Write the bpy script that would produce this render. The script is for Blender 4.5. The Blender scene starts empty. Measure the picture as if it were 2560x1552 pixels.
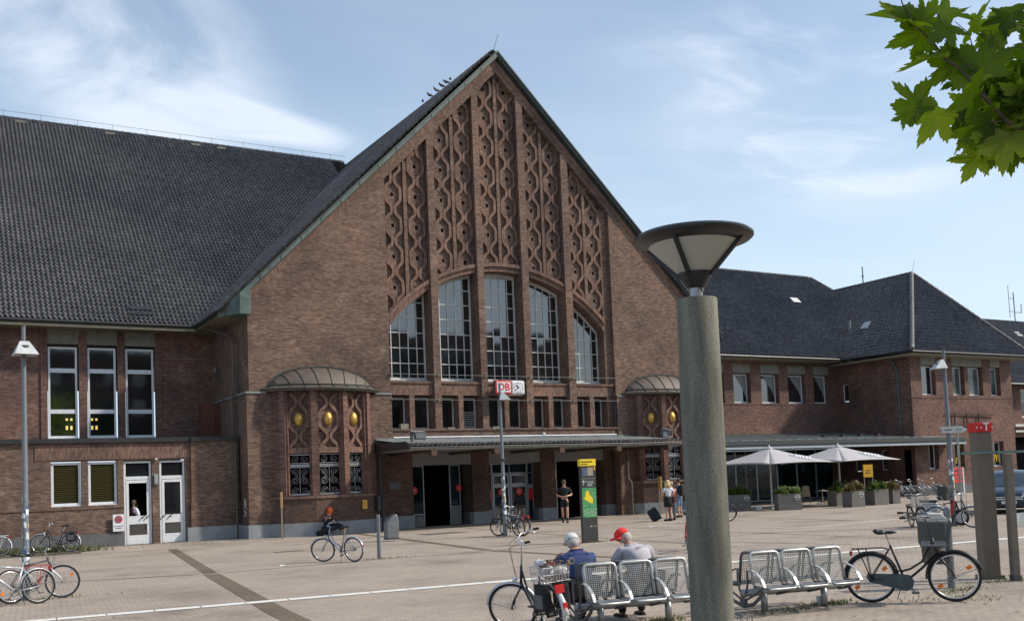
import bpy, bmesh, math, random
from mathutils import Vector, Matrix
R = math.radians
rnd = random.Random(7)
scene = bpy.context.scene
COL = scene.collection

# ------------------------------------------------------------------ camera
cd = bpy.data.cameras.new('camera')
cam = bpy.data.objects.new('camera', cd)
COL.objects.link(cam)
scene.camera = cam
YAW, PIT, ROL = 0.530459, 0.0596672, -0.0394850
cy, sy, cp, sp = math.cos(YAW), math.sin(YAW), math.cos(PIT), math.sin(PIT)
fw = Vector((sy*cp, cy*cp, sp))
rt = Vector((cy, -sy, 0))
up = rt.cross(fw)
rt2 = math.cos(ROL)*rt + math.sin(ROL)*up
up2 = -math.sin(ROL)*rt + math.cos(ROL)*up
m = Matrix.Identity(4)
for i in range(3):
    m[i][0] = rt2[i]; m[i][1] = up2[i]; m[i][2] = -fw[i]
m[2][3] = 2.1
cam.matrix_world = m
cd.sensor_width = 36
cd.lens = 36*2507.62/2560
cd.shift_y = (1048.39-776)/2560
cd.clip_start = 0.1
cd.clip_end = 3000

# ------------------------------------------------------------------ sun, sky, exposure
SUN = Vector((0.97, -0.58, 0.98)).normalized()
elev = math.asin(SUN.z)
azim = math.atan2(SUN.x, SUN.y)
ld = bpy.data.lights.new('sun', 'SUN')
ld.energy = 4.0
ld.angle = R(3.0)
ld.color = (1.0, 0.915, 0.80)
sun = bpy.data.objects.new('sun', ld)
sun.rotation_euler = SUN.to_track_quat('Z', 'Y').to_euler()
sun.location = (40, -30, 60)
COL.objects.link(sun)

w = bpy.data.worlds.new('World')
scene.world = w
w.use_nodes = True
nt = w.node_tree
for n in list(nt.nodes): nt.nodes.remove(n)
def N(nt, typ, **kw):
    n = nt.nodes.new(typ)
    for k, v in kw.items():
        if k.startswith('i_'):
            key = k[2:]
            n.inputs[int(key) if key.isdigit() else key].default_value = v
        else: setattr(n, k, v)
    return n
def L(nt, a, b): nt.links.new(a, b)
out = N(nt, 'ShaderNodeOutputWorld')
bg = N(nt, 'ShaderNodeBackground')
sky = N(nt, 'ShaderNodeTexSky', sky_type='NISHITA', sun_disc=False)
sky.sun_elevation = elev
sky.sun_rotation = azim
sky.altitude = 50
sky.air_density = 1.2
sky.dust_density = 1.5
sky.ozone_density = 2.0
bg.inputs['Strength'].default_value = 0.145
# thin high cloud laid on a plane far above: direction / height
tc = N(nt, 'ShaderNodeTexCoord')
sep = N(nt, 'ShaderNodeSeparateXYZ')
L(nt, tc.outputs['Generated'], sep.inputs[0])
mz = N(nt, 'ShaderNodeMath', operation='MAXIMUM', i_1=0.05)
L(nt, sep.outputs['Z'], mz.inputs[0])
dx = N(nt, 'ShaderNodeMath', operation='DIVIDE'); dy = N(nt, 'ShaderNodeMath', operation='DIVIDE')
L(nt, sep.outputs['X'], dx.inputs[0]); L(nt, mz.outputs[0], dx.inputs[1])
L(nt, sep.outputs['Y'], dy.inputs[0]); L(nt, mz.outputs[0], dy.inputs[1])
cmb = N(nt, 'ShaderNodeCombineXYZ')
L(nt, dx.outputs[0], cmb.inputs[0]); L(nt, dy.outputs[0], cmb.inputs[1])
def cloud(scale, rot, stretch, lo, hi, dist=0.6, seed=0.0, detail=8):
    mp = N(nt, 'ShaderNodeMapping')
    mp.inputs['Rotation'].default_value = (0, 0, rot)
    mp.inputs['Scale'].default_value = (scale, scale*stretch, 1)
    mp.inputs['Location'].default_value = (seed, seed*0.7, 0)
    L(nt, cmb.outputs[0], mp.inputs[0])
    no = N(nt, 'ShaderNodeTexNoise', i_Scale=1.0, i_Detail=float(detail), i_Roughness=0.55, i_Distortion=dist)
    L(nt, mp.outputs[0], no.inputs['Vector'])
    mr = N(nt, 'ShaderNodeMapRange', interpolation_type='SMOOTHSTEP')
    mr.inputs['From Min'].default_value = lo; mr.inputs['From Max'].default_value = hi
    L(nt, no.outputs['Fac'], mr.inputs['Value'])
    return mr.outputs['Result'], mp
def blob(cx, cy_, rx, ry, rot):
    # soft elliptical cloud bank on the cloud plane
    mp = N(nt, 'ShaderNodeMapping', vector_type='POINT')
    a = N(nt, 'ShaderNodeVectorMath', operation='SUBTRACT'); a.inputs[1].default_value = (cx, cy_, 0)
    L(nt, cmb.outputs[0], a.inputs[0])
    mp.inputs['Rotation'].default_value = (0, 0, -rot)
    L(nt, a.outputs[0], mp.inputs[0])
    s = N(nt, 'ShaderNodeVectorMath', operation='MULTIPLY'); s.inputs[1].default_value = (1/rx, 1/ry, 0)
    L(nt, mp.outputs[0], s.inputs[0])
    ln = N(nt, 'ShaderNodeVectorMath', operation='LENGTH'); L(nt, s.outputs[0], ln.inputs[0])
    mr = N(nt, 'ShaderNodeMapRange', interpolation_type='SMOOTHSTEP')
    mr.inputs['From Min'].default_value = 1.0; mr.inputs['From Max'].default_value = 0.35
    L(nt, ln.outputs['Value'], mr.inputs['Value'])
    return mr.outputs['Result']
def mul(a, b):
    n = N(nt, 'ShaderNodeMath', operation='MULTIPLY'); 
    L(nt, a, n.inputs[0])
    if isinstance(b, float): n.inputs[1].default_value = b
    else: L(nt, b, n.inputs[1])
    return n.outputs[0]
def add(a, b):
    n = N(nt, 'ShaderNodeMath', operation='ADD', use_clamp=True); L(nt, a, n.inputs[0]); L(nt, b, n.inputs[1]); return n.outputs[0]
CLOUDS = []
fine, _ = cloud(1.9, -1.0, 0.55, 0.30, 0.62, 0.8, 3.1, 10)
wisp, _ = cloud(1.6, -0.6, 1.5, 0.42, 0.70, 0.9, 11.3, 10)
soft, _ = cloud(0.7, 0.2, 1.5, 0.38, 0.66, 0.5, 5.2, 7)
BL1 = blob(0.42, 2.45, 0.95, 0.42, 1.15); BL1b = blob(0.80, 2.66, 0.42, 0.16, 0.3)
BL2 = blob(2.10, 1.68, 0.85, 0.50, -0.2); BL3 = blob(2.5, 2.15, 1.1, 0.6, 0.5)
bank = mul(add(BL1, BL1b), fine)
veil = mul(add(BL2, BL3), add(mul(wisp, 0.9), mul(soft, 0.5)))
fac = add(add(mul(bank, 1.0), mul(veil, 0.75)), mul(soft, 0.16))
mix = N(nt, 'ShaderNodeMixRGB', blend_type='MIX')
mix.inputs['Color2'].default_value = (6.0, 6.5, 7.4, 1)
f2 = mul(fac, 0.75)
L(nt, f2, mix.inputs['Fac'])
haz = N(nt, 'ShaderNodeMixRGB', blend_type='MIX')
hm = N(nt, 'ShaderNodeMapRange', interpolation_type='SMOOTHSTEP')
hm.inputs['From Min'].default_value = 0.02; hm.inputs['From Max'].default_value = 0.52; hm.inputs['To Min'].default_value = 0.85; hm.inputs['To Max'].default_value = 0.12
L(nt, sep.outputs['Z'], hm.inputs['Value']); L(nt, hm.outputs[0], haz.inputs['Fac'])
haz.inputs['Color2'].default_value = (4.9, 6.0, 7.1, 1)
L(nt, sky.outputs[0], haz.inputs['Color1'])
L(nt, haz.outputs[0], mix.inputs['Color1'])
L(nt, mix.outputs[0], bg.inputs['Color'])
L(nt, bg.outputs[0], out.inputs['Surface'])
scene.view_settings.view_transform = 'Standard'
scene.view_settings.look = 'None'
scene.view_settings.exposure = 0.1
scene.view_settings.gamma = 1.0

# ------------------------------------------------------------------ materials
def newmat(name):
    ma = bpy.data.materials.new(name); ma.use_nodes = True
    nt = ma.node_tree
    b = nt.nodes['Principled BSDF']
    return ma, nt, b
def C4(c): return (c[0], c[1], c[2], 1)
def ramp(nt, stops):
    r = N(nt, 'ShaderNodeValToRGB')
    e = r.color_ramp.elements
    while len(e) < len(stops): e.new(0.5)
    for i, (p, c) in enumerate(stops):
        e[i].position = p; e[i].color = C4(c)
    return r
def mat(name, col, rough=0.6, metal=0.0, var=0.25, scale=6.0, bump=0.0, bscale=40.0, spec=0.5, coat=0.0, sheen=0):
    """painted / plain surface with mottled wear"""
    ma, nt, b = newmat(name)
    tcn = N(nt, 'ShaderNodeTexCoord')
    no = N(nt, 'ShaderNodeTexNoise', i_Scale=scale, i_Detail=6.0, i_Roughness=0.65)
    L(nt, tcn.outputs['Object'], no.inputs['Vector'])
    lo = tuple(c*(1-var) for c in col); hi = tuple(min(1, c*(1+var*0.7)) for c in col)
    r = ramp(nt, [(0.3, lo), (0.7, hi)])
    L(nt, no.outputs['Fac'], r.inputs[0])
    L(nt, r.outputs[0], b.inputs['Base Color'])
    mr = N(nt, 'ShaderNodeMapRange'); mr.inputs['To Min'].default_value = max(0.02, rough-0.1); mr.inputs['To Max'].default_value = min(1, rough+0.12)
    L(nt, no.outputs['Fac'], mr.inputs['Value']); L(nt, mr.outputs[0], b.inputs['Roughness'])
    b.inputs['Metallic'].default_value = metal
    b.inputs['Specular IOR Level'].default_value = spec
    if coat: b.inputs['Coat Weight'].default_value = coat
    if bump:
        n2 = N(nt, 'ShaderNodeTexNoise', i_Scale=bscale, i_Detail=5.0)
        L(nt, tcn.outputs['Object'], n2.inputs['Vector'])
        bp = N(nt, 'ShaderNodeBump', i_Strength=bump, i_Distance=0.01)
        L(nt, n2.outputs['Fac'], bp.inputs['Height']); L(nt, bp.outputs[0], b.inputs['Normal'])
    return ma
def wallcoord(nt, vertical=False):
    """brick courses run round the wall whichever way it faces"""
    g = N(nt, 'ShaderNodeNewGeometry')
    s = N(nt, 'ShaderNodeSeparateXYZ'); L(nt, g.outputs['Position'], s.inputs[0])
    sn = N(nt, 'ShaderNodeSeparateXYZ'); L(nt, g.outputs['True Normal'], sn.inputs[0])
    ab = N(nt, 'ShaderNodeMath', operation='ABSOLUTE'); L(nt, sn.outputs['X'], ab.inputs[0])
    gt = N(nt, 'ShaderNodeMath', operation='GREATER_THAN', i_1=0.707); L(nt, ab.outputs[0], gt.inputs[0])
    mx = N(nt, 'ShaderNodeMix', data_type='FLOAT')
    L(nt, gt.outputs[0], mx.inputs['Factor']); L(nt, s.outputs['X'], mx.inputs['A']); L(nt, s.outputs['Y'], mx.inputs['B'])
    az = N(nt, 'ShaderNodeMath', operation='ABSOLUTE'); L(nt, sn.outputs['Z'], az.inputs[0])
    gz = N(nt, 'ShaderNodeMath', operation='GREATER_THAN', i_1=0.8); L(nt, az.outputs[0], gz.inputs[0])
    mz2 = N(nt, 'ShaderNodeMix', data_type='FLOAT')
    L(nt, gz.outputs[0], mz2.inputs['Factor']); L(nt, s.outputs['Z'], mz2.inputs['A']); L(nt, s.outputs['Y'], mz2.inputs['B'])
    c = N(nt, 'ShaderNodeCombineXYZ')
    if vertical:
        L(nt, mz2.outputs['Result'], c.inputs[0]); L(nt, mx.outputs['Result'], c.inputs[1])
    else:
        L(nt, mx.outputs['Result'], c.inputs[0]); L(nt, mz2.outputs['Result'], c.inputs[1])
    return c.outputs[0], g
def brick(name, c1, c2, mortar, vertical=False, dark=0.0):
    ma, nt, b = newmat(name)
    uv, g = wallcoord(nt, vertical)
    br = N(nt, 'ShaderNodeTexBrick', offset=0.5, squash=1.0)
    br.inputs['Color1'].default_value = C4(c1); br.inputs['Color2'].default_value = C4(c2); br.inputs['Mortar'].default_value = C4(mortar)
    br.inputs['Scale'].default_value = 1.0
    br.inputs['Mortar Size'].default_value = 0.008
    br.inputs['Mortar Smooth'].default_value = 0.3
    br.inputs['Bias'].default_value = -0.1
    br.inputs['Brick Width'].default_value = 0.25
    br.inputs['Row Height'].default_value = 0.077
    L(nt, uv, br.inputs['Vector'])
    # single odd bricks: paler and burnt ones
    mp = N(nt, 'ShaderNodeMapping'); mp.inputs['Scale'].default_value = (4.0, 13.0, 1)
    L(nt, uv, mp.inputs[0])
    wn = N(nt, 'ShaderNodeTexNoise', i_Scale=1.0, i_Detail=3.0, i_Roughness=0.7); L(nt, mp.outputs[0], wn.inputs['Vector'])
    rr = ramp(nt, [(0.28, (0.38, 0.36, 0.38)), (0.46, (0.92, 0.92, 0.92)), (0.60, (1.12, 1.10, 1.08)), (0.74, (1.95, 1.88, 1.80))])
    L(nt, wn.outputs['Fac'], rr.inputs[0])
    mu = N(nt, 'ShaderNodeMixRGB', blend_type='MULTIPLY', i_Fac=0.85); L(nt, br.outputs['Color'], mu.inputs['Color1']); L(nt, rr.outputs[0], mu.inputs['Color2'])
    # broad weather patches
    n2 = N(nt, 'ShaderNodeTexNoise', i_Scale=0.45, i_Detail=7.0, i_Roughness=0.62); L(nt, g.outputs['Position'], n2.inputs['Vector'])
    r2 = ramp(nt, [(0.30, (0.56, 0.56, 0.60)), (0.48, (0.92, 0.92, 0.92)), (0.56, (1.04, 1.02, 1.0)), (0.72, (1.34, 1.24, 1.14))])
    L(nt, n2.outputs['Fac'], r2.inputs[0])
    mu2 = N(nt, 'ShaderNodeMixRGB', blend_type='MULTIPLY', i_Fac=0.9); L(nt, mu.outputs[0], mu2.inputs['Color1']); L(nt, r2.outputs[0], mu2.inputs['Color2'])
    # pale repointed joints in spots
    n3 = N(nt, 'ShaderNodeTexNoise', i_Scale=0.9, i_Detail=5.0, i_Roughness=0.7); L(nt, g.outputs['Position'], n3.inputs['Vector'])
    r3 = ramp(nt, [(0.60, (0, 0, 0)), (0.68, (1, 1, 1))]); L(nt, n3.outputs['Fac'], r3.inputs[0])
    mm = N(nt, 'ShaderNodeMath', operation='MULTIPLY'); L(nt, br.outputs['Fac'], mm.inputs[0]); L(nt, r3.outputs[0], mm.inputs[1])
    mx = N(nt, 'ShaderNodeMixRGB', blend_type='MIX'); mx.inputs['Color2'].default_value = (0.36, 0.30, 0.25, 1)
    L(nt, mm.outputs[0], mx.inputs['Fac']); L(nt, mu2.outputs[0], mx.inputs['Color1'])
    L(nt, mx.outputs[0], b.inputs['Base Color'])
    b.inputs['Roughness'].default_value = 0.88
    b.inputs['Specular IOR Level'].default_value = 0.25
    bp = N(nt, 'ShaderNodeBump', i_Strength=0.6, i_Distance=0.012, invert=True)
    L(nt, br.outputs['Fac'], bp.inputs['Height']); L(nt, bp.outputs[0], b.inputs['Normal'])
    return ma
M = {}
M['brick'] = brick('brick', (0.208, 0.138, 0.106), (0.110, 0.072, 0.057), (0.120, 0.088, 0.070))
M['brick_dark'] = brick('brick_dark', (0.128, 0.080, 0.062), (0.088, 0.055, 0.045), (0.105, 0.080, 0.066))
M['brick_red'] = brick('brick_red', (0.205, 0.120, 0.096), (0.120, 0.070, 0.058), (0.115, 0.080, 0.066))
M['soldier'] = brick('soldier', (0.225, 0.140, 0.108), (0.130, 0.080, 0.062), (0.125, 0.090, 0.072), vertical=True)
def tilemat(name, base, hi):
    ma, nt, b = newmat(name)
    g = N(nt, 'ShaderNodeNewGeometry')
    no = N(nt, 'ShaderNodeTexNoise', i_Scale=3.2, i_Detail=5.0, i_Roughness=0.75); L(nt, g.outputs['Position'], no.inputs['Vector'])
    n2 = N(nt, 'ShaderNodeTexNoise', i_Scale=0.25, i_Detail=4.0); L(nt, g.outputs['Position'], n2.inputs['Vector'])
    r = ramp(nt, [(0.30, tuple(c*0.45 for c in base)), (0.5, base), (0.74, tuple(c*1.25 for c in hi))]); L(nt, no.outputs['Fac'], r.inputs[0])
    r2 = ramp(nt, [(0.3, (0.75, 0.75, 0.78)), (0.7, (1.2, 1.18, 1.15))]); L(nt, n2.outputs['Fac'], r2.inputs[0])
    mu = N(nt, 'ShaderNodeMixRGB', blend_type='MULTIPLY', i_Fac=1.0); L(nt, r.outputs[0], mu.inputs['Color1']); L(nt, r2.outputs[0], mu.inputs['Color2'])
    L(nt, mu.outputs[0], b.inputs['Base Color'])
    b.inputs['Roughness'].default_value = 0.55
    b.inputs['Specular IOR Level'].default_value = 0.4
    return ma
M['tile'] = tilemat('roof_tile', (0.092, 0.091, 0.095), (0.150, 0.146, 0.145))
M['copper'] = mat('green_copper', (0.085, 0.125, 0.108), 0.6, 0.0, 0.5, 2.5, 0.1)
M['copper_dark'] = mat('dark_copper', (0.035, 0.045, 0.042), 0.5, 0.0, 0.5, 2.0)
M['bronze'] = mat('brown_sheet_metal', (0.095, 0.074, 0.058), 0.6, 0.05, 0.25, 2.0)
M['lead'] = mat('lead_flashing', (0.17, 0.19, 0.185), 0.6, 0.0, 0.35, 1.5)
M['gutter'] = mat('dark_gutter', (0.022, 0.024, 0.026), 0.45, 0.0, 0.4, 3.0)
M['soffit'] = mat('soffit_render', (0.22, 0.20, 0.14), 0.8, 0, 0.3, 2.0)
M['lintel'] = mat('concrete_lintel', (0.20, 0.20, 0.165), 0.85, 0, 0.3, 3.0, 0.2)
M['plinth'] = mat('grey_painted_plinth', (0.235, 0.255, 0.27), 0.8, 0, 0.22, 1.6, 0.15)
M['plinth_dark'] = mat('dark_grey_plinth', (0.105, 0.112, 0.115), 0.8, 0, 0.25, 1.6)
M['white'] = mat('white_paint', (0.66, 0.68, 0.70), 0.5, 0, 0.12, 5.0)
M['whiteold'] = mat('old_white_paint', (0.52, 0.53, 0.50), 0.6, 0, 0.3, 6.0)
M['alu'] = mat('aluminium_frame', (0.36, 0.40, 0.43), 0.4, 0.4, 0.15, 5.0)
M['lampgrey'] = mat('grey_lacquered_steel', (0.17, 0.185, 0.20), 0.42, 0.3, 0.2, 4.0)
M['paleshade'] = mat('pale_grey_shade', (0.52, 0.54, 0.53), 0.45, 0.1, 0.12, 4.0)
M['panelgrey'] = mat('grey_fascia_panel', (0.20, 0.20, 0.198), 0.7, 0, 0.1, 1.0)
M['steel'] = mat('galvanised_steel', (0.33, 0.345, 0.35), 0.38, 0.65, 0.2, 9.0)
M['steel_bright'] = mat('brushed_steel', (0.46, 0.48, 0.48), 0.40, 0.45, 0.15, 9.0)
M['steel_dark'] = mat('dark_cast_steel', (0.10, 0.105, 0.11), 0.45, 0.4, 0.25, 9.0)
M['black'] = mat('black_paint', (0.012, 0.012, 0.014), 0.4, 0, 0.4, 8.0)
M['rubber'] = mat('tyre_rubber', (0.015, 0.015, 0.016), 0.75, 0, 0.3, 20.0)
M['chrome'] = mat('bright_alloy', (0.70, 0.71, 0.72), 0.25, 0.8, 0.12, 10.0)
M['silver'] = mat('silver_lacquer', (0.55, 0.57, 0.60), 0.3, 0.4, 0.1, 10.0)
M['bikeblue'] = mat('blue_grey_lacquer', (0.14, 0.19, 0.27), 0.3, 0.3, 0.15, 10.0)
M['chainblue'] = mat('petrol_plastic', (0.045, 0.075, 0.095), 0.4, 0.0, 0.2, 10.0)
M['red'] = mat('red_lacquer', (0.45, 0.018, 0.02), 0.35, 0, 0.15, 8.0)
M['redsign'] = mat('red_sign_face', (0.60, 0.025, 0.025), 0.4, 0, 0.08, 8.0)
M['yellow'] = mat('yellow_sign_face', (0.72, 0.40, 0.03), 0.5, 0, 0.12, 6.0)
M['lemon'] = mat('lemon_sign_face', (0.80, 0.60, 0.02), 0.5, 0, 0.06, 6.0)
M['green'] = mat('green_map_face', (0.06, 0.30, 0.10), 0.45, 0, 0.15, 6.0)
M['anthracite'] = mat('anthracite_panel', (0.045, 0.048, 0.047), 0.4, 0, 0.15, 6.0)
M['kiosk'] = mat('brown_grey_metal', (0.17, 0.145, 0.115), 0.55, 0.1, 0.18, 3.0)
M['kiosk_side'] = mat('grey_green_metal', (0.105, 0.112, 0.105), 0.5, 0.2, 0.18, 3.0)
M['orange'] = mat('orange_reflector', (0.85, 0.20, 0.01), 0.3, 0, 0.1, 20.0)
M['gold'] = mat('gilded_bronze', (0.60, 0.38, 0.10), 0.45, 0.7, 0.7, 14.0, 1.0, 30.0)
M['canvas'] = mat('light_grey_canvas', (0.42, 0.41, 0.42), 0.85, 0, 0.08, 1.5)
M['planter'] = mat('fibre_cement', (0.155, 0.145, 0.13), 0.8, 0, 0.22, 3.0, 0.1)
M['rustdark'] = mat('dark_rusty_steel', (0.055, 0.028, 0.022), 0.7, 0, 0.3, 6.0)
M['railgreen'] = mat('pale_green_glass_edge', (0.16, 0.24, 0.21), 0.3, 0, 0.15, 6.0)
M['terra'] = mat('rusty_brown_sheet', (0.11, 0.036, 0.018), 0.6, 0, 0.35, 5.0)
M['wood'] = mat('weathered_wood', (0.28, 0.19, 0.11), 0.7, 0, 0.25, 8.0)
M['skin'] = mat('skin', (0.52, 0.29, 0.20), 0.55, 0, 0.12, 12.0)
M['skinred'] = mat('sunburnt_skin', (0.42, 0.19, 0.13), 0.55, 0, 0.15, 12.0)
M['blackcloth'] = mat('black_cloth', (0.012, 0.012, 0.015), 0.85, 0, 0.4, 10.0, 0.3)
M['whitecloth'] = mat('white_cloth', (0.62, 0.62, 0.68), 0.85, 0, 0.1, 10.0, 0.3)
M['bluecloth'] = mat('navy_blue_cloth', (0.028, 0.048, 0.15), 0.85, 0, 0.3, 9.0, 0.5, 18.0)
M['greycloth'] = mat('pale_grey_cloth', (0.42, 0.40, 0.44), 0.85, 0, 0.12, 9.0, 0.5, 18.0)
M['jeans'] = mat('faded_denim', (0.16, 0.23, 0.36), 0.85, 0, 0.25, 14.0)
M['greytrouser'] = mat('grey_trouser_cloth', (0.12, 0.12, 0.125), 0.85, 0, 0.2, 12.0)
M['burgundy'] = mat('burgundy_cloth', (0.07, 0.012, 0.02), 0.85, 0, 0.2, 12.0)
M['pinkcloth'] = mat('pale_pink_cloth', (0.6, 0.33, 0.30), 0.85, 0, 0.12, 10.0)
M['orangehair'] = mat('orange_red_cloth', (0.78, 0.12, 0.02), 0.8, 0, 0.2, 14.0)
M['blonde'] = mat('blonde_hair', (0.62, 0.47, 0.20), 0.6, 0, 0.25, 25.0)
M['darkhair'] = mat('dark_hair', (0.03, 0.02, 0.015), 0.6, 0, 0.3, 25.0)
M['greyhair'] = mat('grey_hair', (0.42, 0.40, 0.38), 0.7, 0, 0.25, 25.0)
M['capwhite'] = mat('off_white_cap', (0.60, 0.63, 0.60), 0.8, 0, 0.08, 12.0)
M['capred'] = mat('bright_red_cap', (0.72, 0.035, 0.025), 0.8, 0, 0.1, 12.0)
M['bark'] = mat('tree_bark', (0.10, 0.075, 0.05), 0.9, 0, 0.35, 12.0, 0.5)
M['diffuser'] = mat('milky_diffuser', (0.42, 0.42, 0.38), 0.5, 0, 0.06, 2.0)
M['plaid'] = mat('checked_cloth', (0.42, 0.42, 0.42), 0.9, 0, 0.75, 22.0)
M['carpaint'] = mat('dark_blue_car_paint', (0.012, 0.030, 0.042), 0.25, 0.3, 0.1, 3.0, coat=0.6)
M['seatpink'] = mat('pale_pink_plastic', (0.62, 0.45, 0.42), 0.5, 0, 0.1, 5.0)
M['cane'] = mat('beige_wicker', (0.34, 0.27, 0.20), 0.7, 0, 0.3, 30.0)

def glass(name, col=(0.010, 0.012, 0.014), ior=1.75, rough=0.04, var=0.6, scale=0.8):
    ma, nt, b = newmat(name)
    g = N(nt, 'ShaderNodeNewGeometry')
    no = N(nt, 'ShaderNodeTexNoise', i_Scale=scale, i_Detail=3.0); L(nt, g.outputs['Position'], no.inputs['Vector'])
    r = ramp(nt, [(0.35, tuple(c*(1-var) for c in col)), (0.65, tuple(c*(1+var) for c in col))]); L(nt, no.outputs['Fac'], r.inputs[0])
    L(nt, r.outputs[0], b.inputs['Base Color'])
    b.inputs['Roughness'].default_value = rough
    b.inputs['IOR'].default_value = ior
    bp = N(nt, 'ShaderNodeBump', i_Strength=0.05, i_Distance=0.02)
    n2 = N(nt, 'ShaderNodeTexNoise', i_Scale=1.6, i_Detail=1.0); L(nt, g.outputs['Position'], n2.inputs['Vector'])
    L(nt, n2.outputs['Fac'], bp.inputs['Height']); L(nt, bp.outputs[0], b.inputs['Normal'])
    return ma
M['glass'] = glass('window_glass', ior=2.35)
M['glass_bay'] = glass('grille_glass', (0.006, 0.008, 0.009), 1.4)
M['glass_teal'] = glass('teal_tinted_glass', (0.008, 0.020, 0.026), 1.33)
M['glass_blind'] = glass('glass_over_blind', (0.10, 0.12, 0.11), 1.5)
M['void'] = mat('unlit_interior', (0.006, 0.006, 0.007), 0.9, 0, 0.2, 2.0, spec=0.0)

# yellow slatted blind behind a pane
ma, nt, b = newmat('slatted_blind'); M['blind'] = ma
g = N(nt, 'ShaderNodeNewGeometry'); wv = N(nt, 'ShaderNodeTexWave', bands_direction='Z', i_Scale=4.2, i_Distortion=0.2)
L(nt, g.outputs['Position'], wv.inputs['Vector'])
r = ramp(nt, [(0.3, (0.008, 0.008, 0.005)), (0.8, (0.062, 0.054, 0.018))]); L(nt, wv.outputs['Color'], r.inputs[0]); L(nt, r.outputs[0], b.inputs['Base Color'])
b.inputs['Roughness'].default_value = 0.12

# concrete of the lamp column
ma, nt, b = newmat('exposed_concrete'); M['concrete'] = ma
tcn = N(nt, 'ShaderNodeTexCoord')
mpc = N(nt, 'ShaderNodeMapping'); mpc.inputs['Scale'].default_value = (7, 7, .9); L(nt, tcn.outputs['Object'], mpc.inputs[0])
n1 = N(nt, 'ShaderNodeTexNoise', i_Scale=1.0, i_Detail=9.0, i_Roughness=0.65); L(nt, mpc.outputs[0], n1.inputs['Vector'])
n2 = N(nt, 'ShaderNodeTexNoise', i_Scale=70.0, i_Detail=3.0); L(nt, tcn.outputs['Object'], n2.inputs['Vector'])
vo = N(nt, 'ShaderNodeTexVoronoi', i_Scale=14.0); L(nt, tcn.outputs['Object'], vo.inputs['Vector'])
r = ramp(nt, [(0.30, (0.095, 0.094, 0.078)), (0.5, (0.17, 0.167, 0.138)), (0.72, (0.25, 0.245, 0.195))]); L(nt, n1.outputs['Fac'], r.inputs[0])
r2 = ramp(nt, [(0.35, (0.75, 0.75, 0.75)), (0.65, (1.15, 1.15, 1.15))]); L(nt, n2.outputs['Fac'], r2.inputs[0])
r3 = ramp(nt, [(0.05, (0.18, 0.18, 0.17)), (0.13, (1, 1, 1))]); L(nt, vo.outputs['Distance'], r3.inputs[0])
m1 = N(nt, 'ShaderNodeMixRGB', blend_type='MULTIPLY', i_Fac=1.0); L(nt, r.outputs[0], m1.inputs['Color1']); L(nt, r2.outputs[0], m1.inputs['Color2'])
m2 = N(nt, 'ShaderNodeMixRGB', blend_type='MULTIPLY', i_Fac=0.8); L(nt, m1.outputs[0], m2.inputs['Color1']); L(nt, r3.outputs[0], m2.inputs['Color2'])
L(nt, m2.outputs[0], b.inputs['Base Color']); b.inputs['Roughness'].default_value = 0.9
bp = N(nt, 'ShaderNodeBump', i_Strength=0.5, i_Distance=0.006); L(nt, r3.outputs[0], bp.inputs['Height']); L(nt, bp.outputs[0], b.inputs['Normal'])

# stickers and tape on poles
def stickermat(name, base, lo, hi):
    ma, nt, b = newmat(name)
    tcn = N(nt, 'ShaderNodeTexCoord')
    mp = N(nt, 'ShaderNodeMapping'); mp.inputs['Scale'].default_value = (14, 14, 9); L(nt, tcn.outputs['Object'], mp.inputs[0])
    vo = N(nt, 'ShaderNodeTexVoronoi', distance='CHEBYCHEV', i_Scale=1.0); L(nt, mp.outputs[0], vo.inputs['Vector'])
    s = N(nt, 'ShaderNodeSeparateColor'); L(nt, vo.outputs['Color'], s.inputs[0])
    r = ramp(nt, [(0.0, base), (0.40, base), (0.42, (0.70, 0.72, 0.72)), (0.58, (0.72, 0.74, 0.74)), (0.6, (0.05, 0.10, 0.22)), (0.70, (0.12, 0.30, 0.50)), (0.72, (0.5, 0.5, 0.46)), (0.80, (0.55, 0.45, 0.10)), (0.84, base)])
    r.color_ramp.interpolation = 'CONSTANT'
    L(nt, s.outputs[0], r.inputs[0])
    sx = N(nt, 'ShaderNodeSeparateXYZ'); L(nt, tcn.outputs['Object'], sx.inputs[0])
    a = N(nt, 'ShaderNodeMapRange'); a.inputs['From Min'].default_value = lo-0.15; a.inputs['From Max'].default_value = lo; L(nt, sx.outputs['Z'], a.inputs['Value'])
    c = N(nt, 'ShaderNodeMapRange'); c.inputs['From Min'].default_value = hi+0.35; c.inputs['From Max'].default_value = hi-0.35; L(nt, sx.outputs['Z'], c.inputs['Value'])
    mm = N(nt, 'ShaderNodeMath', operation='MULTIPLY'); L(nt, a.outputs[0], mm.inputs[0]); L(nt, c.outputs[0], mm.inputs[1])
    wn = N(nt, 'ShaderNodeTexNoise', i_Scale=7.0, i_Detail=2.0); L(nt, tcn.outputs['Object'], wn.inputs['Vector'])
    ad = N(nt, 'ShaderNodeMath', operation='ADD'); L(nt, mm.outputs[0], ad.inputs[0]); L(nt, wn.outputs['Fac'], ad.inputs[1])
    gt = N(nt, 'ShaderNodeMath', operation='GREATER_THAN', i_1=0.98); L(nt, ad.outputs[0], gt.inputs[0])
    mx = N(nt, 'ShaderNodeMixRGB'); mx.inputs['Color1'].default_value = C4(base); L(nt, gt.outputs[0], mx.inputs['Fac']); L(nt, r.outputs[0], mx.inputs['Color2'])
    L(nt, mx.outputs[0], b.inputs['Base Color']); b.inputs['Roughness'].default_value = 0.45; b.inputs['Metallic'].default_value = 0.1
    return ma
M['stickered'] = stickermat('stickered_pole', (0.15, 0.165, 0.18), 0.85, 2.2)

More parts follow.
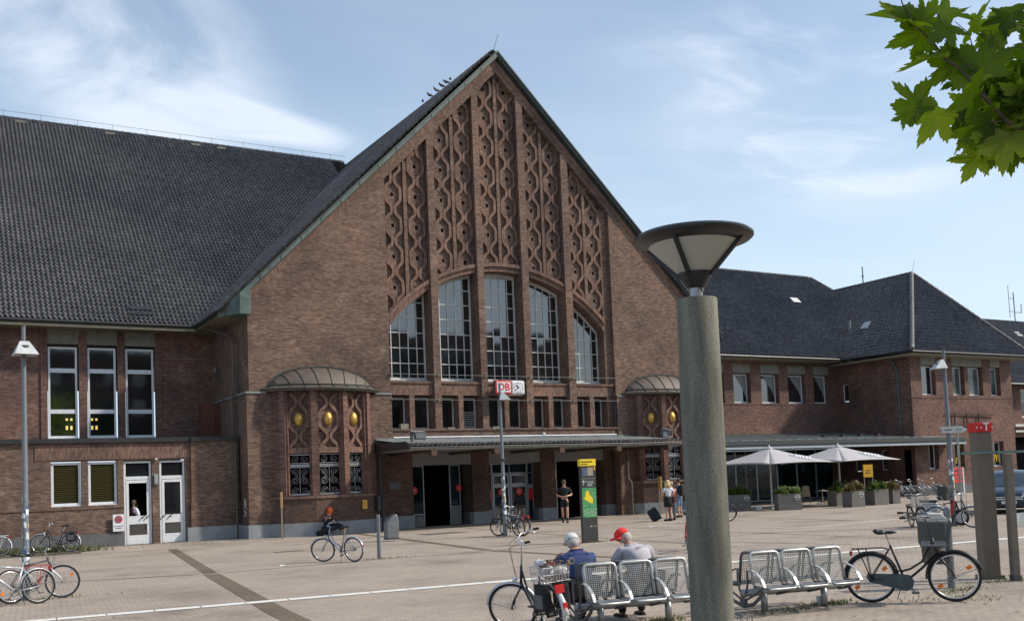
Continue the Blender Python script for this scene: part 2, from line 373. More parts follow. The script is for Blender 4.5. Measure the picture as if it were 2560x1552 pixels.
# square paving
def paving(name, c1, c2, mortar, bw, rh, rot=0.0, dirt=1.0):
    ma, nt, b = newmat(name)
    g = N(nt, 'ShaderNodeNewGeometry')
    mp = N(nt, 'ShaderNodeMapping'); mp.inputs['Rotation'].default_value = (0, 0, rot); L(nt, g.outputs['Position'], mp.inputs[0])
    br = N(nt, 'ShaderNodeTexBrick', offset=0.5)
    br.inputs['Color1'].default_value = C4(c1); br.inputs['Color2'].default_value = C4(c2); br.inputs['Mortar'].default_value = C4(mortar)
    br.inputs['Scale'].default_value = 1.0; br.inputs['Mortar Size'].default_value = 0.006; br.inputs['Mortar Smooth'].default_value = 0.4
    br.inputs['Brick Width'].default_value = bw; br.inputs['Row Height'].default_value = rh
    L(nt, mp.outputs[0], br.inputs['Vector'])
    n1 = N(nt, 'ShaderNodeTexNoise', i_Scale=0.35, i_Detail=9.0, i_Roughness=0.65); L(nt, g.outputs['Position'], n1.inputs['Vector'])
    r1 = ramp(nt, [(0.32, (0.66, 0.66, 0.66)), (0.48, (0.97, 0.97, 0.97)), (0.7, (1.16, 1.14, 1.12))]); L(nt, n1.outputs['Fac'], r1.inputs[0])
    mu = N(nt, 'ShaderNodeMixRGB', blend_type='MULTIPLY', i_Fac=dirt); L(nt, br.outputs['Color'], mu.inputs['Color1']); L(nt, r1.outputs[0], mu.inputs['Color2'])
    n2 = N(nt, 'ShaderNodeTexNoise', i_Scale=9.0, i_Detail=6.0, i_Roughness=0.8); L(nt, g.outputs['Position'], n2.inputs['Vector'])
    r2 = ramp(nt, [(0.3, (0.80, 0.80, 0.80)), (0.6, (1.06, 1.06, 1.06))]); L(nt, n2.outputs['Fac'], r2.inputs[0])
    mu2 = N(nt, 'ShaderNodeMixRGB', blend_type='MULTIPLY', i_Fac=0.9); L(nt, mu.outputs[0], mu2.inputs['Color1']); L(nt, r2.outputs[0], mu2.inputs['Color2'])
    # gum and oil spots
    vo = N(nt, 'ShaderNodeTexVoronoi', i_Scale=1.7, i_Randomness=1.0); L(nt, g.outputs['Position'], vo.inputs['Vector'])
    r3 = ramp(nt, [(0.035, (0.45, 0.44, 0.43)), (0.07, (1, 1, 1))]); L(nt, vo.outputs['Distance'], r3.inputs[0])
    mu3 = N(nt, 'ShaderNodeMixRGB', blend_type='MULTIPLY', i_Fac=0.7); L(nt, mu2.outputs[0], mu3.inputs['Color1']); L(nt, r3.outputs[0], mu3.inputs['Color2'])
    L(nt, mu3.outputs[0], b.inputs['Base Color'])
    b.inputs['Roughness'].default_value = 0.9; b.inputs['Specular IOR Level'].default_value = 0.2
    bp = N(nt, 'ShaderNodeBump', i_Strength=0.5, i_Distance=0.006, invert=True); L(nt, br.outputs['Fac'], bp.inputs['Height'])
    bp2 = N(nt, 'ShaderNodeBump', i_Strength=0.35, i_Distance=0.01); L(nt, n2.outputs['Fac'], bp2.inputs['Height']); L(nt, bp.outputs[0], bp2.inputs['Normal'])
    L(nt, bp2.outputs[0], b.inputs['Normal'])
    return ma
M['plaza'] = paving('plaza_paving', (0.385, 0.328, 0.272), (0.335, 0.285, 0.238), (0.18, 0.152, 0.122), 0.22, 0.11, 0.09)
M['bandpave'] = paving('dark_band_paving', (0.185, 0.150, 0.112), (0.160, 0.128, 0.096), (0.09, 0.072, 0.055), 0.1, 0.1)
M['jointpave'] = paving('joint_paving', (0.17, 0.145, 0.12), (0.14, 0.12, 0.1), (0.1, 0.09, 0.07), 0.1, 0.1)
M['asphalt'] = mat('pale_green_asphalt', (0.20, 0.215, 0.195), 0.9, 0, 0.18, 5.0, 0.3)
M['linewhite'] = mat('white_stone_strip', (0.70, 0.69, 0.64), 0.8, 0, 0.12, 6.0)
M['grate'] = mat('iron_cover', (0.16, 0.14, 0.12), 0.7, 0.2, 0.3, 10.0)

def leafmat(name, c1, c2, c3, trans=0.45):
    ma, nt, b = newmat(name)
    oi = N(nt, 'ShaderNodeNewGeometry')
    no = N(nt, 'ShaderNodeTexNoise', i_Scale=2.2, i_Detail=3.0); L(nt, oi.outputs['Position'], no.inputs['Vector'])
    mr = N(nt, 'ShaderNodeMath', operation='ADD'); L(nt, oi.outputs['Random Per Island'], mr.inputs[0]); L(nt, no.outputs['Fac'], mr.inputs[1])
    m2 = N(nt, 'ShaderNodeMath', operation='MULTIPLY', i_1=0.5); L(nt, mr.outputs[0], m2.inputs[0])
    r = ramp(nt, [(0.25, c1), (0.5, c2), (0.78, c3)]); L(nt, m2.outputs[0], r.inputs[0])
    L(nt, r.outputs[0], b.inputs['Base Color']); b.inputs['Roughness'].default_value = 0.55
    tr = N(nt, 'ShaderNodeBsdfTranslucent'); 
    hs = N(nt, 'ShaderNodeHueSaturation', i_Value=1.7, i_Saturation=1.15); L(nt, r.outputs[0], hs.inputs['Color']); L(nt, hs.outputs[0], tr.inputs['Color'])
    ms = N(nt, 'ShaderNodeMixShader', i_Fac=trans); L(nt, b.outputs[0], ms.inputs[1]); L(nt, tr.outputs[0], ms.inputs[2])
    L(nt, ms.outputs[0], nt.nodes['Material Output'].inputs['Surface'])
    return ma
M['leaf'] = leafmat('maple_leaf', (0.045, 0.085, 0.014), (0.15, 0.22, 0.026), (0.32, 0.40, 0.065), 0.66)
M['leafdark'] = leafmat('dark_leaf', (0.010, 0.018, 0.006), (0.022, 0.034, 0.010), (0.035, 0.05, 0.016), 0.1)  # leaf green kept dark so the crowns mirror dimly in the glass
M['conifer'] = leafmat('conifer_green', (0.030, 0.060, 0.010), (0.090, 0.150, 0.020), (0.20, 0.27, 0.045), 0.3)
M['conifer_brown'] = leafmat('conifer_tan', (0.10, 0.08, 0.028), (0.22, 0.17, 0.06), (0.34, 0.27, 0.11), 0.25)
M['grass'] = leafmat('weed_green', (0.06, 0.08, 0.03), (0.11, 0.13, 0.05), (0.20, 0.19, 0.10), 0.3)
# ------------------------------------------------------------------ mesh helpers
class MB:
    def __init__(s): s.v = []; s.f = []
    def add(s, vs, fs):
        o = len(s.v); s.v.extend([tuple(v) for v in vs]); s.f.extend([tuple(i+o for i in f) for f in fs]); return s
    def box(s, x0, x1, y0, y1, z0, z1):
        v = [(x, y, z) for z in (z0, z1) for y in (y0, y1) for x in (x0, x1)]
        return s.add(v, [(0,2,3,1), (4,5,7,6), (0,1,5,4), (2,6,7,3), (0,4,6,2), (1,3,7,5)])
    def obox(s, c, u, v, w_, a, b, d):
        """box centred at c with unit axes u v w and half sizes a b d"""
        c, u, v, w_ = Vector(c), Vector(u).normalized(), Vector(v).normalized(), Vector(w_).normalized()
        vs = [c+u*(i*a)+v*(j*b)+w_*(k*d) for k in (-1, 1) for j in (-1, 1) for i in (-1, 1)]
        return s.add(vs, [(0,2,3,1), (4,5,7,6), (0,1,5,4), (2,6,7,3), (0,4,6,2), (1,3,7,5)])
    def bar(s, p, q, a, b=None, upv=(0, 0, 1)):
        """rectangular bar p->q, full sizes a (sideways) and b (up)"""
        b = a if b is None else b
        p, q = Vector(p), Vector(q); d = (q-p)
        u = d.normalized(); upv = Vector(upv)
        if abs(u.dot(upv)) > 0.98: upv = Vector((1, 0, 0))
        sd = u.cross(upv).normalized(); w_ = sd.cross(u).normalized()
        return s.obox((p+q)/2, u, sd, w_, d.length/2, a/2, b/2)
    def quad(s, a, b, c, d): return s.add([a, b, c, d], [(0, 1, 2, 3)])
    def poly(s, pts): return s.add(pts, [tuple(range(len(pts)))])
    def prism(s, pts, d):
        """polygon pts extruded by vector d"""
        n = len(pts); d = Vector(d); P = [Vector(p) for p in pts]
        vs = P+[p+d for p in P]
        fs = [tuple(range(n))[::-1], tuple(range(n, 2*n))]+[(i, (i+1) % n, n+(i+1) % n, n+i) for i in range(n)]
        return s.add(vs, fs)
    def tube(s, pts, r, n=8, closed=False, caps=True):
        P = [Vector(p) for p in pts]; k = len(P)
        rs = r if isinstance(r, (list, tuple)) else [r]*k
        rings = []; prev = None
        for i, p in enumerate(P):
            if closed: t = (P[(i+1) % k]-P[i-1])
            else: t = P[min(i+1, k-1)]-P[max(i-1, 0)]
            if t.length < 1e-9: t = Vector((0, 0, 1))
            t.normalize()
            if prev is None:
                a = Vector((0, 0, 1)) if abs(t.z) < 0.9 else Vector((1, 0, 0))
                nrm = t.cross(a).normalized()
            else:
                nrm = (prev-t*prev.dot(t))
                nrm = nrm.normalized() if nrm.length > 1e-6 else t.orthogonal().normalized()
            prev = nrm; bn = t.cross(nrm)
            rings.append([p+(nrm*math.cos(2*math.pi*j/n)+bn*math.sin(2*math.pi*j/n))*rs[i] for j in range(n)])
        vs = [v for rg in rings for v in rg]; fs = []
        for i in range(k if closed else k-1):
            a = i*n; b = ((i+1) % k)*n
            for j in range(n): fs.append((a+j, a+(j+1) % n, b+(j+1) % n, b+j))
        if caps and not closed:
            fs.append(tuple(range(n))[::-1]); fs.append(tuple(range((k-1)*n, k*n)))
        return s.add(vs, fs)
    def cyl(s, p, q, r0, r1=None, n=12): return s.tube([p, q], [r0, r0 if r1 is None else r1], n)
    def lathe(s, prof, c=(0, 0, 0), n=24, axis='z'):
        vs = []; fs = []; c = Vector(c)
        for (r, z) in prof:
            for j in range(n):
                a = 2*math.pi*j/n
                x, y = r*math.cos(a), r*math.sin(a)
                p = {'z': (x, y, z), 'y': (x, z, y), 'x': (z, x, y)}[axis]
                vs.append(c+Vector(p))
        for i in range(len(prof)-1):
            for j in range(n):
                fs.append((i*n+j, i*n+(j+1) % n, (i+1)*n+(j+1) % n, (i+1)*n+j))
        fs.append(tuple(range(n))[::-1]); fs.append(tuple(range((len(prof)-1)*n, len(prof)*n)))
        return s.add(vs, fs)
    def torus(s, c, R_, r, axis='y', n=28, m=8, a0=0.0, a1=2*math.pi):
        full = abs(a1-a0-2*math.pi) < 1e-6
        pts = []
        k = n if full else n+1
        for i in range(k):
            a = a0+(a1-a0)*i/n
            p = {'y': (math.cos(a), 0, math.sin(a)), 'z': (math.cos(a), math.sin(a), 0), 'x': (0, math.cos(a), math.sin(a))}[axis]
            pts.append(Vector(c)+Vector(p)*R_)
        return s.tube(pts, r, m, closed=full)
    def ball(s, c, rx, ry=None, rz=None, n=14, m=9):
        ry = rx if ry is None else ry; rz = rx if rz is None else rz
        vs = []; fs = []
        for i in range(1, m):
            t = math.pi*i/m
            for j in range(n):
                a = 2*math.pi*j/n
                vs.append((c[0]+rx*math.sin(t)*math.cos(a), c[1]+ry*math.sin(t)*math.sin(a), c[2]+rz*math.cos(t)))
        top = len(vs); vs.append((c[0], c[1], c[2]+rz)); vs.append((c[0], c[1], c[2]-rz))
        for i in range(m-2):
            for j in range(n): fs.append((i*n+j, (i+1)*n+j, (i+1)*n+(j+1) % n, i*n+(j+1) % n))
        for j in range(n):
            fs.append((top, j, (j+1) % n)); fs.append((top+1, (m-2)*n+(j+1) % n, (m-2)*n+j))
        return s.add(vs, fs)
    def xform(s, mtx): s.v = [tuple(mtx @ Vector(v)) for v in s.v]; return s
    def build(s, name, ma, parent=None, smooth=False, bevel=0.0, label=None):
        me = bpy.data.meshes.new(name); me.from_pydata(s.v, [], s.f); me.update()
        if smooth:
            me.polygons.foreach_set('use_smooth', [True]*len(me.polygons))
        me.materials.append(M[ma] if isinstance(ma, str) else ma)
        o = bpy.data.objects.new(name, me); COL.objects.link(o)
        if parent is not None: o.parent = parent
        if bevel:
            md = o.modifiers.new('bevel', 'BEVEL'); md.width = bevel; md.segments = 2; md.limit_method = 'ANGLE'
        if label: o['label'] = label
        return o
def fixnormals(o):
    bm = bmesh.new(); bm.from_mesh(o.data); bmesh.ops.recalc_face_normals(bm, faces=bm.faces); bm.to_mesh(o.data); bm.free()
    return o
def thing(name, label, cat, loc=(0, 0, 0), rz=0.0, group=None, scale=1.0):
    o = bpy.data.objects.new(name, None); COL.objects.link(o)
    o.location = loc; o.rotation_euler = (0, 0, rz); o.scale = (scale,)*3
    o.empty_display_size = 0.2
    o['label'] = label; o['category'] = cat
    if group: o['group'] = group
    return o
def tag(o, label, cat, group=None):
    o['label'] = label; o['category'] = cat
    if group: o['group'] = group
    return o
def struct(o): o['kind'] = 'structure'; return o
def copy_tree(o, parent=None):
    kids = [c for c in COL.objects if c.parent == o]
    c = o.copy(); COL.objects.link(c); c.parent = parent
    for k in kids: copy_tree(k, c)
    return c
def smooth_by_angle(o, deg=40):
    me = o.data
    me.polygons.foreach_set('use_smooth', [True]*len(me.polygons))
    try: me.set_sharp_from_angle(angle=R(deg))
    except Exception: pass
    return o
def text(body, size, ma, parent, loc, rot, name='lettering', extrude=0.004, align='CENTER', xs=1.0, bold=0.0, label=None):
    cu = bpy.data.curves.new(name, 'FONT'); cu.body = body; cu.size = size; cu.extrude = extrude; cu.align_x = align; cu.align_y = 'CENTER'; cu.offset = bold
    tmp = bpy.data.objects.new('tmp', cu); COL.objects.link(tmp)
    dg = bpy.context.evaluated_depsgraph_get()
    me = bpy.data.meshes.new_from_object(tmp.evaluated_get(dg))
    bpy.data.objects.remove(tmp)
    me.materials.clear(); me.materials.append(M[ma]); me.name = name
    o = bpy.data.objects.new(name, me); COL.objects.link(o)
    o.location = loc; o.rotation_euler = rot; o.scale = (xs, 1, 1)
    if parent is not None: o.parent = parent
    if label: o['label'] = label
    return o
def walls(mb, x0, x1, z0, z1, y, holes, depth=0.0, axis='y', ztop=None, sx=1):
    """wall face in a vertical plane with rectangular holes and their reveals.
    axis 'y': face at y looking to -y.  axis 'x': face at x=y looking to -x (x0..x1 then run along Y)."""
    def P(a, b, c):
        return (a, c, b) if axis == 'y' else (c, a, b)
    xs = sorted(set([x0, x1]+[h[i] for h in holes for i in (0, 1)]))
    zs = sorted(set([z0, z1]+[h[i] for h in holes for i in (2, 3)]))
    for i in range(len(xs)-1):
        for j in range(len(zs)-1):
            cx, cz = (xs[i]+xs[i+1])/2, (zs[j]+zs[j+1])/2
            if cx < x0 or cx > x1 or cz < z0 or cz > z1: continue
            if any(h[0] < cx < h[1] and h[2] < cz < h[3] for h in holes): continue
            mb.quad(P(xs[i], zs[j], y), P(xs[i+1], zs[j], y), P(xs[i+1], zs[j+1], y), P(xs[i], zs[j+1], y))
    if depth:
        for (a, b, c, d) in holes:
            yy = y+depth
            mb.quad(P(a, c, y), P(a, d, y), P(a, d, yy), P(a, c, yy))
            mb.quad(P(b, c, y), P(b, c, yy), P(b, d, yy), P(b, d, y))
            mb.quad(P(a, d, y), P(b, d, y), P(b, d, yy), P(a, d, yy))
            mb.quad(P(a, c, y), P(a, c, yy), P(b, c, yy), P(b, c, y))
    return mb
def window(parent, x0, x1, z0, z1, y, fw_=0.07, vs=(), hs=(), frame='white', pane='glass', name='window', axis='y', bars=0.04, label=None, sill=0.0):
    """framed window, face towards -y (or -x); vs / hs are mullion and transom positions"""
    f = MB()
    def B(a, b, c, d, p, q):
        if axis == 'y': f.box(a, b, p, q, c, d)
        else: f.box(p, q, a, b, c, d)
    B(x0, x0+fw_, z0, z1, y, y+0.07); B(x1-fw_, x1, z0, z1, y, y+0.07)
    B(x0+fw_, x1-fw_, z1-fw_, z1, y, y+0.07); B(x0+fw_, x1-fw_, z0, z0+fw_, y, y+0.07)
    for h in hs: B(x0+fw_, x1-fw_, h[0], h[1], y+0.003, y+0.066) if isinstance(h, tuple) else B(x0+fw_, x1-fw_, h-bars/2, h+bars/2, y+0.012, y+0.06)
    for v_ in vs: B(v_-bars/2, v_+bars/2, z0+fw_, z1-fw_, y+0.009, y+0.063)
    if sill: B(x0-0.03, x1+0.03, z0-0.06, z0-0.002, y-sill, y+0.07)
    o = f.build(name, frame, parent, label=label)
    g = MB()
    if axis == 'y': g.box(x0+0.02, x1-0.02, y+0.03, y+0.045, z0+0.02, z1-0.02)
    else: g.box(y+0.03, y+0.045, x0+0.02, x1-0.02, z0+0.02, z1-0.02)
    g.build('pane', pane, o)
    return o
def tiles(name, parent, org, u, v, ul, vl, keep=None, pu=0.215, pv=0.34, h=0.105, ma='tile', ns=6):
    """pantiled slope: ribs run up v, courses step along v"""
    org, u, v = Vector(org), Vector(u).normalized(), Vector(v).normalized()
    n = u.cross(v).normalized()
    nu = int(round(ul/pu)); nv = int(round(vl/pv))
    rr = random.Random(hash(name) % 1000 if False else len(name)+int(ul*10))
    prof = []
    for k in range(ns):
        t = k/ns
        prof.append(h*(0.5+0.5*math.cos(2*math.pi*t))**1.6)
    cols = nu*ns+1
    vs = []; fs = []
    us = [i*pu/ns for i in range(cols)]
    for j in range(nv):
        jit = rr.uniform(-0.004, 0.004)
        for e, (dv, dn) in enumerate(((0.0, 0.060), (pv, 0.004))):
            for i in range(cols):
                p = org+u*us[i]+v*(j*pv+dv+(jit if e == 0 else 0))+n*(prof[i % ns]+dn)
                vs.append(p)
    # per-tile height jitter
    for j in range(nv):
        for t in range(nu):
            a = rr.gauss(0, 0.004)
            for k in range(ns):
                idx = (2*j)*cols+t*ns+k
                vs[idx] = vs[idx]+n*a
    for j in range(nv):
        b0 = 2*j*cols; b1 = b0+cols
        for i in range(cols-1):
            if keep and not keep(us[i], (j+0.5)*pv): continue
            fs.append((b0+i, b0+i+1, b1+i+1, b1+i))
            if j > 0: pass
            # nose of the tile
        for i in range(cols-1):
            if keep and not keep(us[i], (j+0.5)*pv): continue
            if j > 0:
                c1 = b0-cols
                fs.append((c1+i, c1+i+1, b0+i+1, b0+i))
    mb = MB(); mb.v = [tuple(p) for p in vs]; mb.f = fs
    return smooth_by_angle(mb.build(name, ma, parent), 50)
# ------------------------------------------------------------------ ground
YG, YW = 43.26, 44.10
g = MB(); g.quad((-600, -300, 0), (900, -300, 0), (900, 900, 0), (-600, 900, 0))
struct(g.build('plaza_ground', 'plaza'))
g = MB(); g.poly([(25.6, -20, .004), (90, -20, .004), (90, 36, .004), (60, 30, .004), (44, 24.6, .004), (35.2, 22.9, .004), (29.5, 19.3, .004)])
struct(g.build('road', 'asphalt'))
g = MB(); g.prism([(44, 24.6, 0), (35.2, 22.9, 0), (29.5, 19.3, 0), (29.35, 19.45, 0), (35.1, 23.08, 0), (43.95, 24.78, 0)], (0, 0, .10))
struct(g.build('road_kerb', 'plinth'))
def strip(mb, pts, wd, z):
    for a, b in zip(pts[:-1], pts[1:]):
        a = Vector((a[0], a[1], z)); b = Vector((b[0], b[1], z)); d = (b-a).normalized(); s = Vector((-d.y, d.x, 0))*wd/2
        mb.quad(a-s, b-s, b+s, a+s)
g = MB()
strip(g, [(8.0, 39.3), (7.91, 38.6), (6.33, 26.4)], .34, .006); strip(g, [(6.28, 26.1), (5.2, 17.0), (4.4, 8)], .40, .006)
strip(g, [(16.35, 42.0), (15.86, 36.6), (14.7, 26.8)], .34, .006); strip(g, [(14.66, 26.5), (15.1, 22.6), (15.6, 18.7)], .30, .006)
struct(g.build('paving_band', 'bandpave'))
g = MB()
for pts, wd in (([(2.0, 40.2), (4.3, 40.1), (7.7, 39.25)], .08), ([(-3, 27.9), (2.5, 27.58), (5.9, 26.4)], .07), ([(6.6, 26.2), (10.9, 26.62), (14.3, 26.3)], .07), ([(14.8, 26.3), (18.4, 26.6), (22, 27)], .06),
                ([(21.4, 42.4), (20.31, 34.25), (20.07, 29.62), (19.74, 27.2), (19.4, 21)], .10), ([(31.9, 35.4), (30.9, 26.5)], .09), ([(20.44, 23.2), (21.49, 18.81)], .06), ([(12.2, 41.5), (18, 41.9), (33, 42.1)], .07), ([(24.6, 41), (24.2, 30), (23.8, 19)], .05)):
    strip(g, pts, wd, .005)
struct(g.build('paving_joint', 'jointpave'))
g = MB()
A0, B0 = Vector((-6.0, 20.05, .009)), Vector((33.5, 15.70, .009))
dv = (B0-A0).normalized(); sv = Vector((-dv.y, dv.x, 0))*.16; nb = int((B0-A0).length/.8)
for k in range(nb):
    a = A0+dv*(k*.8+.012); b = A0+dv*((k+1)*.8-.012); g.quad(a-sv, b-sv, b+sv, a+sv)
struct(g.build('white_line', 'linewhite'))
g = MB(); strip(g, [(27.6, 35.0), (26.75, 28.5), (26.47, 26.98), (26.51, 25.6)], .06, .007); strip(g, [(26.51, 25.6), (27.2, 25.45), (30.02, 25.75), (36, 26.5)], .14, .008)
struct(g.build('pale_line', 'linewhite'))
g = MB(); g.box(-5, 5.0, 40.6, 42.3, 0, .06); struct(g.build('gravel_strip', 'jointpave'))
for (x, y, a, b_, rz, lab) in ((10.45, 32.9, .45, .2, 0.05, 'oblong dark iron ground cover near the yellow post box'), (18.4, 37.4, .9, .55, 0.1, 'square iron cover in the paving before the left entrance')):
    g = MB(); g.box(-a, a, -b_, b_, 0, .012); g.box(-a+.04, a-.04, -b_+.04, b_-.04, .012, .016)
    o = g.build('ground_cover', 'grate'); o.location = (x, y, 0); o.rotation_euler.z = rz; tag(o, lab, 'ground cover')

# ------------------------------------------------------------------ station building
ST = thing('station_building', 'brown brick railway station with steep patterned gable, dark tiled roofs and two wings', 'building', (0, 0, 0))
def rake(x): return 23.50-.985*abs(x-25.2)
PT = .66                                             # depth of the brick border under the rake
def ptop(x): return rake(x)-PT
XL, XR, RL, RR = 12.17, 38.27, 18.85, 31.87
# gable face
mb = MB()
def wp(pts, y): mb.poly([(p[0], y, p[1]) for p in pts])
wp([(XL, 6.3), (RL, 6.3), (RL, rake(RL)), (XL, rake(XL))], YG)
wp([(RR, 6.3), (XR, 6.3), (XR, rake(XR)), (RR, rake(RR))], YG)
mb.prism([(RL, YG, ptop(RL)), (RL, YG, rake(RL)), (25.2, YG, rake(25.2)), (25.2, YG, ptop(25.2))], (0, .45, 0))
mb.prism([(25.2, YG, ptop(25.2)), (25.2, YG, rake(25.2)), (RR, YG, rake(RR)), (RR, YG, ptop(RR))], (0, .45, 0))
# slightly thicker foot of the wall
yb = YG-.07
mb.box(12.03, 17.95, yb, YG+.4, 0, 6.3); mb.box(17.95, RL-.002, yb, YG+.4, 3.9, 6.3)
mb.box(RR+.002, 38.40, yb, YG+.4, 0, 6.3)
# sides of the recess and gable flanks
mb.quad((RL, YG, 4.27), (RL, YG+1, 4.27), (RL, YG+1, ptop(RL)), (RL, YG, ptop(RL)))
mb.quad((RR, YG+1, 4.27), (RR, YG, 4.27), (RR, YG, ptop(RR)), (RR, YG+1, ptop(RR)))
walls(mb, YG, 49.5, 6.3, 9.85, XL, [], axis='x'); walls(mb, YG-.066, 49.5, 0, 6.3, 12.034, [], axis='x')
mb.quad((XR, YG, 6.3), (XR, 49.4, 6.3), (XR, 49.4, 10.5), (XR, YG, 10.5)); mb.quad((38.395, YG, 0), (38.395, 49.4, 0), (38.395, 49.4, 6.3), (38.395, YG, 6.3))
# step in the right jamb
mb.box(31.42, RR, YG+.22, YG+.9, 4.66, ptop(31.65)); 
mb.box(RL, RR, YG, YG+.5, 3.7, 4.58)
gw = mb.build('gable_wall', 'brick', ST)
# string course
mb = MB()
for a, b in ((12.0, 12.9), (18.0, RL), (RR, 32.4), (37.6, 38.45)):
    mb = MB(); mb.box(a, b, yb-.05, YG, 6.28, 6.37)
    if a == 12.0: mb.box(11.99, 12.0, yb-.05, 49.5, 6.28, 6.37)
    mb.build('string_course', 'lead', ST)
# soldier border under the rake
mb = MB()
for s in (-1, 1):
    xe = 12.3 if s < 0 else 38.1
    mb.prism([(25.2, YG-.03, rake(25.2)-.34), (25.2, YG-.03, rake(25.2)), (xe, YG-.03, rake(xe)), (xe, YG-.03, rake(xe)-.34)], (0, .03, 0))
mb.build('verge_brickwork', 'soldier', ST)
# pilasters
pil = [(21.13, 21.50), (23.72, 24.08), (26.30, 26.70), (28.92, 29.35)]
for a, b in pil:
    mb = MB(); 
    mb.prism([(a, YG-.01, 4.6), (b, YG-.01, 4.6), (b, YG-.01, ptop(b)+.02), (a, YG-.01, ptop(a)+.02)], (0, .9, 0))
    mb.build('pilaster', 'brick', ST)
# arches, lattice fields
ACX, ACZ = 25.28, 4.5
RI, RO = 8.10, 8.52
def arc(x, r): return ACZ+math.sqrt(max(0, r*r-(x-ACX)**2))
bays = [(RL, 21.13), (21.50, 23.72), (24.08, 26.30), (26.70, 28.92), (29.35, 31.42)]
BG = YG+.36
PER, Z0 = 1.505, 14.46
def wid(z):
    s = ((z-Z0)/PER+.5) % 1-.5
    a = abs(s)
    if a < .16: t = 1
    elif a > .44: t = 0
    else:
        q = (a-.16)/.28; t = .5+.5*math.cos(math.pi*q)
    return .085+(.385-.085)*t
for bi, (a, b) in enumerate(bays):
    mb = MB()
    n = 12
    xs = [a+(b-a)*k/n for k in range(n+1)]
    lo = [arc(x, RO)-.05 for x in xs]; hi = [ptop(x)+.05 for x in xs]
    for k in range(n):
        mb.quad((xs[k], BG, lo[k]), (xs[k+1], BG, lo[k+1]), (xs[k+1], BG, hi[k+1]), (xs[k], BG, hi[k]))
    c0 = (a+b)/2
    zt = min(ptop(c0-.1), ptop(c0+.1)) if abs(c0-25.2) > .3 else ptop(c0)-.05
    mb.box(c0-.09, c0+.09, BG-.18, BG+.02, arc(c0, RO)-.1, zt+.02)
    ob = mb.build('brick_lattice', 'brick', ST)
    rb = MB(); sq = MB(); inn = MB()
    for sgn in (-1, 1):
        c = c0+sgn*(b-a+.18)/4
        zlo = min(arc(c-.45, RO), arc(c+.45, RO))-.2; zhi = max(ptop(c-.45), ptop(c+.45))+.3
        k0 = int((zlo-Z0)/PER)-2; k1 = int((zhi-Z0)/PER)+2
        for k in range(k0, k1+1):
            zc = Z0+k*PER
            if arc(c, RO)+.12 < zc < ptop(c)-.25:
                # flat dark square, painting in the shade of a put-log hole
                sq.box(c-.07, c+.07, BG-.040, BG-.036, zc-.085, zc+.085)
            # raised core of the hexagon
            pts = []
            for q in range(-9, 10):
                z = zc+q*PER*.42/9
                pts.append((wid(z)-.03, z))
            pts = [(w_, z) for w_, z in pts if arc(c, RO)-.05 < z < ptop(c)-max(0, w_)]
            if len(pts) > 2:
                poly = [(c+w_, BG-.035, z) for w_, z in pts]+[(c-w_, BG-.035, z) for w_, z in reversed(pts)]
                inn.prism(poly, (0, .04, 0))
        for side in (-1, 1):
            z = zlo; dz = .06; prev = None
            while z < zhi:
                x = c+side*wid(z)
                tz = (wid(z+.02)-wid(z-.02))/.04
                ln = math.hypot(1, tz); hx, hz = .076/ln, .076*tz/ln*-1
                xo, xi = x+side*hx, x-side*hx
                zo, zi = z+hz, z-hz
                ok = arc(x, RO)-.12 < z < ptop(x)+.0
                cur = [(xi, zi), (xo, zo)]
                if prev is not None and ok and prev[1]:
                    (p0, p1) = prev[0]
                    F0, F1 = BG-.15, BG+.005
                    q = [(p0[0], F0, p0[1]), (p1[0], F0, p1[1]), (cur[1][0], F0, cur[1][1]), (cur[0][0], F0, cur[0][1])]
                    r_ = [(p0[0], F1, p0[1]), (p1[0], F1, p1[1]), (cur[1][0], F1, cur[1][1]), (cur[0][0], F1, cur[0][1])]
                    rb.add(q+r_, [(0, 1, 2, 3), (0, 4, 5, 1), (1, 5, 6, 2), (3, 2, 6, 7), (0, 3, 7, 4)])
                prev = (cur, ok); z += dz
    r_o = rb.build('wavy_rib', 'soldier', ob); i_o = inn.build('raised_field', 'brick', ob); s_o = sq.build('pocket_shade', 'void', ob)
    fixnormals(i_o)
    # arch bands over the window: two rings of soldier bricks
    mb = MB()
    for (r0, r1, y) in ((RI, RI+.24, YG+.16), (RI+.24, RO, YG+.06)):
        m_ = 10
        for k in range(m_):
            xa, xb = a+(b-a)*k/m_, a+(b-a)*(k+1)/m_
            mb.prism([(xa, y, arc(xa, r0)), (xb, y, arc(xb, r0)), (xb, y, arc(xb, r1)), (xa, y, arc(xa, r1))], (0, YW+.3-y, 0))
    mb.build('arch_band', 'soldier', ST)
    # the glazed field under it
    f = MB(); gl = MB()
    x0, x1 = a+.01, b-.01
    zb = 7.08
    zt = lambda x: arc(x, RI)+.03
    f.box(x0, x0+.09, YW, YW+.09, zb, zt(x0)+.1); f.box(x1-.09, x1, YW, YW+.09, zb, zt(x1)+.1 if bi != 4 else zt(x1)+.2)
    f.box(x0+.09, x1-.09, YW, YW+.1, zb, zb+.12)
    f.box(x0, x1, YW-.16, YW-.002, zb-.04, zb+.02)
    ncol = 5; cw = (x1-x0)/ncol
    for k in range(1, ncol): 
        x = x0+cw*k; f.box(x-.024, x+.024, YW+.012, YW+.07, zb+.12, zt(x)+.05)
    z = zb+.12+.70
    while z < 13:
        inside = [x for x in [x0+(x1-x0)*q/60 for q in range(61)] if zt(x) > z]
        if inside: f.box(inside[0], inside[-1], YW+.016, YW+.066, z-.024, z+.024)
        z += .745
    m_ = 14
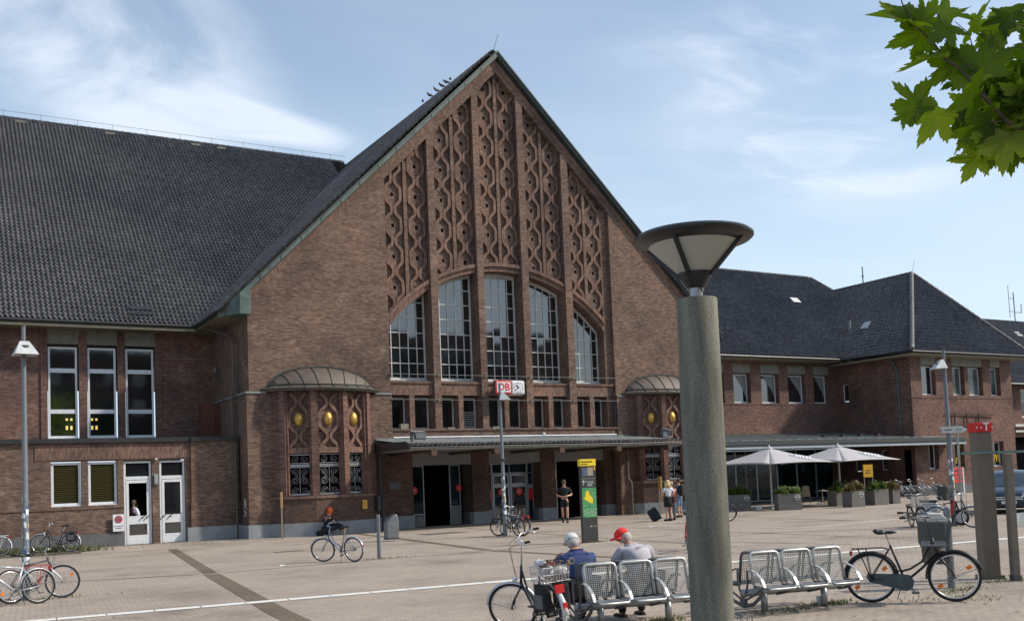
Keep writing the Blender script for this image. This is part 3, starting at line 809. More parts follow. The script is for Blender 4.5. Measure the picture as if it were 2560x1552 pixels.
    for k in range(m_):
        xa, xb = x0+(x1-x0)*k/m_, x0+(x1-x0)*(k+1)/m_
        f.prism([(xa, YW-.003, arc(xa, RI)-.16), (xb, YW-.003, arc(xb, RI)-.16), (xb, YW-.003, arc(xb, RI)+.05), (xa, YW-.003, arc(xa, RI)+.05)], (0, .1, 0))
    wo = f.build('arched_window', 'whiteold', ST)
    # panes: each leaning a hair differently, as old glass does
    rr = random.Random(bi+3)
    z = zb+.12
    zs = [zb+.1]+[zb+.82+.745*k for k in range(8)]
    for k in range(ncol):
        for j in range(len(zs)-1):
            xa, xb = x0+cw*k, x0+cw*(k+1); za, zb_ = zs[j], zs[j+1]
            if za > zt((xa+xb)/2)+.2: continue
            t1, t2 = rr.gauss(0, .0022), rr.gauss(0, .0022)
            y0 = YW+.04
            gl.quad((xa, y0+t1, za), (xb, y0-t1, za), (xb, y0-t1+t2, zb_), (xa, y0+t1+t2, zb_))
    gl.build('pane', 'glass', wo)
# black sheet behind the glass closes the recess; unlit interior put in as colour
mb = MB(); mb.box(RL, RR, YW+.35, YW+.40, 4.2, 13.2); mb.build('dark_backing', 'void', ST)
# spandrel, small windows, ledge
mb = MB()
sm = []
for (a, b) in bays:
    c = (a+b)/2
    sm += [(a+.02, c-.13, 4.66, 6.30), (c+.13, b-.02, 4.66, 6.30)]
walls(mb, RL, 31.42, 4.66, 6.92, YG+.14, sm, YW-YG-.14)
mb.quad((RL, YG+.14, 6.92), (31.42, YG+.14, 6.92), (31.42, YW+.1, 7.02), (RL, YW+.1, 7.02))
mb.build('spandrel_wall', 'soldier', ST)
mb = MB(); mb.box(RL+.003, RR-.003, YG-.06, YG+.3, 4.585, 4.665); mb.box(RL+.003, RR-.003, YG+.08, YG+.2, 6.86, 6.97); mb.build('brick_ledge', 'soldier', ST)
for i, (a, b, c, d) in enumerate(sm):
    wd = window(ST, a, b-.0, 4.70, 6.24, YW-.12, .075, [], [], 'whiteold', 'glass', 'small_window')
    if i == 3:
        lv = MB()
        for k in range(7): lv.bar((a+.08, YW-.14, 4.84+k*.11), (b-.08, YW-.14, 4.84+k*.11), .05, .03)
        lv.build('louvre', 'whiteold', wd)
for (x, z0, z1, y) in ((19.55, 4.665, 4.93, YG+.1), (22.0, 4.665, 4.74, YG+.05), (24.5, 4.665, 4.76, YG+.05)):
    mb = MB(); mb.box(x-.2, x+.2, y, y+.25, z0, z1); mb.build('sill_block', 'lintel', ST)
# wires across the recess
for z in (7.27, 6.06):
    mb = MB(); mb.tube([(RL-.05, YG-.09, z), (25.3, YG-.09, z-.015), (RR+.05, YG-.09, z)], .013, 5)
    for x in (RL, 21.3, 23.9, 26.5, 29.1, RR-.02): mb.box(x-.03, x+.03, YG-.12, YG, z-.035, z+.035)
    mb.build('taut_wire', 'lead', ST)

# under the canopy: piers, fascia panels, doors
YP = 43.95
mb = MB()
for (a, b) in ((17.95, 20.15), (23.38, 24.34), (27.40, 28.25), (31.40, 33.30)):
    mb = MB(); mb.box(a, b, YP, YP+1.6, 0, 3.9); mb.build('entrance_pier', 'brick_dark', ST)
for (a, b) in ((20.153, 23.377), (24.343, 27.397), (28.253, 31.397)): mb = MB(); mb.box(a, b, YP+.06, YP+.3, 2.95, 3.72); mb.build('fascia_panel', 'panelgrey', ST)
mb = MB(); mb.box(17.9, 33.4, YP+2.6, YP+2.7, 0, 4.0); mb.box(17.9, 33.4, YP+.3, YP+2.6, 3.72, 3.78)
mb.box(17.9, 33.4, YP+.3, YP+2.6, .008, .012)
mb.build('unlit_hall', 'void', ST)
mb = MB()
for (a, b, y) in ((12.0, 13.0, yb), (18.0, 20.17, YP-.04), (23.36, 24.36, YP-.04), (27.38, 28.27, YP-.04), (31.38, 33.32, YP-.04), (37.8, 38.45, yb-.05)):
    mb = MB(); mb.box(a, b, y-.05 if a < 13 else y, y+.4, 0, .58)
    if a == 12.0: mb.box(11.98, 12.0, YG-.12, 44.4, 0, .58)
    mb.build('plinth', 'plinth', ST)
for a, b in ((23.30, 24.42), (27.3, 28.33), (31.3, 31.5)): mb = MB(); mb.box(a, b, YP+.362, YP+1.62, 0, .575); mb.build('plinth_return', 'plinth_dark', ST)
def mapdisc(parent, x, y, z, r):
    mb = MB(); mb.lathe([(r, 0), (r, .012)], (0, 0, 0), 20); o = mb.build('round_sticker', 'redsign', parent); o.location = (x, y, z); o.rotation_euler = (R(90), 0, 0)
    q = MB(); q.box(-.5*r, .5*r, .2*r, .32*r, .0121, .016); q.box(-.35*r, .35*r, -.05*r, .05*r, .0121, .016); q.box(-.45*r, .2*r, -.35*r, -.25*r, .0121, .016); q.build('sticker_print', 'seatpink', o)
# left entrance: glazed side leaves, open black doorway
YD = 44.75
def glazed(x0, x1, z0, z1, name='glazed_side_leaf', fr='alu', gl='glass_teal', vs=(), hs=()):
    return window(ST, x0, x1, z0, z1, YD, .05, vs, hs, fr, gl, name)
e = glazed(20.2, 21.1, 0.0, 2.95, hs=[(.55, .6)]); mapdisc(ST, 20.55, YD-.02, 1.75, .19)
e = glazed(22.5, 23.1, 0.0, 2.95, hs=[(.85, .9)]); mapdisc(ST, 23.0, YD-.02, 1.80, .17)
mb = MB(); mb.box(20.26, 21.04, YD-.02, YD, .05, .5); mb.box(22.56, 23.04, YD-.02, YD, .05, .82); mb.build('pale_poster', 'lintel', ST)
# middle entrance: two swing doors
glazed(24.38, 24.92, 0, 2.95, 'side_light' if False else 'side_light', hs=[2.42]); glazed(27.02, 27.38, 0, 2.95, 'side_light', hs=[2.42, (1.62, 1.84)])
glazed(24.92, 27.02, 2.42, 2.95, 'top_light', vs=[25.97])
for a, b in ((24.95, 25.95), (25.99, 26.99)):
    d = window(ST, a, b, .02, 2.40, YD+.004, .10, [], [(1.72, 1.92), (.02, .22)], 'alu', 'glass', 'swing_door')
    h = MB(); xx = b-.14 if a < 25.5 else a+.14; h.tube([(xx, YD-.02, .95), (xx, YD-.07, .95), (xx, YD-.07, 1.5), (xx, YD-.02, 1.5)], .014, 6); h.build('handle', 'steel', d)
    mapdisc(d, (a+b)/2, YD-.016, 1.48, .20)
mb = MB(); mb.box(27.07, 27.34, YD-.012, YD, 1.02, 1.6); mb.box(24.43, 24.88, YD-.012, YD, 1.0, 1.6); o = mb.build('red_notice', 'redsign', ST)
# right entrance
e = glazed(28.3, 28.85, 0.0, 2.95, hs=[(.62, .66)]); mapdisc(ST, 28.45, YD-.02, 1.75, .2)
mb = MB(); mb.box(28.35, 28.8, YD-.014, YD, 2.1, 2.5); mb.build('lime_poster', 'lemon', ST)
mb = MB(); mb.box(28.35, 28.8, YD-.014, YD, .1, .55); mb.build('pale_poster', 'lintel', ST)
mb = MB(); mb.box(18.9, 19.5, YP-.03, YP, 1.85, 2.2); mb.build('stone_tablet', 'plinth_dark', ST)

# canopy over the entrances
CX0, CX1, CYF = 17.95, 33.0, 39.35
mb = MB()
mb.add([(CX0, CYF+.34, 3.83), (CX1, CYF+.34, 3.83), (CX1, YG-.07, 4.17), (CX0, YG-.07, 4.17)], [(0, 1, 2, 3)])
mb.box(CX0, CX1, YG-.12, YG-.07, 4.0, 4.24)
cn = mb.build('canopy', 'lead', ST)
mb = MB(); mb.box(CX0+.04, CX1-.04, CYF+.10, YP, 3.55, 3.60); mb.build('soffit', 'panelgrey', cn)
mb = MB(); mb.box(CX0+.04, CX1-.04, CYF+.04, CYF+.10, 3.53, 3.625); mb.build('soffit_board', 'lintel', cn)
tiles('canopy_tiles', cn, (CX0, CYF, 3.66), (1, 0, 0), (0, .8, .36), CX1-CX0, .40, pu=.235, pv=.20, h=.045, ma='tile')
mb = MB()
for k in range(52):
    x = CX0+.12+k*.29
    if x > CX1-.1: break
    mb.bar((x, CYF+.03, 3.715), (x+.16, CYF+.20, 3.79), .05, .03)
mb.build('ridge_nibs', 'gutter', cn)
mb = MB(); mb.prism([(CX0-.05, CYF-.02, 3.60), (CX0-.05, CYF-.02, 3.78), (CX0-.05, CYF+.5, 3.93), (CX0-.05, YG-.08, 4.0), (CX0-.05, YG-.08, 3.58)], (.08, 0, 0)); mb.build('side_fascia', 'terra' if False else 'gutter', cn)
mb = MB(); mb.tube([(CX0, CYF-.03, 3.645), (CX1, CYF-.03, 3.645)], .028, 8); mb.build('front_gutter', 'gutter', cn)
for x in (19.1, 22.25, 25.75, 29.05, 32.2):
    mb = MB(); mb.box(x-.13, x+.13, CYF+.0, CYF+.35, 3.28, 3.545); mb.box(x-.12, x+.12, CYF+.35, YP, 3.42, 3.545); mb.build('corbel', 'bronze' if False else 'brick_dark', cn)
mb = MB(); mb.tube([(RL+.02, YG-.11, 4.27), (30.0, YG-.11, 4.27), (31.7, YG-.11, 4.27)], .035, 8); mb.box(27.1, 27.22, YG-.16, YG-.02, 4.3, 4.42); mb.build('white_cable_duct', 'white', ST)

# downpipes
def pipe(pts, r=.06, ma='gutter', clamps=()):
    mb = MB(); mb.tube(pts, r, 8)
    for c in clamps: mb.cyl((c[0], c[1], c[2]-.04), (c[0], c[1], c[2]+.04), r+.03, None, 8)
    return smooth_by_angle(mb.build('downpipe', ma, ST))
pipe([(18.1, YG-.2, 3.6), (18.1, YG-.2, 1.75), (18.16, YG-.28, 1.5), (18.16, YG-.28, 0)], .07, 'black', [(18.16, YG-.28, 1.3)])
pipe([(32.2, YG-.3, 3.55), (32.2, YG-.3, 1.9), (32.3, YG-.42, 1.7), (32.3, YG-.42, 0)], .07, 'bronze', [(32.2, YG-.3, 3.0), (32.3, YG-.42, 1.4)])
pipe([(11.3, 47.5, 9.8), (11.75, 46.6, 9.45), (11.9, 45.4, 9.15), (11.9, 44.75, 8.85), (11.92, 44.75, 6.8), (11.8, 44.7, 6.4), (11.8, 44.68, 4.5), (11.8, 44.3, 4.2), (11.82, 44.3, 0)], .055, 'bronze', [(11.82, 44.3, 3.6), (11.82, 44.3, 2.6), (11.82, 44.3, 1.9), (11.92, 44.75, 7.6)])
pipe([(31.75, YG+.02, 6.4), (31.75, YG+.02, 4.3)], .05, 'gutter')

# ------------------------------------------------------------------ roofs
KG = .985
tiles('gable_roof', ST, (11.05, 64.3, 9.88), (0, -1, 0), (14.15, 0, 14.1), 20.9, 19.97, keep=lambda u_, v_: (64.3-u_) < 49.5 or (9.95+v_*.706) > (10.0+(64.3-u_-48.4)*.915-.4))
tiles('gable_roof', ST, (39.35, 43.4, 9.88), (0, 1, 0), (-14.15, 0, 14.1), 20.9, 19.97)
tiles('hall_roof', ST, (-9.0, 48.35, 9.98), (1, 0, 0), (0, 15.65, 14.3), 33.0, 21.2, keep=lambda u_, v_: (-9.0+u_) < 12 or 9.98+v_*.675 > 9.95+(u_-9-11.05)*1.0-.5)
mb = MB()
mb.quad((-9, 64, 24.2), (34, 64, 24.2), (34, 80, 9.9), (-9, 80, 9.9)); mb.quad((-9, 48.5, 9.9), (-9, 80, 9.9), (-9, 64, 24.2), (-9, 64, 24.2))
mb.quad((XL, 49.5, 9.9), (25.2, 49.5, 9.9), (25.2, 79, 9.9), (XL, 79, 9.9))
mb.build('rear_roof_slope', 'tile', ST)
def ridge(p, q, ma='tile', r=.13, step=.38, name='ridge_capping'):
    mb = MB(); p, q = Vector(p), Vector(q); d = q-p; n = max(2, int(d.length/step)); 
    pts = []; rs = []
    for k in range(n):
        pts += [p+d*(k/n), p+d*((k+.93)/n)]; rs += [r*1.12, r*.92]
    mb.tube(pts, rs, 8)
    return smooth_by_angle(mb.build(name, ma, ST), 50)
ridge((25.2, 43.6, 23.93), (25.2, 64.2, 24.12)); ridge((-9, 64.05, 24.3), (25.0, 64.05, 24.3))
mb = MB()
mb.tube([(-9, 64.0, 24.72), (25, 64.0, 24.72)], .012, 4)
for k in range(17): mb.cyl((-8+k*2, 64, 24.3), (-8+k*2, 64, 24.75), .012, None, 4)
mb.build('lightning_wire', 'lead', ST)
for x in (2.9, 4.6, 9.5, 14.6, 16.2):
    mb = MB(); mb.box(x, x+.55, 63.55, 63.75, 23.98, 24.1); mb.build('mortar_patch', 'lintel', ST)
mb = MB()
for j in range(2): mb.obox((8.75, 48.85+j*.3, 10.55+j*.29), (1, 0, 0), (0, .74, .67), (0, -.67, .74), .48, .15, .03)
mb.build('patched_sheet', 'gutter', ST)
# verge boards of green copper
def vz(x, d): return 23.80-.985*abs(x-25.2)+d
for s, xe in ((-1, 11.75), (1, 39.35)):
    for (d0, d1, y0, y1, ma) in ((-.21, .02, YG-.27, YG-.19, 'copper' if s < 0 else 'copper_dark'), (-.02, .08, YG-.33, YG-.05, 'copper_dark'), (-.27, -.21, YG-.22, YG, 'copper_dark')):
        mb = MB(); xm = 25.2 if True else 0
        mb.prism([(xm, y0, vz(xm, d0)), (xm, y0, vz(xm, d1)), (xe, y0, vz(xe, d1)), (xe, y0, vz(xe, d0))], (0, y1-y0, 0)); fixnormals(mb.build('verge_board', ma, ST))
    mb = MB()
    mb.prism([(25.2, YG-.26, vz(25.2, -.21)), (xe, YG-.26, vz(xe, -.21)), (xe, YG+.0, vz(xe, -.21)), (25.2, YG+.0, vz(25.2, -.21))], (0, 0, .05)); fixnormals(mb.build('verge_soffit', 'copper_dark', ST))
    # seams
    mb = MB(); L_ = abs(xe-25.2)
    for k in range(1, 14):
        x = 25.2+s*L_*k/14; mb.box(x-.012, x+.012, YG-.285, YG-.27, vz(x, -.20), vz(x, .0))
    mb.build('verge_seam', 'copper_dark', ST)
for s in (-1, 1):
    def X(x): return x if s < 0 else 50.4-x
    mb = MB()
    top = lambda x: 9.95+max(0, (x-11.05))*.9
    pl = [(12.24, YG-.37), (11.77, YG-.37), (11.12, 44.1), (12.24, 44.1)]
    vs_ = [(X(x), y, 9.72) for x, y in pl]+[(X(x), y, top(x)+.02) for x, y in pl]
    mb.add(vs_, [(0, 1, 2, 3), (4, 5, 6, 7), (0, 1, 5, 4), (1, 2, 6, 5), (2, 3, 7, 6), (3, 0, 4, 7)]); fixnormals(mb.build('kneeler_box', 'copper', ST))
# gutters and soffits
mb = MB(); mb.tube([(-9, 48.28, 9.93), (11.02, 48.28, 9.93), (11.02, 44.2, 9.93)], .085, 8); mb.tube([(39.45, 44.2, 9.93), (39.45, 48, 9.93)], .085, 8); smooth_by_angle(mb.build('gutter', 'gutter', ST))
mb = MB(); mb.box(-9, 11.05, 48.36, 48.42, 9.80, 10.0); mb.box(11.05, 11.12, 44.1, 48.4, 9.78, 10.0); mb.build('fascia_board', 'gutter', ST)
mb = MB(); mb.box(-9, 12.17, 48.42, 49.5, 9.74, 9.80); mb.box(11.12, 12.17, 44.1, 48.42, 9.741, 9.80); mb.box(-9, 11.1, 48.30, 48.36, 9.70, 9.82); mb.build('eaves_soffit', 'soffit', ST)

# ------------------------------------------------------------------ left hall wing
mb = MB()
op = [(4.78, 6.11, 4.40, 9.74), (6.45, 7.78, 4.40, 9.74), (8.11, 9.47, 4.40, 9.74), (-6.2, -4.9, 4.4, 9.74), (-4.6, -3.3, 4.4, 9.74), (-2.9, -1.6, 4.4, 9.74)]
walls(mb, -9, XL, 4.2, 9.74, 49.5, op, .22)
mb.box(9.66, 9.74, 49.44, 49.5, 4.4, 9.74); mb.box(4.50, 4.6, 49.44, 49.5, 4.4, 9.74); mb.box(10.12, XL, 49.45, 49.5, 4.4, 8.50); mb.box(2.2, 4.0, 49.46, 49.5, 4.4, 8.5)
mb.quad((-9, 49.5, 0), (-9, 80, 0), (-9, 80, 9.8), (-9, 49.5, 9.8))
mb.build('hall_wall', 'brick_red', ST)
mb = MB(); mb.box(10.12, XL, 49.43, 49.5, 8.50, 8.53); mb.box(2.2, 4.0, 49.43, 49.5, 8.5, 8.53); mb.build('pale_ledge', 'lintel', ST)
for (a, b, c, d) in op:
    w_ = window(ST, a+.04, b-.07, 4.80, 8.95, 49.62, .085, [], [(5.90, 6.09), (7.77, 7.97)], 'white', 'glass', 'tall_window', sill=.08)
    mb = MB(); mb.box(a-.0, b+.0, 49.54, 49.80, 9.09, 9.73); mb.build('lintel', 'lintel', ST)
# small yellow lamps seen behind two panes
ma, nt, b = newmat('lit_lamp_shade'); b.inputs['Emission Color'].default_value = (1, .78, .25, 1); b.inputs['Emission Strength'].default_value = 0.6; b.inputs['Base Color'].default_value = (.5, .4, .1, 1); M['lampglow'] = ma
for x in (5.58, 5.77, 6.65, 6.84):
    mb = MB()
    for z in (5.25, 5.62): mb.box(x-.045, x+.045, 49.615, 49.645, z-.09, z+.09) if z < 5.5 else mb.box(x-.045, x+.045, 49.615, 49.645, z-.04, z+.06)
    mb.build('hall_lamp', 'lampglow', ST)
# annexe
YA = 44.5
mb = MB()
aop = [(4.38, 5.53, 1.72, 3.54), (5.78, 6.92, 1.72, 3.54), (7.16, 8.30, 0, 3.54), (8.60, 9.68, 0, 3.54), (-4, -2.9, 1.72, 3.54), (-2.5, -1.4, 1.72, 3.54)]
walls(mb, -9, 9.9, 0, 4.30, YA, aop, .20)
mb.box(9.9, 11.95, YA-.12, YA+.4, 0, 4.30)
mb.box(-9, 9.9, YA-.04, YA, 3.86, 4.0) if False else None
mb.box(-9, 7.12, YA-.035, YA, 1.58, 1.68)
mb.box(9.86, 11.98, YA-.16, YA-.12, 0, 1.64)
mb.build('annexe_wall', 'brick', ST)
mb = MB(); mb.box(3.8, 9.88, YA-.03, YA, 3.60, 4.22); mb.build('soldier_course', 'soldier', ST)
mb = MB(); mb.box(-9, 9.9, YA-.15, YA+.2, 4.30, 4.48); mb.box(9.9, 12.0, YA-.24, YA+.2, 4.30, 4.48); mb.box(-9, 12.03, YA+.2, 49.5, 4.30, 4.42); mb.build('annexe_cornice', 'gutter', ST)
mb = MB(); mb.box(-9, 7.16, YA-.08, YA, 0, .54); mb.build('plinth', 'plinth_dark', ST)
mb = MB(); mb.box(9.70, 11.98, YA-.22, YA-.16, 0, .60); mb.box(9.69, 9.9, YA-.2, YA+.15, 0, .60); mb.build('plinth', 'plinth', ST)
for (a, b, c, d) in (aop[0], aop[1], aop[4], aop[5]):
    window(ST, a+.02, b-.02, 1.76, 3.50, YA+.10, .09, [], [], 'white', 'blind', 'blind_window', sill=.06)
dlist = []
for (a, b) in ((7.18, 8.28), (8.62, 9.66)):
    fr = MB(); y = YA+.10
    fr.box(a, a+.08, y, y+.08, 0, 3.5); fr.box(b-.08, b, y, y+.08, 0, 3.5); fr.box(a+.08, b-.08, y, y+.08, 3.42, 3.5); fr.box(a+.08, b-.08, y+.002, y+.078, 2.72, 2.86)
    f_o = fr.build('door_frame', 'white', ST)
    tp = MB(); tp.box(a+.08, b-.08, y+.03, y+.045, 2.86, 3.42); tp.build('top_pane', 'glass', f_o)
    A, B_ = a+.09, b-.09
    d = MB(); y2 = y-.012
    d.box(A, A+.10, y2, y2+.06, .02, 2.70); d.box(B_-.10, B_, y2, y2+.06, .02, 2.70)
    d.box(A+.10, B_-.10, y2, y2+.06, 2.58, 2.70); d.box(A+.10, B_-.10, y2, y2+.06, .86, 1.20); d.box(A+.10, B_-.10, y2, y2+.06, .02, .40)
    d_o = d.build('door', 'white', ST)
    h = MB(); 
    for hx in (A+.62, A+.80) if a < 8 else (A+.03, A+.3): h.ball((hx, y2-.05, 1.12), .04); h.cyl((hx, y2-.05, 1.12), (hx+.1, y2-.05, 1.19), .018)
    h.build('handle', 'black', d_o)
    gl = MB()
    if a > 8: gl.box(A+.10, B_-.10, y2+.02, y2+.03, 1.20, 2.58)
    gl.box(A+.10, B_-.10, y2+.02, y2+.03, .40, .86)
    gl.build('pane', 'glass', d_o)
mb = MB(); mb.box(7.05, 9.75, YA+1.2, YA+1.3, 0, 3.6); mb.box(8.31, 8.36, YA+.3, YA+1.2, 0, 3.6); mb.build('unlit_lobby', 'void', ST)
mb = MB(); mb.box(8.37, 8.53, YA-.10, YA, 2.50, 2.92); mb.box(8.39, 8.51, YA-.115, YA-.10, 2.56, 2.86); mb.build('wall_lamp', 'alu', ST)
mb = MB(); mb.ball((8.46, YA-.06, 3.56), .065); mb.build('round_lamp', 'diffuser', ST)

# graffiti on the side of the gable foot
mb = MB()
for pts in ([(0, 0), (.2, .9), (.35, .2), (.5, .95), (.6, .1)], [(.1, -.3), (.3, -.1), (.45, -.45), (.65, -.05)], [(-.1, .5), (.7, .6)], [(.15, -.6), (.4, -.25), (.7, -.7)]):
    mb.tube([(12.02, 43.55+p[0]*.5, 1.75-.5+p[1]*.5) for p in pts], .012, 4)
mb.build('graffiti', 'whiteold', ST)

# rusty box on the annexe roof, vents
mb = MB(); mb.box(11.15, 11.75, 47.6, 48.2, 4.75, 6.25); mb.box(11.76, 12.02, 47.7, 48.2, 4.75, 6.15); mb.cyl((11.5, 47.9, 6.25), (11.7, 47.9, 6.4), .02); mb.box(11.0, 12.0, 47.4, 48.3, 4.42, 4.75)
tag(mb.build('metal_cabinet', 'terra'), 'rusty brown metal cabinet on the flat annexe roof against the gable flank', 'cabinet')
mb = MB(); mb.lathe([(.12, 0), (.16, .06)], (0, 0, 0), 12, 'x'); o = mb.build('round_vent', 'lead', ST); o.location = (12.08, 48.9, 7.96)

# ------------------------------------------------------------------ bay windows
def bay(cx):
    B = bpy.data.objects.new('bay_window', None); COL.objects.link(B); B.parent = ST; B.location = (cx, 0, 0)
    P_ = [(-2.45, YG), (-1.97, 42.78), (-.72, 42.34), (.72, 42.34), (1.97, 42.78), (2.45, YG)]
    def seg(i): return Vector((P_[i][0], P_[i][1], 0)), Vector((P_[i+1][0], P_[i+1][1], 0))
    core = MB(); sold = MB(); plin = MB(); sill = MB()
    # foot up to the sill
    foot = [(-2.55, YG), (-2.05, 42.62), (-.75, 42.18), (.75, 42.18), (2.05, 42.62), (2.55, YG)]
    core.prism([(x, y, 0) for x, y in foot], (0, 0, 1.62))
    pf = [(-2.62, YG), (-2.08, 42.57), (-.76, 42.12), (.76, 42.12), (2.08, 42.57), (2.62, YG)]
    plin.prism([(x, y, 0) for x, y in pf], (0, 0, .58))
    sf = [(-2.60, YG), (-2.08, 42.57), (-.76, 42.12), (.76, 42.12), (2.08, 42.57), (2.60, YG)]
    sill.prism([(x, y, 1.62) for x, y in sf], (0, 0, .12))
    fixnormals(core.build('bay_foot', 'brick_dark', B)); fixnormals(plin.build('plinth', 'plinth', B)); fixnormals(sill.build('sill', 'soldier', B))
    up = MB()
    # recessed background polygon behind pilasters
    q = .16
    inner = [(-2.35, YG), (-1.87, 42.78+q), (-.68, 42.34+q), (.68, 42.34+q), (1.87, 42.78+q), (2.35, YG)]
    for i in (0, 4):
        a, b = inner[i], inner[i+1]; up.quad((a[0], a[1], 1.74), (b[0], b[1], 1.74), (b[0], b[1], 6.35), (a[0], a[1], 6.35))
    for i in (1, 2, 3):
        a, b = inner[i], inner[i+1]; up.quad((a[0], a[1], 3.60), (b[0], b[1], 3.60), (b[0], b[1], 6.35), (a[0], a[1], 6.35))
        vd = MB(); d_ = .2; vd.quad((a[0], a[1]+d_, 1.74), (b[0], b[1]+d_, 1.74), (b[0], b[1]+d_, 3.6), (a[0], a[1]+d_, 3.6)); vd.build('dark_glass', 'void', B)
    up.build('bay_wall', 'brick_red', B)
    # pilasters
    for (x, y) in P_[1:5]:
        c = Vector((x, y, 0)); n = Vector((x*.35, -1, 0)).normalized(); t = Vector((-n.y, n.x, 0))
        mb = MB(); mb.obox(c+Vector((0, 0, 4.045))+n*-.06, t, n, (0, 0, 1), .12, .16, 2.305); mb.obox(c+Vector((0, 0, 4.045))+n*-.12, t, n, (0, 0, 1), .21, .12, 2.303)
        mb.build('pilaster', 'brick_red', B)
    for i in (1, 2, 3):
        a, b = Vector((inner[i][0], inner[i][1], 0)), Vector((inner[i+1][0], inner[i+1][1], 0))
        t = (b-a).normalized(); n = Vector((t.y, -t.x, 0)); 
        if n.y > 0: n = -n
        mid = (a+b)/2; half = (b-a).length/2-.2
        # head over the window
        mb = MB(); mb.obox(mid+n*.06+Vector((0, 0, 3.73)), t, n, (0, 0, 1), half+.1, .08, .125); mb.build('window_head', 'soldier', B)
        # wavy ribs of the panel
        rb = MB()
        c0, z0, z1 = mid, 3.87, 6.3
        zc = 5.10
        def w2(z):
            s = abs(z-zc)
            if s < .22: return .90*half
            if s < .72: return .90*half-(.90*half-.08)*(.5-.5*math.cos(math.pi*(s-.22)/.50))
            if s < .80: return .08
            return .08+(half*.86-.08)*(.5-.5*math.cos(math.pi*min(1, (s-.80)/.46)))
        for side in (-1, 1):
            z = z0; prev = None
            while z <= z1+.001:
                x = w2(z); tz = (w2(z+.02)-w2(z-.02))/.04; ln = math.hypot(1, tz)
                hw = .068/ln; hz = -.068*tz/ln
                cur = [c0+t*side*(x-hw)+Vector((0, 0, min(z1, max(z0, z-hz)))), c0+t*side*(x+hw)+Vector((0, 0, min(z1, max(z0, z+hz))))]
                if prev:
                    f0 = n*.13; f1 = n*-.01
                    rb.add([prev[0]+f0, prev[1]+f0, cur[1]+f0, cur[0]+f0, prev[0]+f1, prev[1]+f1, cur[1]+f1, cur[0]+f1], [(0, 1, 2, 3), (0, 4, 5, 1), (1, 5, 6, 2), (3, 2, 6, 7), (0, 3, 7, 4)])
                prev = cur; z += .05
        rb.build('wavy_rib', 'soldier', B)
        # gilded medallion
        md = MB(); nn = 22
        vs_ = []; fs_ = []
        for k, (rr_, dd) in enumerate(((1.0, 0), (.93, .05), (.7, .10), (.45, .13), (.15, .17))):
            for j in range(nn):
                an = 2*math.pi*j/nn; wob = 1+(.06 if j % 2 else -.02)*(k < 3)
                vs_.append(mid+t*(.205*rr_*wob*math.cos(an))+Vector((0, 0, 5.12+.30*rr_*wob*math.sin(an)))+n*(dd+.02))
        for k in range(4):
            for j in range(nn): fs_.append((k*nn+j, k*nn+(j+1) % nn, (k+1)*nn+(j+1) % nn, (k+1)*nn+j))
        fs_.append(tuple(range(4*nn, 5*nn))); md.add(vs_, fs_); md.build('gilded_medallion', 'gold', B, smooth=True)
        # wrought iron grille
        gr = MB(); gx = half+.02; za, zb = 1.78, 3.58
        def G3(u_, z): return mid+t*u_+n*-.02+Vector((0, 0, z))
        for (u0, z0_, u1, z1_, th) in ((-gx, za, -gx, zb, .06), (gx, za, gx, zb, .06), (-gx, za+.03, gx, za+.03, .08), (-gx, zb-.03, gx, zb-.03, .04), (-gx, 3.08, gx, 3.08, .10), (-gx, 3.18, gx, 3.18, .03), (-gx, 3.0, gx, 3.0, .03), (0, za, 0, 3.0, .02)):
            gr.bar(G3(u0, z0_), G3(u1, z1_), th, .04, upv=n)
        def spiral(cu, cz, r0, turns, sgn, ph=0.0):
            pts = []
            for k in range(int(12*turns)+1):
                a_ = sgn*2*math.pi*k/12+ph; rr_ = r0*(1-.82*k/(12*turns))
                pts.append(G3(cu+rr_*math.cos(a_), cz+rr_*math.sin(a_)))
            gr.tube(pts, .0135, 4)
        for sx in (-1, 1):
            spiral(sx*gx*.48, 3.36, .17, 1.7, sx, math.pi/2)
            spiral(sx*gx*.48, 2.78, .17, 1.5, -sx, -math.pi/2)
            spiral(sx*gx*.48, 2.42, .20, 1.9, sx, math.pi/2); spiral(sx*gx*.48, 1.98, .17, 1.6, -sx, 0)
            gr.tube([G3(sx*gx*.95, 2.95), G3(sx*.1, 2.62), G3(sx*gx*.9, 2.2), G3(sx*.08, 2.1), G3(sx*gx*.9, 1.85)], .012, 4)
            gr.torus(G3(sx*gx*.48, 2.42), .08, .011, 'y', 12, 4)
        gr.build('iron_grille', 'steel', B)
    # roof: segmental half dome of sheet metal
    rim = []; top = []; NS = 28
    Rr = 2.75; sag = 1.28
    rad = (Rr*Rr+sag*sag)/(2*sag); ang = math.asin(Rr/rad)
    surf = []
    def rimp(s, out=0.0):
        a_ = -ang+2*ang*s; return Vector((math.sin(a_)*(rad+out), YG-sag+rad-math.cos(a_)*(rad+out), 0))
    def topp(s):
        a_ = math.pi*(1-s); return Vector((2.42*math.cos(a_), YG, 6.50+.98*math.sin(a_)))
    prof = [(0, 6.33, .02), (.02, 6.42, .06), (.20, 6.52, 0), (.21, 6.60, 0)]
    rows = []
    for (f_, z, o_) in ((0, 6.36, .02), (0, 6.45, .06), (.10, 6.50, 0), (.30, 6.60, 0), (.31, 6.66, 0)):
        rows.append([Vector((rimp(k/NS, o_).x*(1-f_*.18), min(YG, YG+(rimp(k/NS, o_).y-YG)*(1-f_)), z if 0 < k < NS else min(z, 6.5))) for k in range(NS+1)])
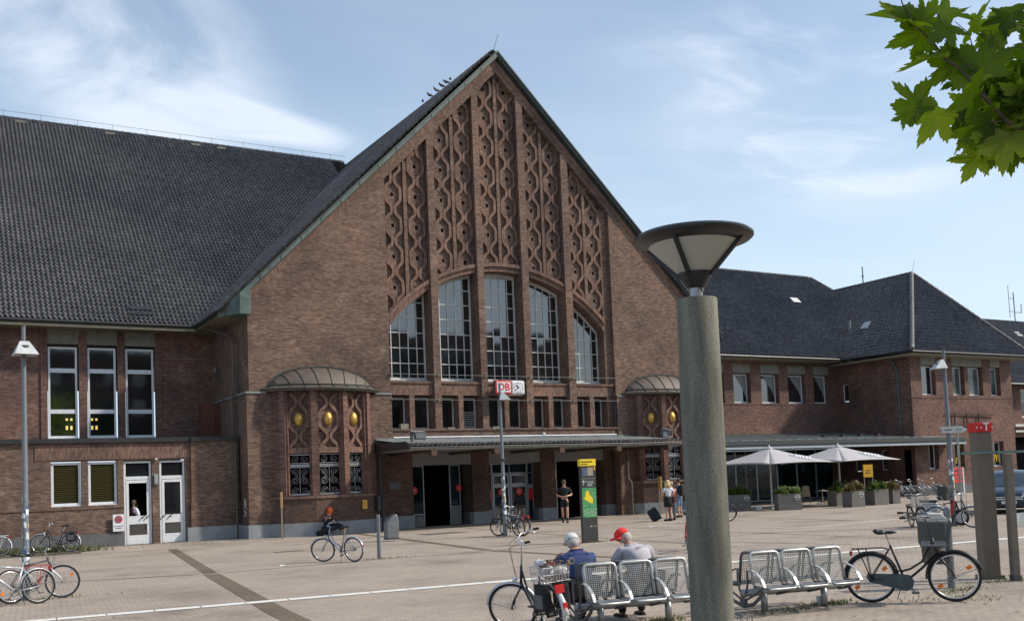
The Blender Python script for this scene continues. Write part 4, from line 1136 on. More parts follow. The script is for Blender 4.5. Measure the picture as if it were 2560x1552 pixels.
    for st in range(1, 9):
        q_ = st/8
        row = []
        for k in range(NS+1):
            s = k/NS; b_ = rows[4][k]; t_ = topp(s)
            xx = b_.x+(t_.x-b_.x)*q_; yy = b_.y+(t_.y-b_.y)*q_
            zz = b_.z+(t_.z-b_.z)*math.sin(q_*math.pi/2)**.9
            row.append(Vector((xx, min(YG, yy), max(zz, 6.4))))
        rows.append(row)
    rf = MB(); vs_ = [p for r_ in rows for p in r_]; fs_ = []
    for i in range(len(rows)-1):
        for k in range(NS): fs_.append((i*(NS+1)+k, i*(NS+1)+k+1, (i+1)*(NS+1)+k+1, (i+1)*(NS+1)+k))
    rf.add(vs_, fs_)
    # underside
    for k in range(NS):
        a_, b_ = rows[0][k], rows[0][k+1]; rf.quad(a_, b_, Vector((b_.x, YG, b_.z)), Vector((a_.x, YG, a_.z)))
    ro = rf.build('bay_roof', 'bronze', B); smooth_by_angle(ro, 25)
    sm_ = MB()
    for k in range(3, NS-2, 3):
        sm_.tube([rows[i][k]+Vector((0, -.012, .012)) for i in range(4, len(rows))], .018, 4)
        sm_.tube([rows[i][min(NS, k+0)]+Vector((0, -.012, .012)) for i in range(1, 4)], .018, 4)
    sm_.tube([rows[4][k]+Vector((0, -.02, .0)) for k in range(NS+1)], .02, 4)
    sm_.tube([rows[-1][k]+Vector((0, -.03, .04)) for k in range(NS+1)], .045, 5)
    sm_.tube([rows[1][k] for k in range(NS+1)], .035, 5)
    sm_.build('standing_seam', 'copper_dark', B)
    return B
bay(15.45); bay(34.98)

# ------------------------------------------------------------------ right wing and tower
YR = 49.4
mb = MB()
rop = [(41.05, 42.5, 6.55, 8.55), (43.52, 45.15, 6.55, 8.55), (45.99, 47.5, 6.55, 8.55), (48.47, 50.1, 6.55, 8.55), (50.95, 52.62, 6.55, 8.55), (53.42, 54.9, 6.55, 8.55)]
walls(mb, XR, 55.8, 3.4, 9.5, YR, rop, .45)
mb.box(XR, 55.8, YR-.03, YR, 6.42, 6.50)
mb.box(55.0, 55.8, YR-.02, YR+.3, 0, 3.4)
mb.build('wing_wall', 'brick_red', ST)
for (a, b, c, d) in rop:
    window(ST, a+.03, b-.0, 6.58, 8.50, YR+.36, .08, [], [], 'white', 'glass', 'wing_window', sill=.04)
    # drawn curtain edge
    cu = MB(); cu.prism([(a+.5, YR+.385, 8.42), (b-.08, YR+.385, 8.42), (b-.08, YR+.385, 6.9), (b-.3, YR+.385, 7.4)], (0, .004, 0)); fixnormals(cu.build('curtain', 'panelgrey', ST))
    mb = MB(); mb.box(a, b+.0, YR-.015, YR+.5, 8.553, 9.12); mb.build('lintel', 'lintel', ST)
tiles('wing_roof', ST, (38.0, 48.3, 9.58), (1, 0, 0), (0, 7.2, 7.35), 30.4, 10.25, keep=lambda u_, v_: (38+u_-60.2) < (10.25-v_)*.78 and (38+u_) > 38.0, pu=.25, h=.13)
mb = MB(); mb.quad((38, 55.6, 16.9), (60.4, 55.6, 16.9), (68, 63, 9.5), (38, 63, 9.5)); mb.add([(60.4, 55.6, 16.9), (68, 48.3, 9.5), (68, 63, 9.5)], [(0, 1, 2)]); mb.build('rear_roof_slope', 'tile', ST)
ridge((38, 55.5, 17.0), (60.3, 55.5, 17.0)); ridge((60.3, 55.5, 17.0), (67.9, 48.4, 9.7))
mb = MB(); mb.tube([(39.3, 48.2, 9.50), (54.85, 48.2, 9.50), (54.85, 42.3, 9.34), (67.6, 42.3, 9.34), (67.6, 49, 9.34)], .08, 8); smooth_by_angle(mb.build('gutter', 'gutter', ST))
mb = MB(); mb.box(XR, 55.8, 48.3, YR, 9.36, 9.45); mb.box(54.93, 67.5, 42.4, 43.3, 9.14, 9.24); mb.box(54.93, 55.8, 43.3, 49.3, 9.141, 9.24); mb.box(66.6, 67.5, 43.3, 49.4, 9.14, 9.24); mb.build('eaves_soffit', 'soffit', ST)
YT, TX0, TX1 = 43.3, 55.8, 66.6
mb = MB()
top_ = [(56.9, 58.33, 6.62, 8.60), (60.1, 61.38, 6.62, 8.60), (61.78, 63.36, 6.62, 8.60), (64.24, 65.34, 6.62, 8.60), (57.18, 58.16, 1.70, 3.42), (59.80, 60.84, 1.70, 3.42), (64.05, 65.22, 1.70, 3.42)]
walls(mb, TX0, TX1, 0, 9.16, YT, top_, .42)
mb.box(TX0-.03, TX1+.03, YT-.03, YT, 6.40, 6.50); mb.box(TX0, TX1, YT-.03, YT, 1.58, 1.66)
lft = [(48.45, 49.0, 6.60, 7.85), (47.69, 48.27, 1.70, 3.1), (45.49, 46.04, 1.70, 3.1), (43.6, 44.3, 0.0, 3.0)]
walls(mb, YT, YR, 0, 9.3, TX0, lft, .25, axis='x')
mb.box(TX0-.03, TX0, YT-.03, YR, 6.36, 6.44)
mb.quad((TX1, YT, 0), (TX1, 56, 0), (TX1, 56, 9.2), (TX1, YT, 9.2))
mb.build('corner_block_wall', 'brick_red', ST)
for i, (a, b, c, d) in enumerate(top_):
    window(ST, a+.03, b-.0, c+.02, d-.03, YT+.33, .075, [], [], 'white', 'glass_blind' if i in (1, 2, 3) else 'glass', 'block_window', sill=.04)
    if i in (0, 3): mb = MB(); mb.box(a, b-.0, YT-.015, YT+.5, 8.603, 9.14); mb.build('lintel', 'lintel', ST)
mb = MB(); mb.box(60.1, 63.30, YT-.015, YT+.5, 8.603, 9.14); mb.build('lintel', 'lintel', ST)
for (a, b, c, d) in lft[:3]: window(ST, a+.02, b-.02, c+.05, d-.02, TX0+.12, .06, [], [], 'white', 'glass', 'side_window', axis='x')
mb = MB(); mb.box(TX0+.2, TX0+.25, 43.4, 44.5, 0, 3.1); mb.build('dark_doorway', 'void', ST)
mb = MB(); mb.box(TX0-.04, TX1+.04, YT-.06, YT, 0, .60); mb.build('plinth', 'plinth_dark', ST)
mb = MB(); 
for z in (5.42, 4.60): mb.bar((59.1, YT-.12, z), (64.2, YT-.12, z-.16 if z > 5 else z-.02), .05, .09)
for x in (59.9, 61.2, 62.5): mb.bar((x, YT-.12, 4.55), (x, YT-.12, 5.40), .08, .06)
mb.build('sign_frame', 'rustdark', ST)
# yellow double-arch letters on the ground floor panes
for (x, z, s_) in ((60.52, 2.2, .42), (60.5, 2.9, .8), (64.75, 2.25, .5)):
    mb = MB(); y = YT+.30
    for sd in (-1, 1):
        pts = [(x+sd*s_*.28+s_*.27*math.cos(a_)*1.0, y, z-s_*.5+s_*math.sin(a_) if math.sin(a_) > 0 else z-s_*.5) for a_ in [math.pi*k/10 for k in range(11)]]
        if s_ > .7 and sd < 0: continue
        mb.tube(pts, .035 if s_ < .7 else .045, 5)
    mb.build('arch_emblem', 'lemon', ST)
tiles('block_roof', ST, (54.9, 42.35, 9.36), (1, 0, 0), (0, 4.5, 6.3), 12.7, 7.74, keep=lambda u_, v_: abs(54.9+u_-61.2) < 6.35*(1-v_/7.74)+.05, pu=.26, h=.13)
tiles('block_roof', ST, (54.88, 57.0, 9.36), (0, -1, 0), (6.3, 0, 6.3), 14.7, 8.91, keep=lambda u_, v_: (57-u_-42.35) > 4.5*(v_/8.91)-.05 and ((57-u_) < 49 or 9.36+v_*.707 > 9.58+(57-u_-48.3)*1.0-.4), pu=.26, h=.13)
tiles('block_roof', ST, (67.5, 42.35, 9.36), (0, 1, 0), (-6.3, 0, 6.3), 14.7, 8.91, keep=lambda u_, v_: u_ > 4.5*(v_/8.91)-.05)
ridge((54.85, 42.3, 9.5), (61.2, 46.85, 15.78), 'lead', .15, .42, 'hip_capping'); ridge((67.55, 42.3, 9.5), (61.2, 46.85, 15.78), 'tile', .13, .42, 'hip_capping'); ridge((61.2, 46.85, 15.74), (61.2, 56, 15.74))
pipe([(55.2, 44.75, 9.3), (55.62, 44.5, 8.9), (55.72, 44.3, 8.4), (55.72, 44.2, 4.45)], .06, 'copper')
for (p, lab) in (((55.7, 53.0, 14.4), 0), ((56.6, 47.8, 11.42), 1)):
    mb = MB()
    if lab == 0: mb.obox((55.9, 53.0, 14.55), (1, 0, 0), (0, .7, .72), (0, -.72, .7), .38, .28, .05)
    else: mb.obox((57.25, 47.85, 11.95), (0, 1, 0), (.707, 0, .707), (-.707, 0, .707), .28, .34, .05)
    mb.build('skylight', 'paleshade', ST)
mb = MB(); mb.cyl((57.2, 49.25, 11.2), (57.2, 49.25, 12.5), .13); mb.obox((57.1, 49.2, 11.6), (0, 1, 0), (.7, 0, .7), (-.7, 0, .7), .3, .35, .03); mb.build('vent_pipe', 'lead', ST)
mb = MB(); mb.tube([(61.25, 46.8, 15.8), (61.28, 46.7, 16.3), (61.4, 46.7, 16.65)], .015, 4); mb.tube([(25.1, 43.2, 23.9), (25.14, 43.1, 24.2), (25.3, 43.0, 24.75)], .015, 4); mb.build('lightning_rod', 'lead', ST)
# right canopy and the shop front under it
mb = MB(); mb.add([(38.4, 42.3, 3.76), (59.6, 42.3, 3.76), (59.6, YT, 3.86), (TX0, YT, 3.88), (TX0, YR, 4.46), (38.4, YR, 4.46)], [(0, 1, 2, 3, 4, 5)])
for k in range(20): mb.bar((39+k*.86, 42.34, 3.79), (39+k*.86, YR-.1, 4.48), .03, .03)
c2 = mb.build('shop_canopy', 'lead', ST)
mb = MB(); mb.box(38.4, 59.6, 42.28, 42.40, 3.42, 3.75); mb.box(38.4, 59.6, 42.24, 42.28, 3.52, 3.72); mb.build('canopy_fascia', 'anthracite', c2)
mb = MB(); mb.box(38.4, 59.6, 42.22, 42.36, 3.28, 3.40); mb.build('canopy_strip', 'alu', c2)
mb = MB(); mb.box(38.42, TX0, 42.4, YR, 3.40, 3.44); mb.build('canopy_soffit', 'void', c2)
for k, x in enumerate((48.9, 50.2, 51.4, 52.6)):
    mb = MB(); mb.box(x, x+.28, 44.6-k*.35, 44.9-k*.35, 4.0, 4.12); mb.build('roof_spike', 'black', c2)
xs_ = [38.45, 40.3, 42.15, 44.0, 45.83, 47.69, 49.54, 51.39, 53.23, 54.97]
for a, b in zip(xs_[:-1], xs_[1:]):
    wv_ = window(ST, a+.004, b-.004, 0.02, 3.38, YR+.05, .06, [(a+b)/2] if 45 < a < 46.5 else [], [2.75], 'alu', 'glass_teal', 'shop_window')
    if 45 < a < 46.5:
        for cx_ in ((a+(a+b)/2)/2, (b+(a+b)/2)/2):
            q = MB(); q.torus((cx_, YR+.03, 1.95), .33, .03, 'y', 20, 4); 
            for zz in (1.98, 1.84): q.tube([(cx_-.28, YR+.03, zz-.03), (cx_-.1, YR+.03, zz+.06), (cx_+.08, YR+.03, zz-.03), (cx_+.28, YR+.03, zz+.05)], .028, 4)
            q.build('door_emblem', 'alu', wv_)
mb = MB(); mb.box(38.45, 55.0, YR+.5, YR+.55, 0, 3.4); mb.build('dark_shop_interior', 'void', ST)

# lower wing beyond the corner block
FW = thing('lower_wing', 'lower brick wing with tiled roof and white windows beyond the corner block, far right', 'building', (0, 0, 0))
mb = MB(); fop = [(77.1, 78.4, 5.5, 7.8), (80, 81.3, 5.5, 7.8), (83, 84.3, 5.5, 7.8), (75.9, 79.9, 0, 3.9)]
walls(mb, TX1+.01, 100, 0, 8.1, YR, fop, .3); mb.quad((100, YR, 0), (100, 62, 0), (100, 62, 8.1), (100, YR, 8.1)); mb.build('wall', 'brick_red', FW)
for (a, b, c, d) in fop[:3]: window(FW, a, b, c, d, YR+.15, .12, [(a+b)/2], [6.9], 'white', 'glass_blind', sill=.1)
mb = MB(); mb.box(75.7, 90, YR-.3, YR, 4.75, 4.95); mb.box(75.7, 90, YR-.3, YR, 4.3, 4.45); mb.build('white_ledge', 'whiteold', FW)
mb = MB(); mb.box(75.9, 79.9, YR+.28, YR+.3, 0, 3.9); mb.build('dark_opening', 'void', FW)
o = tiles('roof', FW, (66.4, 48.4, 8.15), (1, 0, 0), (0, 6.2, 6.3), 33, 8.84, pu=.25, pv=.36)
mb = MB(); mb.quad((66.4, 54.6, 14.4), (99.4, 54.6, 14.4), (99.4, 61, 8.1), (66.4, 61, 8.1)); mb.add([(99.4, 48.4, 8.1), (99.4, 61, 8.1), (99.4, 54.6, 14.4)], [(0, 1, 2)]); mb.build('rear_roof_slope', 'tile', FW)
mb = MB(); mb.tube([(66.4, 48.3, 8.1), (99.4, 48.3, 8.1)], .09, 6); mb.build('gutter', 'gutter', FW)
mb = MB(); mb.obox((83.4, 53.2, 13.1), (1, 0, 0), (0, .7, .71), (0, -.71, .7), .35, .35, .05); mb.build('skylight', 'paleshade', FW)
# aerials
mb = MB(); mb.tube([(68.2, 57, 9.5), (68.2, 57, 18.8)], .05, 6); mb.cyl((68.2, 57, 17.9), (68.2, 57, 18.05), .09, None, 6)
tag(mb.build('roof_aerial', 'lead'), 'single thin grey aerial standing behind the corner block roof ridge', 'aerial')
mb = MB(); mb.tube([(87.4, 56, 13), (87.35, 56, 17.6)], .05, 6); mb.tube([(86.65, 56, 15.2), (86.6, 56, 18.2)], .03, 5); mb.tube([(88.4, 56, 15.7), (88.45, 56, 16.6)], .04, 5)
mb.bar((86.6, 56, 17.0), (87.4, 56, 17.0), .04); mb.bar((86.6, 56, 15.8), (87.4, 56, 15.8), .04); mb.bar((87.4, 56, 15.75), (88.45, 56, 15.75), .05)
tag(mb.build('roof_aerial', 'lead'), 'grey forked aerial mast above the far right roof', 'aerial')
# ================================================================== street things
def rot2(x, y, a): return (x*math.cos(a)-y*math.sin(a), x*math.sin(a)+y*math.cos(a))
# DB sign and station clock on one bracket
t = thing('station_sign', 'square white sign with red DB letters and red border, fixed beside the clock', 'sign', (24.58, 42.72, 6.65))
mb = MB(); mb.box(-.47, .47, -.10, .16, -.335, .335); mb.build('sign_case', 'steel_dark', t, bevel=.05)
mb = MB(); mb.box(-.46, .46, -.14, -.101, -.325, .325); mb.build('red_border', 'redsign', t, bevel=.06)
mb = MB(); mb.box(-.385, .385, -.155, -.141, -.25, .25); mb.build('white_field', 'white', t, bevel=.03)
text('DB', .50, 'redsign', t, (.0, -.160, -.005), (R(90), 0, 0), 'red_letters', xs=1.02, bold=.012)
t = thing('station_clock', 'square white station clock beside the red DB sign, hands near twenty to eleven', 'clock', (25.43, 42.72, 6.645))
mb = MB(); mb.box(-.375, .375, -.12, .16, -.335, .335); mb.build('clock_case', 'white', t, bevel=.07)
mb = MB()
for k in range(12):
    a = math.pi*k/6; r0 = .23 if k % 3 else .21; w_ = .012 if k % 3 else .018
    mb.bar((math.sin(a)*r0, -.126, math.cos(a)*r0), (math.sin(a)*.285, -.126, math.cos(a)*.285), w_*2, .008, upv=(0, -1, 0))
mb.build('hour_marks', 'black', t)
for nm, a, ln, wd in (('hour_hand', R(-40), .17, .045), ('minute_hand', R(232), .25, .03)):
    mb = MB(); mb.bar((-math.sin(a)*.04, -.136, -math.cos(a)*.04), (math.sin(a)*ln, -.136, math.cos(a)*ln), wd, .008, upv=(0, -1, 0)); mb.build(nm, 'black', t)
mb = MB(); mb.box(-.9, .3, .0, .3, .34, .40); mb.box(-.7, -.6, .1, .55, .2, .34); mb.build('wall_bracket', 'steel_dark', t)

# floodlights standing on the entrance canopy
for (x, y, z, a, lab) in ((18.5, 39.62, 3.94, .15, 'dark boxy floodlight on the left end of the entrance canopy'), (32.4, 39.75, 3.94, .5, 'dark boxy floodlight on the right end of the entrance canopy')):
    t = thing('floodlight', lab, 'floodlight', (x, y, z), a, 'floodlights on the canopy')
    mb = MB(); mb.prism([(-.3, -.1, .05), (-.3, -.14, .36), (-.3, .18, .42), (-.3, .24, .1)], (.6, 0, 0)); fixnormals(mb.build('housing', 'steel_dark', t))
    mb = MB(); mb.prism([(-.31, -.14, .365), (-.31, .18, .425), (-.31, .18, .445), (-.31, -.16, .385)], (.62, 0, 0)); fixnormals(mb.build('lid', 'steel_bright', t))
    mb = MB(); mb.box(-.24, .24, -.155, -.14, .1, .32); mb.build('lens', 'glass', t)
    mb = MB(); mb.box(-.34, -.31, -.1, .1, 0, .25); mb.box(.31, .34, -.1, .1, 0, .25); mb.box(-.36, .36, -.12, .12, -.02, .02); mb.build('bracket', 'steel', t)

# street lamps with a folded metal shade on a slim pole
def street_lamp(loc, H, ash, label, rb, rz=0.0):
    t = thing('street_lamp', label, 'street lamp', loc, rz, 'slim pole lamps with folded shades')
    mb = MB(); mb.tube([(0, 0, 0), (0, 0, .9), (0, 0, .92), (0, 0, H)], [rb, rb, rb*.93, rb*.52], 14); mb.cyl((0, 0, H), (0, 0, H+.02), rb*.6, None, 14)
    smooth_by_angle(mb.build('pole', 'stickered', t))
    s = MB(); w_, d_, h_ = .23, .30, .30; z = H-.62
    top = [(-.09, .05), (.09, .05), (.09, .13), (-.09, .13)]; bot = [(-w_, -.02), (w_, -.02), (w_, d_*1.35), (-w_, d_*1.35)]
    vs_ = [(x, y, z+h_) for x, y in top]+[(x, y, z) for x, y in bot]
    s.add(vs_, [(0, 1, 2, 3), (0, 4, 5, 1), (1, 5, 6, 2), (2, 6, 7, 3), (3, 7, 4, 0)])
    so = s.build('folded_shade', 'paleshade', t); so.rotation_euler = (0, 0, ash); md = so.modifiers.new('solid', 'SOLIDIFY'); md.thickness = .012
    u_ = MB(); u_.cyl((0, .2, z+.03), (0, .2, z+.2), .08); u_.box(-.16, .16, .05, .33, z+.02, z+.045); uo = u_.build('lamp_unit', 'steel_dark', t); uo.rotation_euler = (0, 0, ash)
    return t
street_lamp((1.80, 23.3, 0), 5.72, R(185), 'slim grey pole lamp with two bikes leaned against it, far left', .075)
street_lamp((18.72, 32.75, 0), 5.72, R(-120), 'slim grey pole lamp in front of the entrance, stickered, bikes locked to it', .085)
street_lamp((29.45, 21.5, 0), 5.85, R(62), 'slim grey pole lamp near the right corner block, with an arrow sign', .095)
# dark collar on the centre pole
mb = MB(); mb.lathe([(.05, 0), (.17, .03), (.17, .05), (.05, .07)], (18.72, 32.75, 2.82), 14)
tag(smooth_by_angle(mb.build('pole_collar', 'black')), 'flat black collar ring round the pole lamp before the entrance', 'collar')
# arrow sign on the right pole
t = thing('arrow_sign', 'small white arrow shaped direction sign on the right pole lamp', 'sign', (29.5, 21.35, 3.17), R(-28))
mb = MB(); mb.prism([(-.42, 0, -.10), (.30, 0, -.10), (.50, 0, 0), (.30, 0, .12), (-.46, 0, .12), (-.38, 0, 0)], (0, .03, 0)); fixnormals(mb.build('sign_panel', 'paleshade', t))
mb = MB(); mb.box(-.3, -.05, -.006, 0, -.01, .02); mb.box(.1, .28, -.006, 0, .0, .02); mb.build('dark_lettering', 'steel_dark', t)
# slim second post behind it
mb = MB(); mb.tube([(29.75, 21.4, 0), (29.75, 21.4, 3.35)], .035, 8)
tag(mb.build('sign_post', 'steel'), 'thin steel sign post right beside the arrow sign pole', 'post')

# big concrete column lamp
t = thing('column_lamp', 'thick concrete column lamp with black rimmed cone head in the foreground', 'column lamp', (6.38, 7.3, 0))
mb = MB(); mb.lathe([(.203, 0), (.199, 3.0), (.195, 3.74), (.190, 3.752)], (0, 0, 0), 48); smooth_by_angle(mb.build('concrete_column', 'concrete', t))
mb = MB(); mb.lathe([(.062, 3.75), (.062, 3.88)], (0, 0, 0), 24); mb.box(.02, .04, -.07, -.055, 3.82, 3.85); smooth_by_angle(mb.build('steel_neck', 'steel', t))
mb = MB(); mb.lathe([(.064, 3.855), (.085, 3.86), (.168, 3.985), (.168, 4.0), (.14, 4.005)], (0, 0, 0), 32); smooth_by_angle(mb.build('lower_cup', 'black', t))
mb = MB(); mb.lathe([(.14, 3.99), (.155, 3.995), (.445, 4.285), (.445, 4.30), (.1, 4.30)], (0, 0, 0), 40); smooth_by_angle(mb.build('diffuser_cone', 'diffuser', t))
mb = MB(); mb.lathe([(.43, 4.27), (.54, 4.305), (.568, 4.33), (.570, 4.35), (.54, 4.375), (.3, 4.42), (.02, 4.43)], (0, 0, 0), 56); smooth_by_angle(mb.build('rim_hood', 'black', t))
for k in range(4):
    a = R(28+90*k); c_, s_ = math.cos(a), math.sin(a)
    mb = MB(); mb.bar((.155*c_, .155*s_, 3.97), (.50*c_, .50*s_, 4.315), .036, .034, upv=(0, 0, 1)); mb.build('stay', 'black', t)

# information pillar
t = thing('information_pillar', 'tall dark information pillar with yellow head and green town map', 'sign', (18.36, 26.66, 0), R(-3))
mb = MB(); mb.box(-.285, .285, -.05, .07, 0, 2.46); mb.build('pillar_body', 'anthracite', t, bevel=.008)
mb = MB(); mb.box(-.30, .29, -.07, .09, 2.44, 2.66); mb.build('yellow_head', 'lemon', t, bevel=.006)
mb = MB(); mb.box(-.255, .265, -.054, -.0505, .80, 1.74); mb.build('green_map', 'green', t)
mb = MB(); mb.prism([(-.12, -.0575, 1.63), (-.02, -.0575, 1.66), (.02, -.0575, 1.52), (.14, -.0575, 1.40), (.13, -.0575, 1.24), (.05, -.0575, 1.25), (-.19, -.0575, 1.38), (-.14, -.0575, 1.5)], (0, .003, 0)); fixnormals(mb.build('yellow_town_shape', 'lemon', t))
mb = MB()
for pts in ([(-.25, 1.16), (-.1, 1.18), (-.02, 1.26), (.1, 1.15), (.2, 1.2), (.25, 1.45)], [(.05, 1.7), (.1, 1.6), (.25, 1.55)], [(.0, 1.74), (.02, 1.6), (.08, 1.5), (.26, 1.42)], [(-.25, 1.42), (-.18, 1.4)]):
    mb.tube([(p[0], -.057, p[1]) for p in pts], .006, 4)
for x in (-.2, -.11, -.02, .07, .14, .21):
    for k in range(9):
        if (k*7+int(x*100)) % 4: mb.box(x-.028, x+.028, -.058, -.0545, .84+k*.028, .853+k*.028)
mb.build('map_print', 'paleshade', t)
mb = MB(); mb.box(-.22, .04, -.056, -.0505, 2.12, 2.38); mb.build('blue_picture', 'bikeblue', t)
mb = MB(); mb.box(-.02, .18, -.0585, -.0565, 2.13, 2.40); mb.build('beige_picture', 'cane', t)
mb = MB(); mb.box(.22, .27, -.056, -.0505, 2.30, 2.42); mb.build('orange_tab', 'yellow', t)
mb = MB(); mb.bar((-.19, -.054, 1.83), (-.19, -.054, 1.98), .016, .008, upv=(0, -1, 0)); mb.bar((-.24, -.054, 1.92), (-.19, -.054, 1.985), .016, .008, upv=(0, -1, 0)); mb.bar((-.14, -.054, 1.92), (-.19, -.054, 1.985), .016, .008, upv=(0, -1, 0))
mb.box(-.10, -.07, -.057, -.051, 1.93, 1.96); mb.box(-.27, .25, -.053, -.0505, 2.035, 2.04); mb.box(0, .04, -.058, -.051, .50, .53)
mb.build('white_arrow', 'white', t)
for i, (s_, z) in enumerate((('Hauptbahnhof', 1.945), ('Stadtmitte', 1.895), ('Museum', 1.845), ('Bert-Brecht-Haus', 1.80))):
    if i < 1: text('Innenstadt', .05, 'white', t, (.07, -.054, z), (R(90), 0, 0), 'white_lettering')
mb = MB()
for z, x1 in ((1.895, .2), (1.845, .12), (1.81, .15)): mb.box(-.05, x1, -.054, -.051, z-.009, z+.009)
mb.box(.05, .25, -.054, -.051, .512, .522); mb.build('small_print', 'paleshade', t)
text('Hauptbahnhof', .075, 'anthracite', t, (-.27, -.074, 2.58), (R(90), 0, 0), 'head_lettering', align='LEFT')
text('Oberhausen', .05, 'anthracite', t, (-.27, -.074, 2.50), (R(90), 0, 0), 'head_lettering', align='LEFT')

# phone pillar with magenta-red head, and its slim partner with the glass pane between
t = thing('phone_pillar', 'tall grey brown telephone pillar with red T head', 'telephone pillar', (16.40, 11.31, 0), R(-27))
mb = MB(); mb.prism([(-.15, -.10, 0), (.12, -.13, 0), (.12, .15, 0), (-.15, .15, 0)], (0, 0, 2.62)); fixnormals(mb.build('pillar_body', 'kiosk', t, bevel=.01))
mb = MB(); mb.box(.121, .127, -.12, .14, .03, 2.60); mb.build('side_panel', 'kiosk_side', t)
mb = MB(); mb.box(-.165, .14, -.145, .165, 2.62, 2.79); mb.build('red_head', 'redsign', t, bevel=.006)
text('T', .19, 'white', t, (.02, -.150, 2.705), (R(90), 0, 0), 'white_letter_T', bold=.004)
mb = MB()
for x in (-.15, -.07, .13): mb.box(x-.012, x+.012, -.151, -.145, 2.685, 2.71)
for y in (-.02, .06): mb.box(.14, .146, y-.012, y+.012, 2.685, 2.71)
mb.build('white_squares', 'white', t)
mb = MB(); mb.box(.128, .132, -.02, .08, 1.78, 1.98); o = mb.build('red_sticker', 'redsign', t)
mb = MB(); mb.box(-.19, .19, -.14, .18, 0, .07); mb.build('foot', 'steel_dark', t)
t = thing('slim_pillar', 'shorter narrow brown steel post right of the telephone pillar', 'post', (16.38, 10.82, 0), R(-27))
mb = MB(); mb.box(-.06, .06, -.07, .07, 0, 2.21); mb.build('post_body', 'kiosk', t, bevel=.008)
mb = MB(); mb.box(-.068, .068, -.08, .08, 0, .1); mb.build('foot', 'steel_dark', t)
mb = MB(); mb.bar((15.95, 11.42, 2.25), (17.6, 10.45, 2.24), .012, .045)
tag(mb.build('glass_rail', 'railgreen'), 'pale green glass edged rail running from the telephone pillar to the right', 'rail')

# litter bins
def bin_(loc, rz, label, oval, s=1.0, postH=1.25, postoff=-.34, big=False):
    t = thing('litter_bin', label, 'litter bin', loc, rz, None, s)
    prof = [(-.24, .02), (.24, .02), (.25, .6), (.20, .86), (.12, .90), (-.24, .60)]
    mb = MB(); mb.prism([(x, -.17, z+.08) for x, z in prof], (0, .34, 0)); smooth_by_angle(fixnormals(mb.build('bin_body', 'lampgrey', t, bevel=.035)), 50)
    mb = MB(); mb.box(-.25, .25, -.18, .18, .06, .10); mb.build('base_flap', 'steel_dark', t)
    if oval:
        mb = MB(); mb.lathe([(.09, 0), (.09, .006)], (0, 0, 0), 20); o = mb.build('blue_oval_badge', 'bikeblue', t); o.location = (-.02, -.175, .62); o.rotation_euler = (R(90), 0, 0); o.scale = (1, .6, 1)
        mb = MB(); mb.torus((0, 0, .007), .085, .006, 'z', 20, 4); q = mb.build('badge_ring', 'paleshade', t); q.location = (-.02, -.175, .62); q.rotation_euler = (R(90), 0, 0); q.scale = (1, .6, 1)
    return t
bin_((14.98, 34.75, 0), .0, 'grey litter bin with slanted top and oval badge near the left canopy end', True, 1.02)
mb = MB(); mb.box(17.8, 17.98, 42.75, 42.9, .95, 1.6); mb.box(17.84, 17.94, 42.72, 42.75, 1.3, 1.45)
tag(mb.build('junction_box', 'anthracite'), 'narrow dark cable box at the foot of the canopy corner downpipe', 'box')
mb = MB(); mb.tube([(11.2, 26.9, 0), (11.2, 26.9, 1.22)], .055, 12); mb.lathe([(.055, 1.22), (.05, 1.25), (.02, 1.26)], (11.2, 26.9, 0), 12)
tag(smooth_by_angle(mb.build('bollard', 'lampgrey')), 'grey steel bollard left of the litter bin by the canopy', 'bollard')
# big bin with its pole at the right
t = thing('litter_bin', 'large dark grey litter bin on a green grey pole behind the bike with the crate', 'litter bin', (14.80, 11.0, 0), R(-30), scale=.97)
mb = MB(); prof = [(-.19, .42), (.14, .42), (.16, 1.18), (.08, 1.28), (-.16, 1.29), (-.23, 1.20)]
mb.prism([(x-.17, -.13, z) for x, z in prof], (0, .3, 0)); smooth_by_angle(fixnormals(mb.build('bin_body', 'anthracite', t, bevel=.04)), 50)
mb = MB(); mb.prism([(-.415, -.14, 1.20), (-.34, -.14, 1.31), (-.09, -.14, 1.30), (.0, -.14, 1.19), (-.03, -.14, 1.14), (-.39, -.14, 1.15)], (0, .32, 0)); fixnormals(mb.build('pale_hood', 'paleshade', t, bevel=.02))
mb = MB(); mb.tube([(.06, 0, 0), (.06, 0, 1.36)], .062, 14); mb.lathe([(.062, 1.36), (.05, 1.39), (.01, 1.40)], (.06, 0, 0), 14); smooth_by_angle(mb.build('pole', 'lampgrey', t))
mb = MB(); mb.tube([(.06, 0, 1.10), (.06, 0, 1.2)], .065, 14); mb.build('sticker', 'paleshade', t)
# dark bin box on the right pole lamp
mb = MB(); mb.box(29.0, 29.42, 21.4, 21.75, .85, 1.32); mb.box(29.04, 29.38, 21.385, 21.4, 1.12, 1.28)
tag(mb.build('litter_bin', 'anthracite', bevel=.02), 'small dark litter bin hung on the right pole lamp among bikes', 'litter bin')

